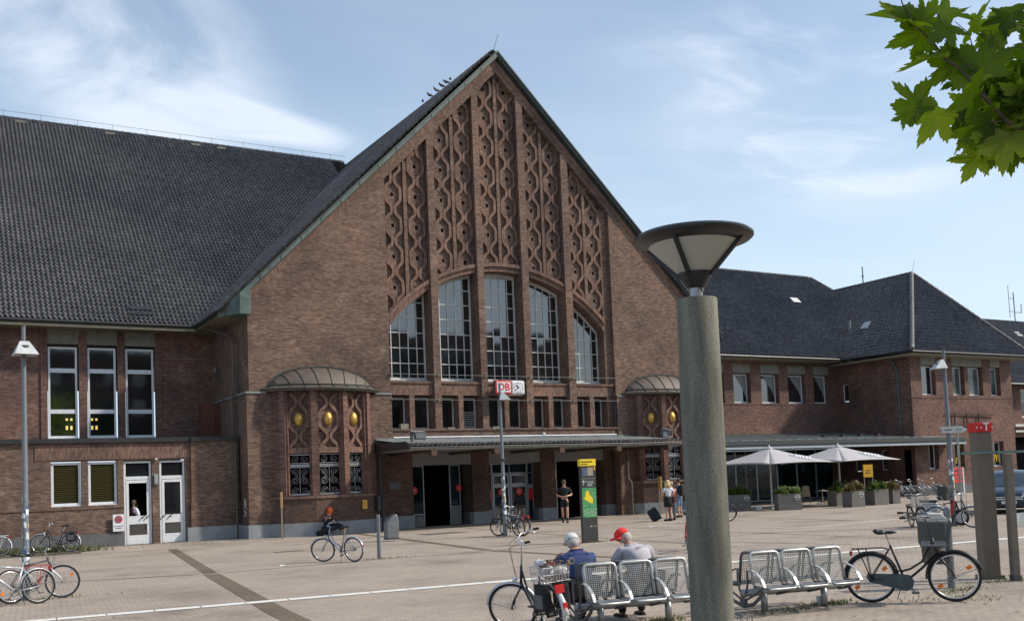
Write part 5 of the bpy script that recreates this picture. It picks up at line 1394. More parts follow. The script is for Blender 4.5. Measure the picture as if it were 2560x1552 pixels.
# yellow timetable stands
def ystand(loc, rz, label, H=1.93, w_=.10, d_=.34, z0=1.30, group='yellow notice stands'):
    t = thing('notice_stand', label, 'notice stand', loc, rz, group)
    for s in (-1, 1):
        mb = MB(); mb.box(-.03, .03, s*d_*.45-.025, s*d_*.45+.025, 0, H); mb.build('leg', 'wood' if False else 'cane', t)
    mb = MB(); mb.box(-w_/2, w_/2, -d_/2, d_/2, z0, H+.02); mb.build('yellow_case', 'yellow', t)
    mb = MB(); mb.box(-w_/2+.02, w_/2-.02, -d_/2-.004, -d_/2, z0+.03, H-.02); mb.build('case_edge', 'wood', t)
    return t
ystand((13.02, 41.75, 0), R(-18), 'narrow yellow notice stand seen edge-on before the left bay window')
ystand((33.15, 41.5, 0), R(-18), 'brown edged notice stand beside the blonde woman, before the right bay')
t = thing('notice_board', 'yellow notice board on two thin legs behind the planters', 'notice board', (48.0, 40.6, 0), R(-20))
mb = MB(); mb.box(-.30, .30, -.03, .03, 1.42, 2.16); mb.build('yellow_panel', 'yellow', t)
mb = MB(); mb.box(-.17, .17, -.036, -.03, 1.62, 1.66); mb.box(-.17, .10, -.036, -.03, 1.72, 1.75); mb.box(-.1, .17, -.036, -.03, 1.8, 1.83); mb.build('printed_lines', 'terra', t)
for s in (-1, 1): mb = MB(); mb.box(s*.27-.02, s*.27+.02, -.02, .02, 0, 2.16) ; mb.build('leg', 'steel', t)
t = thing('wall_notice', 'yellow paper notice on the brick foot right of the left bay window', 'notice', (17.05, 42.435, 1.26), R(18.7))
mb = MB(); mb.box(-.13, .13, -.02, 0, -.20, .20); mb.build('yellow_sheet', 'yellow', t)
mb = MB(); 
for k in range(5): mb.box(-.09, .09-.02*(k % 2), -.024, -.02, -.1+k*.05, -.085+k*.05)
mb.build('printed_lines', 'wood', t)
# no-stopping sign at the annexe doors
t = thing('no_stopping_sign', 'white wall plate with round no stopping sign beside the left white door', 'sign', (6.91, 44.36, .96))
mb = MB(); mb.box(-.22, .22, -.02, .01, -.35, .35); mb.build('white_plate', 'white', t)
mb = MB(); mb.lathe([(.155, 0), (.155, .008)], (0, 0, 0), 24); o = mb.build('red_ring', 'redsign', t); o.location = (0, -.021, .14); o.rotation_euler = (R(90), 0, 0)
mb = MB(); mb.lathe([(.125, 0), (.125, .004)], (0, 0, 0), 24); o = mb.build('blue_disc', 'bikeblue', t); o.location = (0, -.030, .14); o.rotation_euler = (R(90), 0, 0)
mb = MB(); mb.bar((-.09, -.038, .05), (.09, -.038, .23), .03, .008, upv=(0, -1, 0)); mb.bar((-.09, -.039, .23), (.09, -.039, .05), .03, .008, upv=(0, -1, 0)); mb.build('red_cross', 'redsign', t)
text('Feuerwehrzufahrt', .052, 'black', t, (0, -.022, -.14), (R(90), 0, 0), 'black_lettering'); text('freihalten!', .06, 'black', t, (0, -.022, -.22), (R(90), 0, 0), 'black_lettering')

# parasols
def parasol(loc, label):
    t = thing('parasol', label, 'parasol', loc, 0, 'large square parasols at the cafe')
    mb = MB(); mb.tube([(0, 0, 0), (0, 0, 3.2)], .045, 10); mb.box(-.12, .12, -.12, .12, 0, .04); mb.build('mast', 'paleshade', t)
    n = 8; hs = 2.28; vs_ = []; fs_ = []
    for k in range(4):
        a0 = Vector(((-1, -1), (1, -1), (1, 1), (-1, 1))[k]+(0,))*hs; a1 = Vector(((1, -1), (1, 1), (-1, 1), (-1, -1))[k]+(0,))*hs
        o = len(vs_)
        for i in range(n+1):
            f = i/n
            for j in range(n+1):
                g_ = j/n; p = (a0*(1-g_)+a1*g_)*f
                sag = .10*math.sin(math.pi*g_)*f
                z = 3.22-.86*f**1.06+sag*.55+(-.05*math.sin(math.pi*f))
                p = p*(1-.05*math.sin(math.pi*g_)*f)
                vs_.append((p.x, p.y, z))
        for i in range(n):
            for j in range(n):
                b_ = o+i*(n+1)+j; fs_.append((b_, b_+1, b_+n+2, b_+n+1))
    mb = MB(); mb.add(vs_, fs_); c = mb.build('canopy', 'canvas', t); smooth_by_angle(c, 20); md = c.modifiers.new('solid', 'SOLIDIFY'); md.thickness = .012; md.offset = -1
    mb = MB(); mb.lathe([(.16, 3.22), (.14, 3.27), (.04, 3.29), (.05, 3.36), (.0, 3.42)], (0, 0, 0), 16); smooth_by_angle(mb.build('finial', 'white', t))
    for k in range(8):
        a = math.pi*k/4+math.pi/4; r_ = hs*(1.40 if k % 2 == 0 else .98)
        mb = MB(); mb.tube([(.05*math.cos(a), .05*math.sin(a), 2.95), (r_*.97*math.cos(a), r_*.97*math.sin(a), 2.34 if k % 2 == 0 else 2.42)], .018, 5); mb.tube([(.05*math.cos(a), .05*math.sin(a), 2.35), (r_*.5*math.cos(a), r_*.5*math.sin(a), 2.65)], .015, 5); mb.build('rib', 'paleshade', t)
    # oval print on the right slope
    em = MB()
    def onslope(u_, v_):  # u along y, v up the +x / -y slope (front face, right part)
        x, y = u_, v_
        f = max(abs(x), abs(y))/hs; return Vector((x, y, 3.22-.86*f**1.06-.05*math.sin(math.pi*f)+.055*f+.022))
    c0 = (.92, -1.45); ax = (.80, -.60); bx = (.60, .80)
    for r0 in (1.0, .86):
        pts = [onslope(c0[0]+.66*r0*math.cos(a_)*ax[0]+.30*r0*math.sin(a_)*bx[0], c0[1]+.66*r0*math.cos(a_)*ax[1]+.30*r0*math.sin(a_)*bx[1]) for a_ in [2*math.pi*k/28 for k in range(28)]]
        em.tube(pts, .018, 4, closed=True)
    for yy in (-.11, 0, .11): em.tube([onslope(c0[0]+(-.42+.084*k)*ax[0]+(yy+.03*(-1)**k)*bx[0], c0[1]+(-.42+.084*k)*ax[1]+(yy+.03*(-1)**k)*bx[1]) for k in range(11)], .036, 4)
    em.build('white_emblem', 'white', t)
    return t
parasol((38.98, 39.4, 0), 'left light grey square parasol with white oval print, partly behind the concrete column')
parasol((43.62, 38.85, 0), 'right light grey square parasol with white oval print, nearest the corner block')

# planters with conifers
def bush(mb, c, rx, ry, rz, n, seed, lf=.05):
    rr = random.Random(seed)
    tufts = []
    for k in range(26):
        a = rr.uniform(0, 2*math.pi); u_ = rr.uniform(-.1, 1)
        q = math.sqrt(max(0, 1-u_*u_)); tufts.append(Vector((rx*q*math.cos(a)*rr.uniform(.6, 1.1), ry*q*math.sin(a)*rr.uniform(.6, 1.1), rz*u_*rr.uniform(.55, 1.1))))
    for k in range(n):
        t_ = rr.choice(tufts)
        p = Vector(c)+t_*rr.uniform(.35, 1.0)+Vector((rr.gauss(0, .055), rr.gauss(0, .055), rr.gauss(0, .045)))
        d = (t_.normalized()+Vector((rr.gauss(0, .5), rr.gauss(0, .5), rr.gauss(.2, .5)))).normalized()
        s = d.orthogonal().normalized()*lf*.30; L0 = lf*rr.uniform(.7, 1.5)
        mb.add([p-s, p+s, p+d*L0+s*.3, p+d*L0-s*.3], [(0, 1, 2, 3)])
def planter(loc, w_, d_, h_, rz, mt, label, bh=.45, emb=True, seed=1):
    t = thing('planter', label, 'planter', loc, rz, 'square grey planters round the cafe terrace')
    mb = MB(); mb.box(-w_/2, w_/2, -d_/2, -d_/2+.04, 0, h_); mb.box(-w_/2, w_/2, d_/2-.04, d_/2, 0, h_); mb.box(-w_/2, -w_/2+.04, -d_/2+.04, d_/2-.04, 0, h_); mb.box(w_/2-.04, w_/2, -d_/2+.04, d_/2-.04, 0, h_); mb.box(-w_/2+.04, w_/2-.04, -d_/2+.04, d_/2-.04, 0, h_-.08)
    mb.build('trough', 'planter', t)
    if emb:
        q = MB(); cx_ = w_/2-.22; q.torus((cx_, -d_/2-.004, h_-.2), .13, .012, 'y', 18, 4); q.tube([(cx_-.13, -d_/2-.004, h_-.22), (cx_-.03, -d_/2-.004, h_-.16), (cx_+.04, -d_/2-.004, h_-.22), (cx_+.15, -d_/2-.004, h_-.17)], .022, 4); q.build('white_emblem', 'white', t)
    b = MB()
    for k in range(3): bush(b, ((k-1)*w_*.30, (k % 2)*.08-.04, h_-.02), w_*.27, d_*.50, bh*(.9+.15*((k*seed) % 3)), 1500, seed*7+k, .085)
    b.build('shrub', mt, t)
    return t
planter((37.1, 40.05, 0), 1.25, .75, .84, R(-25), 'conifer', 'grey planter with green conifer, leftmost, beside the concrete column', .42, seed=2)
planter((37.95, 37.25, 0), 1.22, .62, .84, R(-25), 'conifer', 'dark grey planter with bright green conifer between the parasol masts', .36, seed=3)
planter((41.3, 35.95, 0), .82, .75, .84, R(-10), 'conifer_brown', 'grey planter with tan conifer, first right of the right parasol mast', .44, seed=4)
planter((43.6, 36.4, 0), .95, .75, .84, R(-8), 'conifer', 'grey planter with green conifer, between the two tan ones', .42, emb=False, seed=5)
planter((45.1, 36.6, 0), .50, .60, .84, R(-8), 'conifer_brown', 'narrow planter with tan conifer, rightmost of the row', .36, emb=False, seed=6)
planter((42.2, 37.7, 0), .95, .75, .84, R(-8), 'conifer', 'grey planter with dark green conifer behind the tan one', .55, emb=False, seed=8)
mb = MB(); mb.box(-.2, .2, -.14, .14, 0, .03); mb.box(-.2, -.185, -.14, .14, .03, .17); mb.box(.185, .2, -.14, .14, .03, .17); mb.box(-.185, .185, -.14, -.125, .03, .17); mb.box(-.185, .185, .125, .14, .03, .17)
o = mb.build('plastic_tub', 'white'); o.location = (38.1, 39.6, 0); tag(o, 'small white tub on the ground beside the leftmost planter', 'tub')

# cafe table and chairs
def cafe_chair(loc, rz, label):
    t = thing('cafe_chair', label, 'chair', loc, rz, 'beige cafe chairs under the right parasol')
    mb = MB(); mb.box(-.22, .22, -.22, .22, .44, .48); mb.build('seat', 'cane', t)
    mb = MB(); mb.prism([(-.22, .20, .50), (.22, .20, .50), (.20, .28, 1.0), (.12, .29, 1.06), (-.12, .29, 1.06), (-.20, .28, 1.0)], (0, .03, 0)); fixnormals(mb.build('backrest', 'cane', t))
    for x in (-.2, .2):
        for y in (-.2, .2): mb = MB(); mb.tube([(x, y, 0), (x*.95, y*.95, .44)], .015, 6); mb.build('leg', 'steel_dark', t)
        mb = MB(); mb.tube([(x*1.1, -.18, .46), (x*1.1, -.18, .68), (x*1.1, .22, .70)], .015, 6); mb.build('armrest', 'steel_dark', t)
    return t
cafe_chair((43.55, 41.9, 0), R(-30), 'beige cafe chair, left one of the two by the round table')
cafe_chair((44.5, 42.2, 0), R(-45), 'beige cafe chair, right one of the two by the round table')
for (x, y, lab) in ((44.2, 40.7, 'round cafe table on dark splayed foot, left, before the beige chairs'), (45.3, 40.6, 'round cafe table on dark splayed foot, nearest the right parasol mast')):
    t = thing('cafe_table', lab, 'table', (x, y, 0), 0, 'cafe tables')
    mb = MB(); mb.lathe([(.38, .74), (.39, .755), (.38, .77)], (0, 0, 0), 24); mb.build('table_top', 'alu', t)
    mb = MB(); mb.cyl((0, 0, .1), (0, 0, .74), .035); mb.build('stem', 'cane', t)
    for k in range(4):
        a = math.pi*k/2+.4; mb = MB(); mb.tube([(0, 0, .16), (.2*math.cos(a), .2*math.sin(a), .12), (.36*math.cos(a), .36*math.sin(a), .02)], .018, 5); mb.build('foot', 'black', t)
mb = MB(); mb.box(-.12, .12, -.09, .09, 0, .05); o = mb.build('menu_holder', 'whiteold'); o.location = (44.2, 40.7, .775); tag(o, 'small white box on the left cafe table', 'box')
# white electric cabinet-like board at the shop corner
t = thing('menu_stand', 'pale blue grey standing sign at the shop front behind the tables', 'sign', (48.7, 43.4, 0), R(-20))
mb = MB(); mb.box(-.35, .35, -.04, .04, .05, 1.0); mb.build('board', 'alu', t); mb = MB(); mb.box(-.38, .38, -.2, .2, 0, .05); mb.build('foot', 'steel_dark', t)

# red and white sign stack by the rental bikes
t = thing('rental_sign', 'low sign of red bars on a pale post beside the rental bikes', 'sign', (59.4, 42.6, 0))
mb = MB(); mb.box(.05, .2, -.06, .06, 0, 1.75); mb.build('post', 'paleshade', t)
mb = MB(); [mb.box(-1.0, .04, -.04, .0, .75+k*.27, .93+k*.27) for k in range(4)]; mb.build('red_bars', 'redsign', t)
t = thing('parked_car', 'dark blue car parked facing the plaza at the right edge of the photo', 'car', (38.25, 25.3, 0), R(-57))
# car: faces local -y
mb = MB()
sec = [(-2.15, [(.0, .30), (.62, .30), (.78, .42), (.80, .60), (.70, .68), (0, .70)]),
       (-2.05, [(.0, .22), (.75, .22), (.88, .40), (.90, .66), (.78, .78), (0, .82)]),
       (-1.55, [(.0, .20), (.82, .20), (.92, .40), (.93, .82), (.82, .93), (0, .98)]),
       (-1.05, [(.0, .20), (.84, .20), (.93, .40), (.94, .90), (.84, 1.02), (0, 1.07)]),
       (-.30, [(.0, .20), (.84, .20), (.93, .40), (.94, .95), (.74, 1.50), (0, 1.56)]),
       (.30, [(.0, .20), (.84, .20), (.93, .40), (.94, .97), (.70, 1.66), (0, 1.72)]),
       (1.40, [(.0, .20), (.84, .20), (.93, .40), (.94, .98), (.70, 1.66), (0, 1.72)]),
       (2.05, [(.0, .24), (.82, .24), (.92, .42), (.93, .98), (.68, 1.50), (0, 1.55)]),
       (2.20, [(.0, .34), (.76, .34), (.88, .48), (.88, .90), (.66, 1.1), (0, 1.15)])]
rows = []
for y, pts in sec: rows.append([(x, y, z) for x, z in pts]+[(-x, y, z) for x, z in reversed(pts[1:-1])])
vs_ = [p for r_ in rows for p in r_]; n = len(rows[0]); fs_ = []
for i in range(len(rows)-1):
    for j in range(n): fs_.append((i*n+j, i*n+(j+1) % n, (i+1)*n+(j+1) % n, (i+1)*n+j))
fs_ += [tuple(range(n)), tuple(range((len(rows)-1)*n, len(rows)*n))]
mb.add(vs_, fs_); car_body = fixnormals(mb.build('body', 'carpaint', t)); smooth_by_angle(car_body, 45)
mb = MB(); mb.add([(-.80, -1.03, 1.075), (.80, -1.03, 1.075), (.70, -.33, 1.52), (0, -.31, 1.56), (-.70, -.33, 1.52)], [(0, 1, 2, 3, 4)]); o = mb.build('windscreen', 'glass', t); o.location = (0, -.03, .015)
for s in (-1, 1):
    mb = MB(); mb.prism([(s*.955, -.75, 1.02), (s*.80, -.25, 1.45), (s*.76, .3, 1.58), (s*.76, 1.6, 1.55), (s*.95, 2.0, 1.02)], (s*.01, 0, 0)); fixnormals(mb.build('side_window', 'glass', t))
    mb = MB(); mb.prism([(s*.45, -2.14, .66), (s*.80, -2.0, .70), (s*.86, -1.85, .84), (s*.52, -2.0, .80)], (0, -.05, .0)); fixnormals(mb.build('headlight', 'chrome', t))
    mb = MB(); mb.ball((s*1.02, -.75, 1.08), .11, .07, .08); mb.build('wing_mirror', 'carpaint', t, smooth=True)
    for y in (-1.35, 1.35):
        wv = MB(); wv.torus((s*.86, y, .32), .25, .085, 'x', 24, 8); w_ = wv.build('wheel', 'rubber', t, smooth=True); rm = MB(); rm.lathe([(.2, -.06), (.2, .06)], (s*.88, y, .32), 16, 'x'); rm.build('rim', 'chrome', w_)
mb = MB(); mb.box(-.5, .5, -2.185, -2.15, .56, .60); mb.box(-.5, .5, -2.185, -2.15, .64, .67); mb.build('grille_bar', 'chrome', t)
mb = MB(); mb.box(-.62, .62, -2.20, -2.14, .30, .48); mb.build('lower_intake', 'black', t)
mb = MB(); mb.box(-.27, .27, -2.215, -2.20, .40, .51); mb.build('number_plate', 'white', t)
mb = MB(); [mb.bar((x-.3, -.2+k*.02, 1.5), (x+.3, -.2, 1.5), .01) for k, x in enumerate(())]; 
# two vans / cars glimpsed far behind on the road
# ================================================================== bicycles
def axis_rot(p, d, ang): return Matrix.Translation(p) @ Matrix.Rotation(ang, 4, Vector(d)) @ Matrix.Translation(-Vector(p))
def bicycle(label, rear, front, style='step', frame='black', fend='chrome', rim='chrome', steer=0.0, lean=0.0, rack=True, front_rack=None, crate=False, crate_off=(0, 0), sweep=0.0, bags=None, chainguard=None, scale=1.0, group=None, tyre='rubber', bars='chrome', saddle='black', reflect=True, z=0.0, spokes=14, fork='auto', stand=True, seatz=.98, bar_up=1.06, light=None, wheels=True):
    hd = math.atan2(front[1]-rear[1], front[0]-rear[0])
    t = thing('bicycle', label, 'bicycle', (rear[0], rear[1], z), hd, group, scale)
    t.rotation_euler = (lean, 0, hd)
    Rw = .345; WB = 1.09
    hr, hf = Vector((0, 0, Rw)), Vector((WB, 0, Rw))
    bb = Vector((.45, 0, .285)); st = Vector((.27, 0, .80)); hb = Vector((.885, 0, .66)); ht = Vector((.82, 0, .88))
    if style == 'mtb': ht = Vector((.83, 0, .84)); st = Vector((.28, 0, .76))
    sax = (ht-hb).normalized(); ST_ = axis_rot(hb, sax, steer)
    # frame
    f = MB(); r_ = .016 if style != 'mtb' else .021
    f.tube([bb, st], r_, 7); f.tube([hb-sax*.02, ht+sax*.02], r_*1.25, 8)
    if style == 'step':
        f.tube([hb+Vector((-.01, 0, .0)), hb*.5+bb*.5+Vector((-.0, 0, -.01)), bb], r_*1.15, 7)
        f.tube([ht+Vector((0, 0, -.05)), Vector((.68, 0, .56)), Vector((.52, 0, .46)), bb*.72+st*.28], r_, 7)
    else:
        f.tube([hb, bb], r_*1.3, 7); f.tube([ht-sax*.03, st-Vector((-.01, 0, .03))], r_, 7)
    for s in (-1, 1):
        f.tube([bb+Vector((-.03, s*.035, 0)), hr+Vector((0, s*.06, 0))], .010, 5); f.tube([st+Vector((0, s*.02, -.04)), hr+Vector((0, s*.06, 0))], .008, 5)
    f.build('frame', frame, t, smooth=True)
    def wheel(c, mtx=None, nm='wheel'):
        w_ = MB(); w_.cyl(c+Vector((0, -.045, 0)), c+Vector((0, .045, 0)), .022, None, 10)
        for k in range(spokes*2):
            a = math.pi*k/spokes; w_.tube([c+Vector((0, .03*(-1)**k, 0)), c+Vector((math.cos(a), 0, math.sin(a)))*(Rw-.045)], .0017, 3)
        ty = MB(); ty.torus(c, Rw-.018, .019, 'y', 40, 8); ri = MB(); ri.torus(c, Rw-.045, .011, 'y', 40, 6)
        for b_ in (w_, ty, ri):
            if mtx is not None: b_.xform(mtx)
        wo = w_.build(nm, 'steel', t, smooth=True); ty.build('tyre', tyre, wo, smooth=True); ri.build('rim', rim, wo, smooth=True)
        if reflect:
            for a in (.6, .6+math.pi):
                q = MB(); q.obox(c+Vector((math.cos(a), 0, math.sin(a)))*(Rw-.12), (math.cos(a), 0, math.sin(a)), (0, 1, 0), (-math.sin(a), 0, math.cos(a)), .035, .012, .025)
                if mtx is not None: q.xform(mtx)
                q.build('reflector', 'orange', wo)
        return wo
    wheel(hr); wheel(hf, ST_)
    # fork and bars
    fk = MB()
    for s in (-1, 1): fk.tube([hb+Vector((.005, s*.03, -.02)), hb+Vector((.02, s*.05, -.06)), hf+Vector((-.05, s*.055, .1)), hf+Vector((0, s*.055, 0))], .012 if style != 'mtb' else .018, 6)
    fk.xform(ST_); fk.build('fork', ('silver' if style == 'mtb' else frame) if fork == 'auto' else fork, t, smooth=True)
    h = MB(); top = ht+sax*(bar_up-ht.z); top.z = bar_up
    h.tube([ht, top, top+Vector((.05, 0, .02))], .013, 7)
    if style == 'mtb': pts = [(.05, -.30), (.06, -.12), (.07, 0), (.06, .12), (.05, .30)]
    else: pts = [(-.20-sweep, -.27), (-.08-sweep, -.28), (.04, -.16), (.06, 0), (.04, .16), (-.08-sweep, .28), (-.20-sweep, .27)]
    bp_ = [top+Vector((x, y, .03+(.02 if abs(y) > .1 else 0))) for x, y in pts]
    h.tube(bp_, .011, 7); h.tube([bp_[1]+Vector((.05, .03, -.02)), bp_[1]+Vector((-.06, .0, -.05))], .006, 5); h.tube([bp_[-2]+Vector((.05, -.03, -.02)), bp_[-2]+Vector((-.06, 0, -.05))], .006, 5)
    h.xform(ST_); ho = h.build('handlebar', bars, t, smooth=True)
    for a, b in ((0, 1), (-1, -2)):
        q = MB(); q.tube([bp_[a], bp_[a]*.35+bp_[b]*.65], .018, 7); q.xform(ST_); q.build('grip', 'black', ho)
    cb = MB(); 
    cb.tube([bp_[1]+Vector((.05, 0, 0)), top+Vector((.20, -.08, -.02)), hb+Vector((.06, 0, .05)), hb+Vector((.03, .02, -.05))], .0035, 4); cb.tube([bp_[-2]+Vector((.05, 0, 0)), top+Vector((.18, .08, -.05)), hb+Vector((.03, .02, .06))], .0035, 4); cb.xform(ST_); cb.build('cable', 'black', ho)
    # lamp
    if light is not False:
        q = MB(); q.lathe([(.012, -.04), (.035, 0), (.036, .03)], hb+Vector((.07, 0, .07)), 10, 'x'); q.xform(ST_); q.build('headlamp', 'chrome', t)
    # seat
    q = MB(); sp = st+(st-bb).normalized()*(seatz-st.z)*1.05; q.tube([st, sp], .012, 6); q.build('seatpost', 'chrome', t)
    q = MB(); q.ball(tuple(sp+Vector((-.06, 0, .0))), .085, .082, .036, 14, 8); q.ball(tuple(sp+Vector((.05, 0, -.006))), .115, .028, .024, 12, 7); q.ball(tuple(sp+Vector((-.11, -.05, .012))), .04, .035, .026, 8, 6); q.ball(tuple(sp+Vector((-.11, .05, .012))), .04, .035, .026, 8, 6)
    q.build('saddle', saddle, t, smooth=True)
    # drive
    q = MB(); q.torus(bb+Vector((0, -.045, 0)), .085, .006, 'y', 24, 4); q.cyl(bb+Vector((0, -.07, 0)), bb+Vector((0, .07, 0)), .02); 
    for s, a in ((-1, -.9), (1, -.9+math.pi)):
        e_ = bb+Vector((math.cos(a)*.17, s*.07, math.sin(a)*.17)); q.tube([bb+Vector((0, s*.07, 0)), e_], .009, 5); q.obox(e_+Vector((0, s*.05, 0)), (1, 0, 0), (0, 1, 0), (0, 0, 1), .045, .04, .012)
    q.tube([bb+Vector((0, -.045, .085)), hr+Vector((0, -.045, .035))], .004, 4); q.tube([bb+Vector((0, -.045, -.085)), hr+Vector((0, -.045, -.035))], .004, 4); q.cyl(hr+Vector((0, -.06, 0)), hr+Vector((0, -.03, 0)), .045, None, 12)
    q.build('crankset', 'steel_dark', t)
    if chainguard:
        q = MB(); q.prism([hr+Vector((-.07, -.06, .02)), hr+Vector((-.05, -.06, .07)), bb+Vector((-.06, -.06, .115)), bb+Vector((.05, -.06, .10)), bb+Vector((.11, -.06, .02)), bb+Vector((.08, -.06, -.09)), bb+Vector((0, -.06, -.12)), hr+Vector((-.03, -.06, -.05))], (0, .012, 0)); fixnormals(q.build('chain_guard', chainguard, t))
    if fend:
        for c, a0, a1, mx_ in ((hr, R(-5), R(195), None), (hf, R(15), R(185), ST_)):
            q = MB(); k = 22; vs_ = []
            for i in range(k+1):
                a = a0+(a1-a0)*i/k; d = Vector((math.cos(a), 0, math.sin(a)))
                vs_ += [c+d*(Rw+.018)+Vector((0, -.028, 0))-d*.012, c+d*(Rw+.03), c+d*(Rw+.018)+Vector((0, .028, 0))-d*.012]
            q.add(vs_, [(i*3+j, i*3+j+1, i*3+j+4, i*3+j+3) for i in range(k) for j in (0, 1)])
            if mx_ is not None: q.xform(mx_)
            o = q.build('mudguard', fend, t, smooth=True); md = o.modifiers.new('solid', 'SOLIDIFY'); md.thickness = .003
            q = MB(); e_ = c+Vector((math.cos(R(160) if c is hr else R(20)), 0, math.sin(R(160) if c is hr else R(20))))*(Rw+.01)
            q.tube([c+Vector((0, .05, 0)), e_], .003, 4); q.tube([c+Vector((0, -.05, 0)), e_], .003, 4)
            if mx_ is not None: q.xform(mx_)
            q.build('mudguard_stay', 'steel', o)
    if rack:
        q = MB(); zt = .76
        for s in (-1, 1): q.tube([st+Vector((-.02, s*.03, -.06)), Vector((.16, s*.06, zt)), Vector((-.24, s*.06, zt-.01)), Vector((-.24, s*.06, zt-.05))], .006, 5); q.tube([Vector((-.16, s*.06, zt)), hr+Vector((-.01, s*.065, .02))], .005, 5); q.tube([Vector((-.05, s*.06, zt)), hr+Vector((.0, s*.065, .02))], .005, 5)
        for x in (-.22, -.1, .02, .14): q.tube([(x, -.06, zt), (x, .06, zt)], .005, 5)
        q.build('rear_rack', 'black' if rack is True else rack, t)
    q = MB(); q.box(-.27, -.24, -.04, .04, .66, .72) if rack else q.box(-.37, -.35, -.02, .02, .42, .47); q.build('tail_lamp', 'red', t)
    if stand: q = MB(); q.tube([bb+Vector((-.04, .03, -.02)), Vector((.36, .17, .01))], .007, 5); q.build('kickstand', 'steel_dark', t)
    if crate:
        q = MB(); c = Vector((1.02, 0, .80))
        q.box(.86, 1.20, -.22, .22, .70, .715)
        for k in range(15):
            y = -.21+.42*k/14; q.tube([(.86, y, .71), (.83, y, 1.02)], .003, 4); q.tube([(1.20, y, .71), (1.24, y, 1.02)], .003, 4)
        for (x0, x1) in ((.86, .83), (1.2, 1.24)):
            for k in range(7): f_ = k/6; q.tube([(x0+(x1-x0)*f_, -.21-.01*f_, .71+.31*f_), (x0+(x1-x0)*f_, .21+.01*f_, .71+.31*f_)], .003, 4)
        for s in (-1, 1):
            for k in range(7): f_ = k/6; q.tube([(.86-.03*f_, s*(.21+.01*f_), .71+.31*f_), (1.2+.04*f_, s*(.21+.01*f_), .71+.31*f_)], .003, 4)
            for k in range(13): x = .86+.34*k/12; q.tube([(x, s*.21, .71), (x, s*.22, 1.02)], .003, 4)
        q.v = [(vx+crate_off[0]-(vz-.7)*crate_off[0]*.45, vy, vz+crate_off[1]) for vx, vy, vz in q.v]
        q.xform(ST_); q.build('wire_basket', 'steel_dark' if crate is True else crate, t)
    if bags:
        for s in (-1, 1):
            q = MB(); q.obox((-.04, s*.13, .56), (1, 0, .0), (0, 1, 0), (0, 0, 1), .16, .055, .17); q.build('pannier', bags, t, bevel=.03)
            p_ = MB(); p_.obox((-.04, s*.19, .52), (1, 0, 0), (0, 1, 0), (0, 0, 1), .11, .012, .09); p_.obox((.05, s*.19, .66), (1, 0, 0), (0, 1, 0), (0, 0, 1), .012, .008, .1); p_.build('pannier_pocket', 'greytrouser', t, bevel=.01)
    return t
# foreground left bike
tb = bicycle('grey city bike with black panniers and a rag filled basket, foreground before the left bench', (7.04, 11.12), (7.16, 12.20), 'step', 'black', 'silver', 'chrome', R(52), R(-4), True, bags='blackcloth', scale=1.02, bar_up=1.24, reflect=False, spokes=18, z=.0)
q = MB()
for k in range(9):
    y = -.17+.34*k/8; q.tube([(-.22, y, .77), (-.25, y, .95)], .004, 4); q.tube([(.14, y, .77), (.17, y, .95)], .004, 4)
for k in range(8):
    for s in (-1, 1): x = -.22+.36*k/7; q.tube([(x, s*.17, .77), (x*1.12, s*.19, .95)], .004, 4)
for zz in (.77, .86, .95):
    q.tube([(-.24, -.18, zz), (.16, -.18, zz), (.16, .18, zz), (-.24, .18, zz)], .005, 4, closed=True)
q.build('wire_basket', 'chrome', tb)
def rag(name, pts, ma, seed):
    rr = random.Random(seed); bm_ = MB()
    for (x, y, z, r_) in pts: bm_.ball((x, y, z), r_*rr.uniform(.9, 1.1), r_*rr.uniform(.8, 1.1), r_*rr.uniform(.6, .9), 12, 8)
    bm_.v = [(x+rr.gauss(0, .006), y+rr.gauss(0, .006), z+rr.gauss(0, .006)) for x, y, z in bm_.v]
    return bm_, name, ma
for pts, nm, ma, sd in (([(-.12, -.08, .86, .11), (-.10, .05, .87, .10)], 'checked_rag', 'plaid', 1), ([(.04, 0, .89, .10)], 'checked_rag', 'plaid', 2), ([(.07, .09, .99, .06), (.0, .06, 1.0, .05)], 'white_cloth', 'whitecloth', 4), ([(-.15, -.14, .90, .05)], 'white_cloth', 'whitecloth', 5)):
    b_, nm, ma = rag(nm, pts, ma, sd); o = b_.build(nm, ma, tb, smooth=True)
q = MB(); rr = random.Random(9)
for k in range(6):
    a = rr.uniform(0, 6.28); pts = [Vector((.15, .05, .98))]
    for j in range(8): pts.append(pts[-1]+Vector((-.055+rr.gauss(0, .01), rr.gauss(-.012, .03), rr.gauss(0.0, .02))))
    q.tube(pts, .007, 5)
q.tube([(-.2, -.2, .98+.03*math.sin(k)) for k in range(3)], .01, 4)
q.torus((-.30, -.20, 1.0), .035, .008, 'x', 14, 5); q.torus((-.28, -.15, .98), .03, .008, 'y', 14, 5); q.build('elastic_cords', 'wood', tb)
q = MB(); q.tube([(-.22, .0, 1.0), (.0, .02, .985), (.17, .1, 1.0)], .011, 5); q.build('elastic_cords', 'red', tb)
q = MB(); q.tube([(-.27, 0, .60), (-.36, 0, .50), (-.40, 0, .36)], [.035, .035, .045], 8); q.build('white_rear_flap', 'white', tb, smooth=True)
q = MB(); q.box(-.29, -.25, -.06, .06, .63, .73); q.box(-.41, -.385, -.03, .03, .42, .52); q.build('tail_reflector', 'redsign', tb)
q = MB(); q.obox((.12, 0, .45), (.5, 0, .8), (0, 1, 0), (-.8, 0, .5), .17, .05, .06); q.build('battery_case', 'blackcloth', tb, bevel=.02)

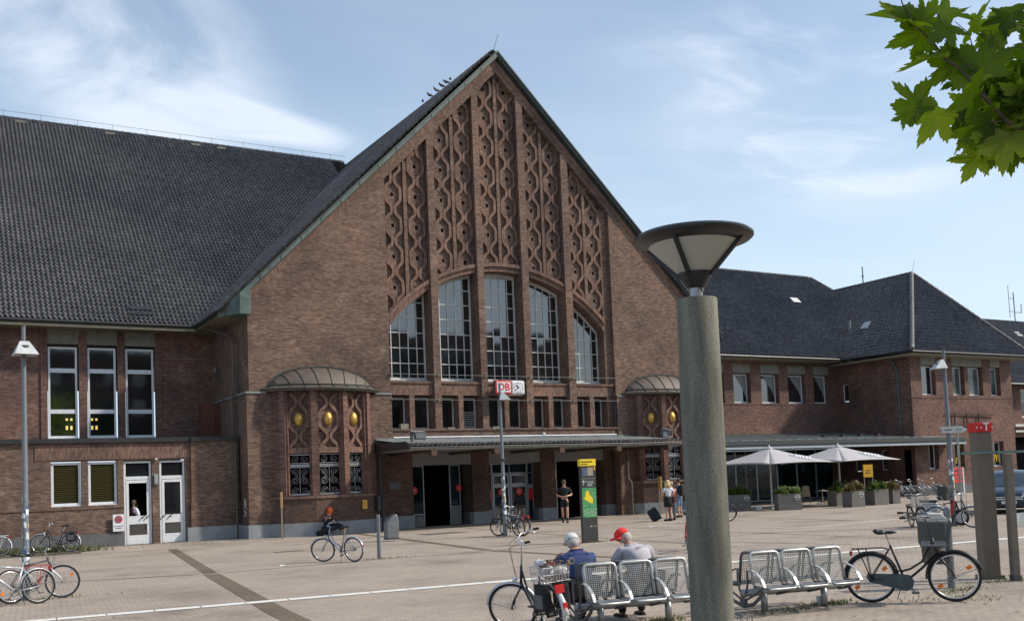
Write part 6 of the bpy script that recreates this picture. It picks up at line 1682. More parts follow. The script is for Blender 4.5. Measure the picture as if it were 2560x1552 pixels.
bicycle('black step-through bike with wire basket and petrol blue chain case beside the right bench', (12.55, 10.68), (13.36, 9.93), 'step', 'black', 'black', 'chrome', R(-6), R(3), True, crate=True, crate_off=(-.20, .09), sweep=.14, bars='steel_dark', chainguard='chainblue', scale=1.10, bar_up=1.15, spokes=18)
bicycle('silver fork trekking bike leaned against the far left pole, front wheel turned', (1.50, 22.75), (2.72, 23.30), 'mtb', 'steel_dark', None, 'chrome', R(-32), R(-8), False, scale=1.0, bars='chrome', bar_up=1.02)
bicycle('red and silver trekking bike heading out of frame at the far left pole', (1.96, 22.35), (.9, 21.95), 'mtb', 'silver', 'silver', 'steel', R(5), R(6), 'red', bars='black', bar_up=1.0, reflect=False)
bicycle('dark bike with black rear bag and pale mudguards by the annexe wall', (4.68, 41.0), (3.58, 41.5), 'step', 'black', 'silver', 'chrome', R(12), R(5), True, bags='blackcloth', z=.06, reflect=False)
bicycle('bike with white mudguards and rack, leftmost by the annexe wall', (2.35, 41.0), (1.25, 41.3), 'step', 'silver', 'white', 'chrome', R(5), R(5), 'white', z=.06, reflect=False)
bicycle('blue grey bike with pale mudguards on its stand before the person sitting at the wall', (10.28, 26.45), (9.74, 27.45), 'step', 'bikeblue', 'silver', 'chrome', R(30), R(-6), False, reflect=False, bars='bikeblue', bar_up=1.0)
bicycle('dark mountain bike chained to the centre pole lamp, left wheel outermost', (18.92, 32.05), (18.64, 33.1), 'mtb', 'black', None, 'steel_dark', R(12), R(-5), True, crate='steel_dark', reflect=False, bars='black')
bicycle('bike with red tail lamp and red marked rack chained to the centre pole lamp', (19.12, 32.1), (18.86, 33.18), 'mtb', 'silver', 'black', 'steel_dark', R(-20), R(5), 'red', reflect=False, bars='chrome')
bicycle('red bike mostly hidden behind the concrete column, only its front wheel showing left', (17.98, 21.45), (17.28, 20.55), 'step', 'red', 'red', 'chrome', R(0), 0, False, reflect=False)
bicycle('black bike ridden by the person hidden behind the concrete column', (29.0, 31.85), (27.95, 32.3), 'step', 'black', 'black', 'steel_dark', R(0), 0, False, reflect=False, stand=False)
bicycle('black roadster bike with pale front wheel, nearest the telephone pillar in the right cluster', (28.35, 21.35), (28.82, 20.35), 'diamond', 'black', 'silver', 'chrome', R(-8), R(4), True, reflect=False, crate=False, chainguard='black')
bicycle('bike with grey front basket in the right cluster at the pole lamp', (28.35, 22.3), (27.55, 21.2), 'step', 'steel_dark', 'black', 'steel_dark', R(15), R(4), True, crate='steel', reflect=False, bars='silver')
t = thing('motor_scooter', 'small silver motor scooter in the bike cluster at the right pole lamp', 'scooter', (29.1, 22.2, 0), R(-65))
for x in (0, 1.0):
    q = MB(); q.torus((x, 0, .28), .22, .05, 'y', 24, 8); w_ = q.build('wheel', 'rubber', t, smooth=True); q = MB(); q.lathe([(.19, -.03), (.19, .03)], (x, 0, .28), 18, 'y'); q.build('rim', 'paleshade', w_)
q = MB(); q.prism([(-.25, -.13, .45), (.30, -.14, .38), (.35, -.14, .62), (.25, -.13, .78), (-.25, -.11, .72)], (0, .26, 0)); fixnormals(q.build('rear_body', 'silver', t, bevel=.03)); q = MB(); q.box(-.25, .30, -.12, .12, .78, .86); q.build('saddle', 'black', t, bevel=.03)
q = MB(); q.prism([(.3, -.16, .28), (.75, -.16, .28), (.85, -.16, .85), (.80, -.16, .9), (.68, -.16, .36), (.3, -.16, .36)], (0, .32, 0)); fixnormals(q.build('leg_shield', 'red', t)); q = MB(); q.tube([(1.0, 0, .28), (.82, 0, .95)], .03, 6); q.tube([(.80, -.3, 1.0), (.82, 0, .96), (.80, .3, 1.0)], .02, 6); q.build('handlebar', 'black', t)
def rental(rear, front, label): return bicycle(label, rear, front, 'step', 'silver', 'silver', 'silver', R(8), 0, False, reflect=False, group='rental bikes in a row', spokes=8, tyre='steel_dark', fork='silver')
rb0 = rental((53.9, 43.35), (54.35, 42.45), 'rental bike in the row before the corner block, second from left')
pk = [c for c in COL.objects if c.parent == rb0 and c.name.startswith('saddle')]
for o in pk: o.data.materials[0] = M['seatpink']
for loc, lab in (((53.0, 43.6), 'rental bike seen edge-on, leftmost of the row behind the tan planter'), ((54.75, 43.3), 'rental bike third from left of the row before the corner block'), ((55.9, 43.2), 'rental bike nearest the red barred sign, rightmost of the row')):
    c = copy_tree(rb0); c.location = (loc[0], loc[1], 0); c['label'] = lab

# ================================================================== mesh benches
def bench(loc, rz, label, n=3, P=.555):
    t = thing('bench', label, 'bench', loc, rz, 'double sided steel mesh benches')
    Lg = n*P
    q = MB(); q.tube([(-.06, 0, .30), (Lg+.0, 0, .30)], .055, 14); q.build('beam', 'steel', t, smooth=True)
    for x in (.32, Lg-.28): q = MB(); q.tube([(x, 0, 0), (x, 0, .30)], .05, 14); q.build('leg', 'steel', t, smooth=True); q = MB()
    def bracket(x, nm='end_bracket'):
        q = MB()
        for (pts, r_) in (([(.52, .40), (.44, .28), (.25, .16), (.0, .11), (-.25, .16), (-.44, .28), (-.52, .40)], .030), ([(.13, .64), (.135, .48), (.09, .33), (0, .27), (-.09, .33), (-.135, .48), (-.13, .64)], .020), ([(.5, .41), (.3, .30), (.1, .22), (0, .2)], .018), ([(-.5, .41), (-.3, .30), (-.1, .22), (0, .2)], .018)):
            P3 = [(x, y, z) for y, z in pts]
            for a, b in zip(P3[:-1], P3[1:]): q.bar(a, b, r_*1.0, r_*1.9, upv=(1, 0, 0)) if False else None
            q.tube(P3, r_, 7)
        q.cyl((x-.03, 0, .19), (x+.03, 0, .19), .075, None, 12)
        q.v = [(x+(vx-x)*.7, vy, vz) for vx, vy, vz in q.v]
        return smooth_by_angle(q.build(nm, 'steel_dark', t))
    bracket(-.03)
    for k in range(1, n+1):
        q = MB(); q.tube([(k*P, .42, .385), (k*P, .2, .29), (k*P, 0, .25), (k*P, -.2, .29), (k*P, -.42, .385)], .022, 6); q.build('cross_arm', 'steel_dark', t, smooth=True)
    for side in (-1, 1):
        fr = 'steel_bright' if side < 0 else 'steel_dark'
        for k in range(n):
            x0, x1 = k*P+.02, (k+1)*P-.02
            # backrest
            yb0, zb0, yb1, zb1 = .19, .43, .10, .885
            def Bk(u_, v_): return Vector((x0+(x1-x0)*u_, side*(yb0+(yb1-yb0)*v_), zb0+(zb1-zb0)*v_))
            q = MB(); q.tube([Bk(.03, 0), Bk(.03, .88), Bk(.06, .97), Bk(.14, 1), Bk(.86, 1), Bk(.94, .97), Bk(.97, .88), Bk(.97, 0)], .023, 7); o = q.build('backrest_frame', fr, t, smooth=True)
            q = MB()
            for j in range(1, 17): q.tube([Bk(j/17, .0), Bk(j/17, .98)], .0038, 3)
            for j in range(0, 17): q.tube([Bk(.05, j/17), Bk(.95, j/17)], .0038, 3)
            q.build('backrest_mesh', fr, o)
            def St(u_, v_): return Vector((x0+(x1-x0)*u_, side*(.20+.36*v_), .405+.03*v_-.05*math.sin(math.pi*min(1, v_*1.05))*.4-(.05*max(0, v_-.9)*10)))
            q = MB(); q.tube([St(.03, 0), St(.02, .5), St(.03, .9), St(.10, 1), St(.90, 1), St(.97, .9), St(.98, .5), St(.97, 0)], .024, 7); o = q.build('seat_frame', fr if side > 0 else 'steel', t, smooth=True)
            q = MB()
            for j in range(1, 16): q.tube([St(j/16, v_/5) for v_ in range(6)], .0045, 3)
            for j in range(1, 14): q.tube([St(.05, j/14), St(.95, j/14)], .0045, 3)
            q.build('seat_mesh', fr if side > 0 else 'steel', o)
        for k in range(0, n+1):
            x = k*P
            q = MB(); pts = [(x, side*.12, .625), (x, side*.20, .645), (x, side*.33, .61), (x, side*.45, .53), (x, side*.53, .42)]
            for a, b in zip(pts[:-1], pts[1:]): q.bar(a, b, .045, .014)
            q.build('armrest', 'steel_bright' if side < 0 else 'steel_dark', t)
    return t
bench((7.80, 11.66, 0), R(-10), 'steel mesh double bench left of the concrete column with two men on its far side')
bench((10.42, 11.18, 0), R(-10.5), 'empty steel mesh double bench right of the concrete column')
# ================================================================== people
def skin(name, nodes, edges, ma, parent, sub=2, smooth=True):
    me = bpy.data.meshes.new(name); me.from_pydata([n[0] for n in nodes], edges, []); me.update()
    o = bpy.data.objects.new(name, me); COL.objects.link(o)
    sk = o.modifiers.new('skin', 'SKIN'); sk.branch_smoothing = .6; sk.use_smooth_shade = True
    ls = me.skin_vertices[0].data
    for i, n in enumerate(nodes):
        r_ = n[1]; ls[i].radius = (r_[0], r_[1]) if isinstance(r_, tuple) else (r_, r_)
        ls[i].use_root = (i == 0)
    ss = o.modifiers.new('sub', 'SUBSURF'); ss.levels = sub; ss.render_levels = sub
    dg = bpy.context.evaluated_depsgraph_get(); dg.update()
    nm = bpy.data.meshes.new_from_object(o.evaluated_get(dg))
    bpy.data.objects.remove(o)
    nm.materials.clear(); nm.materials.append(M[ma]); nm.name = name
    nm.polygons.foreach_set('use_smooth', [True]*len(nm.polygons))
    b = bpy.data.objects.new(name, nm); COL.objects.link(b); b.parent = parent
    return b
V3 = lambda *a: Vector(a)
class Chain:
    def __init__(s): s.n = []; s.e = []; s.k = {}
    def node(s, key, p, r_, link=None):
        s.n.append((Vector(p), r_)); i = len(s.n)-1; s.k[key] = i
        if link is not None: s.e.append((s.k[link], i))
        return i
def person(label, loc, rz, J, body='skin', shirt=None, legs=None, hair=None, scale=1.0, shoes='blackcloth', sleeve=.55, hem=1.0, cap=None, group=None, extra=None, headdir=0.0, headtilt=0.0, skirt=None, hairlen='short', torso_w=1.0, socks=None):
    """J: joint positions in metres, x right of the figure, y forward, z up"""
    t = thing('person', label, 'person', loc, rz, group, scale)
    c = Chain()
    pel, ch, nk = Vector(J['pelvis']), Vector(J['chest']), Vector(J['neck'])
    hdv = Vector(J.get('head', nk+V3(0, .02, .13)))
    c.node('pelvis', pel, .115*torso_w); c.node('waist', pel*.55+ch*.45, .11*torso_w, 'pelvis'); c.node('chest', ch, .125*torso_w, 'waist'); c.node('neck', nk, .062, 'chest')
    up_ = (hdv-nk).normalized()
    c.node('jaw', nk+(hdv-nk)*.55, .060, 'neck'); c.node('head', hdv, .086, 'jaw'); c.node('crown', hdv+up_*.075, .070, 'head')
    fdir = Vector((math.sin(headdir), math.cos(headdir), -math.sin(headtilt))).normalized()
    c.node('nose', hdv+fdir*.100-up_*.02, .016, 'head')
    c.node('chin', nk+(hdv-nk)*.55+fdir*.05, .034, 'jaw')
    for s, sd in (('L', -1), ('R', 1)):
        sh, el, wr = Vector(J['sh'+s]), Vector(J['el'+s]), Vector(J['wr'+s])
        c.node('sh'+s, sh, .060, 'chest'); c.node('ua'+s, sh*.5+el*.5, .048, 'sh'+s); c.node('el'+s, el, .038, 'ua'+s); c.node('fa'+s, el*.6+wr*.4, .039, 'el'+s); c.node('wr'+s, wr, .026, 'fa'+s)
        hd = Vector(J.get('hd'+s, wr+(wr-el).normalized()*.08)); d = (hd-wr).normalized()
        side = d.cross(V3(0, 0, 1)); side = side.normalized() if side.length > .1 else V3(1, 0, 0)
        c.node('pm'+s, wr+d*.05, (.036, .018), 'wr'+s)
        curl = Vector(J.get('curl', (0, 0, -.4)))
        for k, (off, ln) in enumerate(((-.027, .065), (-.009, .078), (.009, .073), (.027, .055))):
            b_ = wr+d*.09+side*off; m_ = b_+(d+curl*.3).normalized()*ln*.55; e_ = m_+(d+curl).normalized()*ln*.5
            c.node('f%d%s' % (k, s), b_, .010, 'pm'+s); c.node('g%d%s' % (k, s), m_, .009, 'f%d%s' % (k, s)); c.node('h%d%s' % (k, s), e_, .0075, 'g%d%s' % (k, s))
        b_ = wr+d*.035+side*(-sd*.032); c.node('t0'+s, b_, .011, 'pm'+s); c.node('t1'+s, b_+(d*.8-side*sd*.7).normalized()*.045, .009, 't0'+s)
        hp, kn, an = Vector(J['hip'+s]), Vector(J['kn'+s]), Vector(J['an'+s])
        c.node('hp'+s, hp, .085, 'pelvis'); c.node('th'+s, hp*.5+kn*.5, .075, 'hp'+s); c.node('kn'+s, kn, .054, 'th'+s); c.node('cf'+s, kn*.65+an*.35, .056, 'kn'+s); c.node('an'+s, an, .036, 'cf'+s)
        fd = Vector(J.get('ft'+s, an+V3(0, .17, -.05))); c.node('ft'+s, an*.35+fd*.65+V3(0, 0, -.01), .036, 'an'+s); c.node('toe'+s, fd, .028, 'ft'+s)
    b = skin('body', c.n, c.e, body, t)
    K = c.k; P = lambda k: c.n[K[k]][0]
    # ears, eyes
    sx = Vector((fdir.y, -fdir.x, 0)).normalized()
    q = MB()
    for s in (-1, 1):
        p = hdv+sx*s*.088; q.ball(tuple(p-up_*.01), .014, .022, .032, 8, 6)
    q.build('ear', body, t, smooth=True)
    q = MB()
    for s in (-1, 1): q.ball(tuple(hdv+fdir*.080+sx*s*.032+up_*.008), .010, .010, .008, 8, 6)
    q.build('eye', 'darkhair', t, smooth=True)
    q = MB(); mp = hdv+fdir*.082-up_*.065; q.obox(mp, sx, fdir, up_, .022, .006, .005); q.build('mouth', 'skinred', t)
    if hair:
        q = MB()
        if hairlen == 'short': cc = hdv+up_*(.035 if not cap else .0)-fdir*.020; r_ = .096 if not cap else .090; q.ball(tuple(cc), r_, r_, .085, 16, 10)
        elif hairlen == 'long':
            q.ball(tuple(hdv+up_*.03-fdir*.02), .105, .105, .10, 16, 10)
            for k in range(26):
                a = math.pi*(k/25)*1.25-math.pi*.125; d = (sx*math.cos(a)-fdir*math.sin(a)); p0 = hdv+d*.085+up_*.03
                q.tube([p0, p0+d*.02-V3(0, 0, .12), p0+d*.015-V3(0, 0, .24+.05*math.sin(k*1.7))], [.026, .030, .012], 6)
        h_ = q.build('hair', hair, t, smooth=True)
    if cap:
        q = MB(); cc = hdv+up_*.035
        prof = [(.103, -.01), (.104, .02), (.098, .055), (.078, .085), (.045, .100), (.005, .106)]
        q.lathe(prof, (0, 0, 0), 22); mt = Matrix.Translation(cc) @ up_.to_track_quat('Z', 'Y').to_matrix().to_4x4(); q.xform(mt); q.build('cap', cap, t, smooth=True)
        q = MB(); m_ = 10; vs_ = []
        for i in range(m_+1):
            a = -1.1+2.2*i/m_; d = fdir*math.cos(a)+sx*math.sin(a)
            vs_ += [cc+d*.095-up_*.005, cc+d*(.105+.085*math.cos(a*1.2))-up_*.02]
        q.add(vs_, [(2*i, 2*i+1, 2*i+3, 2*i+2) for i in range(m_)]); o = q.build('peak', cap, t, smooth=True); md = o.modifiers.new('s', 'SOLIDIFY'); md.thickness = .008
        if cap == 'capwhite':
            q = MB(); q.tube([cc-fdir*.104*math.cos(a)+sx*.104*math.sin(a)+up_*.0 for a in [-.7+1.4*k/8 for k in range(9)]], .007, 4); q.build('cap_strap', 'greytrouser', t)
    def cloth(nm, keys, edges, ma, grow, sub=2):
        ids = {k: i for i, k in enumerate(keys)}
        nodes = []
        for k in keys:
            if isinstance(k, tuple): a_, b_, f_ = k; p = P(a_)*(1-f_)+P(b_)*f_; r0 = c.n[K[a_]][1]; r1 = c.n[K[b_]][1]; r_ = (r0 if not isinstance(r0, tuple) else r0[0])*(1-f_)+(r1 if not isinstance(r1, tuple) else r1[0])*f_
            else: p = P(k); r_ = c.n[K[k]][1]; r_ = r_ if not isinstance(r_, tuple) else r_[0]
            nodes.append((p, r_+grow))
        return skin(nm, nodes, [(ids[a_], ids[b_]) for a_, b_ in edges], ma, t, sub)
    if shirt:
        kL, kR = ('ua'+'L', 'el'+'L', sleeve-.5) if False else ('uaL', 'elL', sleeve), ('uaR', 'elR', sleeve)
        keys = ['chest', 'waist', 'pelvis', ('chest', 'neck', .84), 'shL', 'uaL', kL, 'shR', 'uaR', kR]
        ed = [('chest', 'waist'), ('waist', 'pelvis'), ('chest', keys[3]), ('chest', 'shL'), ('shL', 'uaL'), ('uaL', kL), ('chest', 'shR'), ('shR', 'uaR'), ('uaR', kR)]
        if torso_w > 1.2:
            keys += ['neck', ('neck', 'shL', .5), ('neck', 'shR', .5)]; ed += [(keys[3], 'neck'), (keys[3], ('neck', 'shL', .5)), (keys[3], ('neck', 'shR', .5))]
        if sleeve > 1.0:
            keys[6], keys[9] = 'elL', 'elR'; ed[5] = ('uaL', 'elL'); ed[8] = ('uaR', 'elR')
            keys += ['faL', ('faL', 'wrL', .8), 'faR', ('faR', 'wrR', .8)]; ed += [('elL', 'faL'), ('faL', keys[11]), ('elR', 'faR'), ('faR', keys[13])]
        cloth('shirt', keys, ed, shirt, .022 if torso_w < 1.2 else .040)
    if legs:
        if hem >= 1:
            keys = ['pelvis', 'hpL', 'thL', 'knL', 'cfL', 'anL', 'hpR', 'thR', 'knR', 'cfR', 'anR']
            ed = [('pelvis', 'hpL'), ('hpL', 'thL'), ('thL', 'knL'), ('knL', 'cfL'), ('cfL', keys[5]), ('pelvis', 'hpR'), ('hpR', 'thR'), ('thR', 'knR'), ('knR', 'cfR'), ('cfR', keys[10])]
        else:
            kL, kR = ('thL', 'knL', hem), ('thR', 'knR', hem)
            keys = ['pelvis', ('pelvis', 'waist', .5), 'hpL', 'thL', kL, 'hpR', 'thR', kR]; ed = [('pelvis', keys[1]), ('pelvis', 'hpL'), ('hpL', 'thL'), ('thL', kL), ('pelvis', 'hpR'), ('hpR', 'thR'), ('thR', kR)]
        cloth('trousers' if hem >= 1 else 'shorts', keys, ed, legs, .018)
    if skirt:
        q = MB(); zt = pel.z+.10; q.lathe([(.155, zt-pel.z), (.185, 0), (.20, -.15), (.215, -.34), (.20, -.345)], (pel.x, pel.y, pel.z), 24); q.v = [(x, (y-pel.y)*.72+pel.y, z) for x, y, z in q.v]; q.build('skirt', skirt, t, smooth=True)
    for s in ('L', 'R'):
        q = MB(); a_ = P('an'+s); f_ = P('toe'+s); d = (f_-a_); d.z = 0; d = d.normalized() if d.length > .01 else V3(0, 1, 0); z0 = min(a_.z, f_.z)-.03
        q.tube([a_+d*-.05+V3(0, 0, -.03), a_+d*.05+V3(0, 0, -.035), f_+d*.02+V3(0, 0, .005), f_+d*.05], [.042, .048, .043, .022], 10); q.build('shoe', shoes, t, smooth=True)
        if socks:
            q = MB(); q.tube([P('an'+s)+V3(0, 0, -.02), P('an'+s)*.7+P('kn'+s)*.3], [.045, .050], 10); q.build('sock', socks, t, smooth=True)
    return t
def stand(arms=None, legs=None):
    J = dict(pelvis=(0, 0, .95), chest=(0, .0, 1.28), neck=(0, -.01, 1.47), head=(0, .015, 1.62), shL=(-.19, 0, 1.38), shR=(.19, 0, 1.38), elL=(-.26, -.03, 1.10), elR=(.26, -.03, 1.10), wrL=(-.27, .05, .86), wrR=(.27, .05, .86),
             hipL=(-.09, 0, .88), hipR=(.09, 0, .88), knL=(-.10, .02, .48), knR=(.10, .02, .48), anL=(-.10, -.02, .085), anR=(.10, -.02, .085))
    J['ftL'] = (-.11, .16, .035); J['ftR'] = (.11, .16, .035)
    if arms: J.update(arms)
    if legs: J.update(legs)
    return J
# walking man in black
person('man in black t-shirt, shorts and socks walking out of the right entrance, looking right', (25.35, 38.75, 0), R(150), stand(
    dict(elL=(-.30, -.04, 1.12), elR=(.30, -.04, 1.12), wrL=(-.10, .22, 1.08), wrR=(.12, .20, 1.06), hdL=(-.03, .25, 1.08), hdR=(.05, .26, 1.05)),
    dict(knL=(-.09, .12, .52), anL=(-.08, .14, .10), ftL=(-.08, .31, .06), knR=(.09, .06, .50), anR=(.08, -.20, .16), ftR=(.08, -.06, .06))),
    shirt='blackcloth', legs='blackcloth', hem=.45, hair='darkhair', scale=1.16, headdir=-1.0, socks='blackcloth', torso_w=1.05)
# blonde woman, back to the camera
wm = person('blonde woman in white top and black skirt seen from behind, bag across her back', (28.38, 35.0, 0), R(-8), stand(
    dict(elL=(-.24, .02, 1.12), elR=(.25, -.02, 1.10), wrL=(-.16, .22, 1.0), wrR=(.24, .10, .90))),
    shirt='whitecloth', skirt='blackcloth', hair='blonde', hairlen='long', scale=1.04, sleeve=.05, torso_w=.9, headdir=.2)
t = thing('shoulder_bag', 'dark handbag on a long strap across the blonde woman', 'bag', (28.62, 34.88, .82))
mb = MB(); mb.box(-.10, .10, -.06, .06, 0, .26); mb.build('bag_body', 'burgundy', t, bevel=.03)
mb = MB(); mb.tube([(-.02, -.05, .25), (-.12, -.12, .42), (-.25, -.06, .60), (-.32, .05, .70)], .010, 5); mb.build('strap', 'blackcloth', t)
person('person in pale pink top and grey trousers standing in front of the blonde woman', (28.98, 35.5, 0), R(-20), stand(dict(elR=(.2, .15, 1.15), wrR=(.1, .3, 1.2))), shirt='pinkcloth', legs='greytrouser', hair='greyhair', scale=1.0, sleeve=.6)
person('man in navy top with a dark rucksack half hidden behind the concrete column', (30.95, 37.35, 0), R(20), stand(dict(elR=(.27, .06, 1.12), wrR=(.22, .25, .98), elL=(-.26, .02, 1.1), wrL=(-.24, .16, .9))), shirt='bluecloth', legs='jeans', hem=.9, hair='darkhair', scale=1.05, sleeve=.3)
mb = MB(); mb.box(-.17, .17, -.12, .10, -.26, .26); o = mb.build('rucksack', 'blackcloth', bevel=.06); o.location = (30.93, 37.12, 1.28); o.rotation_euler = (0, 0, R(20)); tag(o, 'dark rucksack on the back of the man by the concrete column', 'rucksack')
t = thing('wheeled_case', 'black wheeled suitcase tilted on the ground left of the blonde woman', 'suitcase', (28.0, 35.3, .02), R(-30)); t.rotation_euler = (R(-22), R(-28), R(-30))
mb = MB(); mb.box(-.22, .22, -.13, .13, .05, .62); mb.build('case_body', 'blackcloth', t, bevel=.05); mb = MB(); mb.tube([(-.1, -.1, .62), (-.1, -.1, .95), (.1, -.1, .95), (.1, -.1, .62)], .01, 6); mb.build('pull_handle', 'steel_dark', t)
for x in (-.17, .17): mb = MB(); mb.cyl((x-.02, -.1, .04), (x+.02, -.1, .04), .045, None, 10); mb.build('wheel', 'black', t)
# person sitting at the foot of the wall
person('person in dark tank top sitting cross legged at the wall, orange scarf over the head', (15.02, 41.95, .12), R(-78), dict(
    pelvis=(0, 0, .16), chest=(0, .10, .50), neck=(0, .16, .67), head=(0, .22, .80), shL=(-.19, .10, .59), shR=(.19, .10, .59), elL=(-.24, .26, .38), elR=(.24, .26, .38), wrL=(-.06, .42, .40), wrR=(.08, .44, .36), hdL=(.02, .46, .38), hdR=(-.02, .5, .36),
    hipL=(-.10, .02, .12), hipR=(.10, .02, .12), knL=(.08, .46, .32), knR=(.30, .42, .22), anL=(.55, .56, .12), anR=(.60, .35, .05), ftL=(.66, .62, .22), ftR=(.74, .38, .12)),
    shirt='blackcloth', legs='blackcloth', hem=1.0, hair='orangehair', scale=1.12, sleeve=.0, headtilt=.5, shoes='wood', hairlen='short')
mb = MB(); mb.ball((0, 0, 0), .12, .12, .15, 14, 9); mb.tube([(.02, .02, .1), (-.06, .12, -.1), (-.08, .12, -.32)], [.05, .05, .02], 8); o = mb.build('head_scarf', 'orangehair', smooth=True); o.location = (15.25, 42.0, 1.06); tag(o, 'bright orange scarf draped over the seated person by the wall', 'scarf')
mb = MB(); mb.box(-.3, .3, -.2, .2, 0, .22); o = mb.build('travel_bag', 'blackcloth', bevel=.07); o.location = (14.95, 42.1, 0); o.rotation_euler = (0, 0, .2); tag(o, 'black travel bag the person with the orange scarf sits on', 'bag')
# man behind the left glazed door
person('man in burgundy waistcoat standing behind the left white door, hand at his face', (7.62, 44.95, -.02), R(-70), stand(dict(elL=(-.27, .06, 1.12), wrL=(-.14, .20, 1.42), elR=(.32, .02, 1.14), wrR=(.15, -.05, 1.0), hdL=(-.05, .16, 1.52))), shirt='whitecloth', legs='blackcloth', hair='wood', scale=1.10, sleeve=1.5, headdir=-.4)
mb = MB(); mb.tube([(0, 0, -.24), (0, 0, -.02), (0, 0, .14), (0, 0, .2)], [.15, .165, .16, .10], 16); mb.v = [(x*1.15, y*.85, z) for x, y, z in mb.v]; o = mb.build('waistcoat', 'burgundy', smooth=True); o.location = (7.62, 44.95, 1.36); o.rotation_euler = (0, 0, R(50)); tag(o, 'burgundy waistcoat worn by the man behind the left white door', 'waistcoat')
# the two men on the bench
def sitter(label, loc, rz, s, shirt, cap, hd, tilt, body, lean, leg, shoe, sl=.6, tw=1.45, hx=0.0):
    return person(label, loc, rz, dict(pelvis=(0, 0, .12), chest=(0, .10+lean, .46), neck=(hx*.5, .16+lean, .585), head=(hx, .24+lean, .695), shL=(-.215, .11+lean, .535), shR=(.215, .11+lean, .535),
        elL=(-.27, .28+lean, .30), elR=(.27, .28+lean, .30), wrL=(-.10, .48, .22), wrR=(.10, .48, .22), hdL=(-.03, .52, .2), hdR=(.03, .52, .2),
        hipL=(-.11, .02, .10), hipR=(.11, .02, .10), knL=(-.16, .46, .12), knR=(.17, .46, .12), anL=(-.14, .38, -.33), anR=(.18, .44, -.33), ftL=(-.15, .55, -.38), ftR=(.20, .60, -.38)),
        body=body, shirt=shirt, legs=leg, hem=1.0, hair='greyhair', cap=cap, scale=s, sleeve=sl, headdir=hd, headtilt=tilt, torso_w=tw, shoes=shoe)
sitter('man in navy blue shirt and off-white cap seated on the bench, seen from behind', (8.05, 11.98, .41), R(-14), 1.06, 'bluecloth', 'capwhite', .1, .35, 'skinred', .02, 'blackcloth', 'blackcloth', .9)
sitter('man in pale grey t-shirt and bright red cap seated on the bench, head turned left', (9.02, 11.75, .41), R(-8), 1.10, 'greycloth', 'capred', -1.35, .25, 'skinred', .10, 'blackcloth', 'blackcloth', .6, 1.45, -.10)
# cyclist hidden behind the column
person('cyclist in dark clothes mostly hidden behind the concrete column', (28.66, 32.0, 0), R(66), dict(pelvis=(0, 0, 1.0), chest=(0, .2, 1.3), neck=(0, .3, 1.47), head=(0, .36, 1.6), shL=(-.19, .2, 1.38), shR=(.19, .2, 1.38), elL=(-.24, .38, 1.2), elR=(.24, .38, 1.2), wrL=(-.24, .52, 1.1), wrR=(.24, .52, 1.1), hipL=(-.09, 0, .95), hipR=(.09, 0, .95), knL=(-.1, .32, .75), knR=(.1, .25, .55), anL=(-.1, .25, .32), anR=(.1, .12, .18)), shirt='blackcloth', legs='burgundy', hair='darkhair', scale=1.0, shoes='whitecloth')

# pigeons on the ridge
def pigeon(loc, rz, label):
    t = thing('pigeon', label, 'bird', loc, rz, 'pigeons on the gable ridge', 1.25)
    mb = MB(); mb.tube([(-.20, 0, .06), (-.08, 0, .10), (.02, 0, .13), (.09, 0, .17), (.12, 0, .22), (.14, 0, .25)], [.012, .045, .065, .05, .03, .022], 10); b = mb.build('body', 'steel_dark', t, smooth=True)
    mb = MB(); mb.cyl((.15, 0, .25), (.19, 0, .24), .008, .002, 6); mb.build('beak', 'cane', t)
    mb = MB(); mb.tube([(0, .02, .1), (.0, .02, 0)], .006, 4); mb.tube([(0, -.02, .1), (0, -.02, 0)], .006, 4); mb.build('legs', 'seatpink', t)
    mb = MB(); mb.add([(.04, .055, .15), (-.06, .065, .10), (-.22, .03, .06), (-.05, .05, .16)], [(0, 1, 2, 3)]); mb.add([(.04, -.055, .15), (-.06, -.065, .10), (-.22, -.03, .06), (-.05, -.05, .16)], [(0, 1, 2, 3)]); mb.build('wing', 'lead', t)
for y, rz, lab in ((48.25, 1.0, 'dark pigeon on the gable ridge, highest of the flock'), (48.75, 2.4, 'dark pigeon on the gable ridge, second from the top'), (49.3, 2.9, 'dark pigeon on the gable ridge, third from the top'), (50.0, 3.1, 'dark pigeon on the gable ridge, fourth from the top'), (50.85, 2.9, 'dark pigeon on the gable ridge, second from the bottom'), (51.8, 1.2, 'dark pigeon on the gable ridge, lowest of the flock')):
    pigeon((25.2, y, 24.22), rz, lab)

# cup under the right bench
mb = MB(); mb.lathe([(.030, 0), (.042, .12), (.046, .12), (.046, .13), (.035, .14)], (0, 0, 0), 16); o = mb.build('paper_cup', 'white', smooth=False); o.location = (11.80, 11.05, .0); tag(o, 'white paper coffee cup standing under the right bench beside its leg', 'cup')

# ================================================================== weeds and litter (uncountable)
def tufts(name, spots, n, h, label=None):
    rr = random.Random(5); mb = MB()
    for (x, y, rx, ry, dens) in spots:
        for k in range(int(n*dens)):
            px, py = x+rr.gauss(0, rx), y+rr.gauss(0, ry); a = rr.uniform(0, 6.28); hh = h*rr.uniform(.3, 1.2); w_ = .008+hh*.06
            d = Vector((math.cos(a), math.sin(a), 0)); e_ = Vector((rr.gauss(0, .5), rr.gauss(0, .5), 0))*hh
            p = Vector((px, py, 0)); mb.add([p-d*w_, p+d*w_, p+e_*.5+Vector((0, 0, hh*.7)), p+e_+Vector((0, 0, hh))], [(0, 1, 2, 3)])
    o = mb.build(name, 'grass'); o['kind'] = 'stuff'; return o
tufts('weeds', [(1.9, 41.9, 1.5, .25, 1.6), (4.3, 41.9, .7, .25, .8), (-2, 41.9, 1.5, .25, 1)], 900, .26)
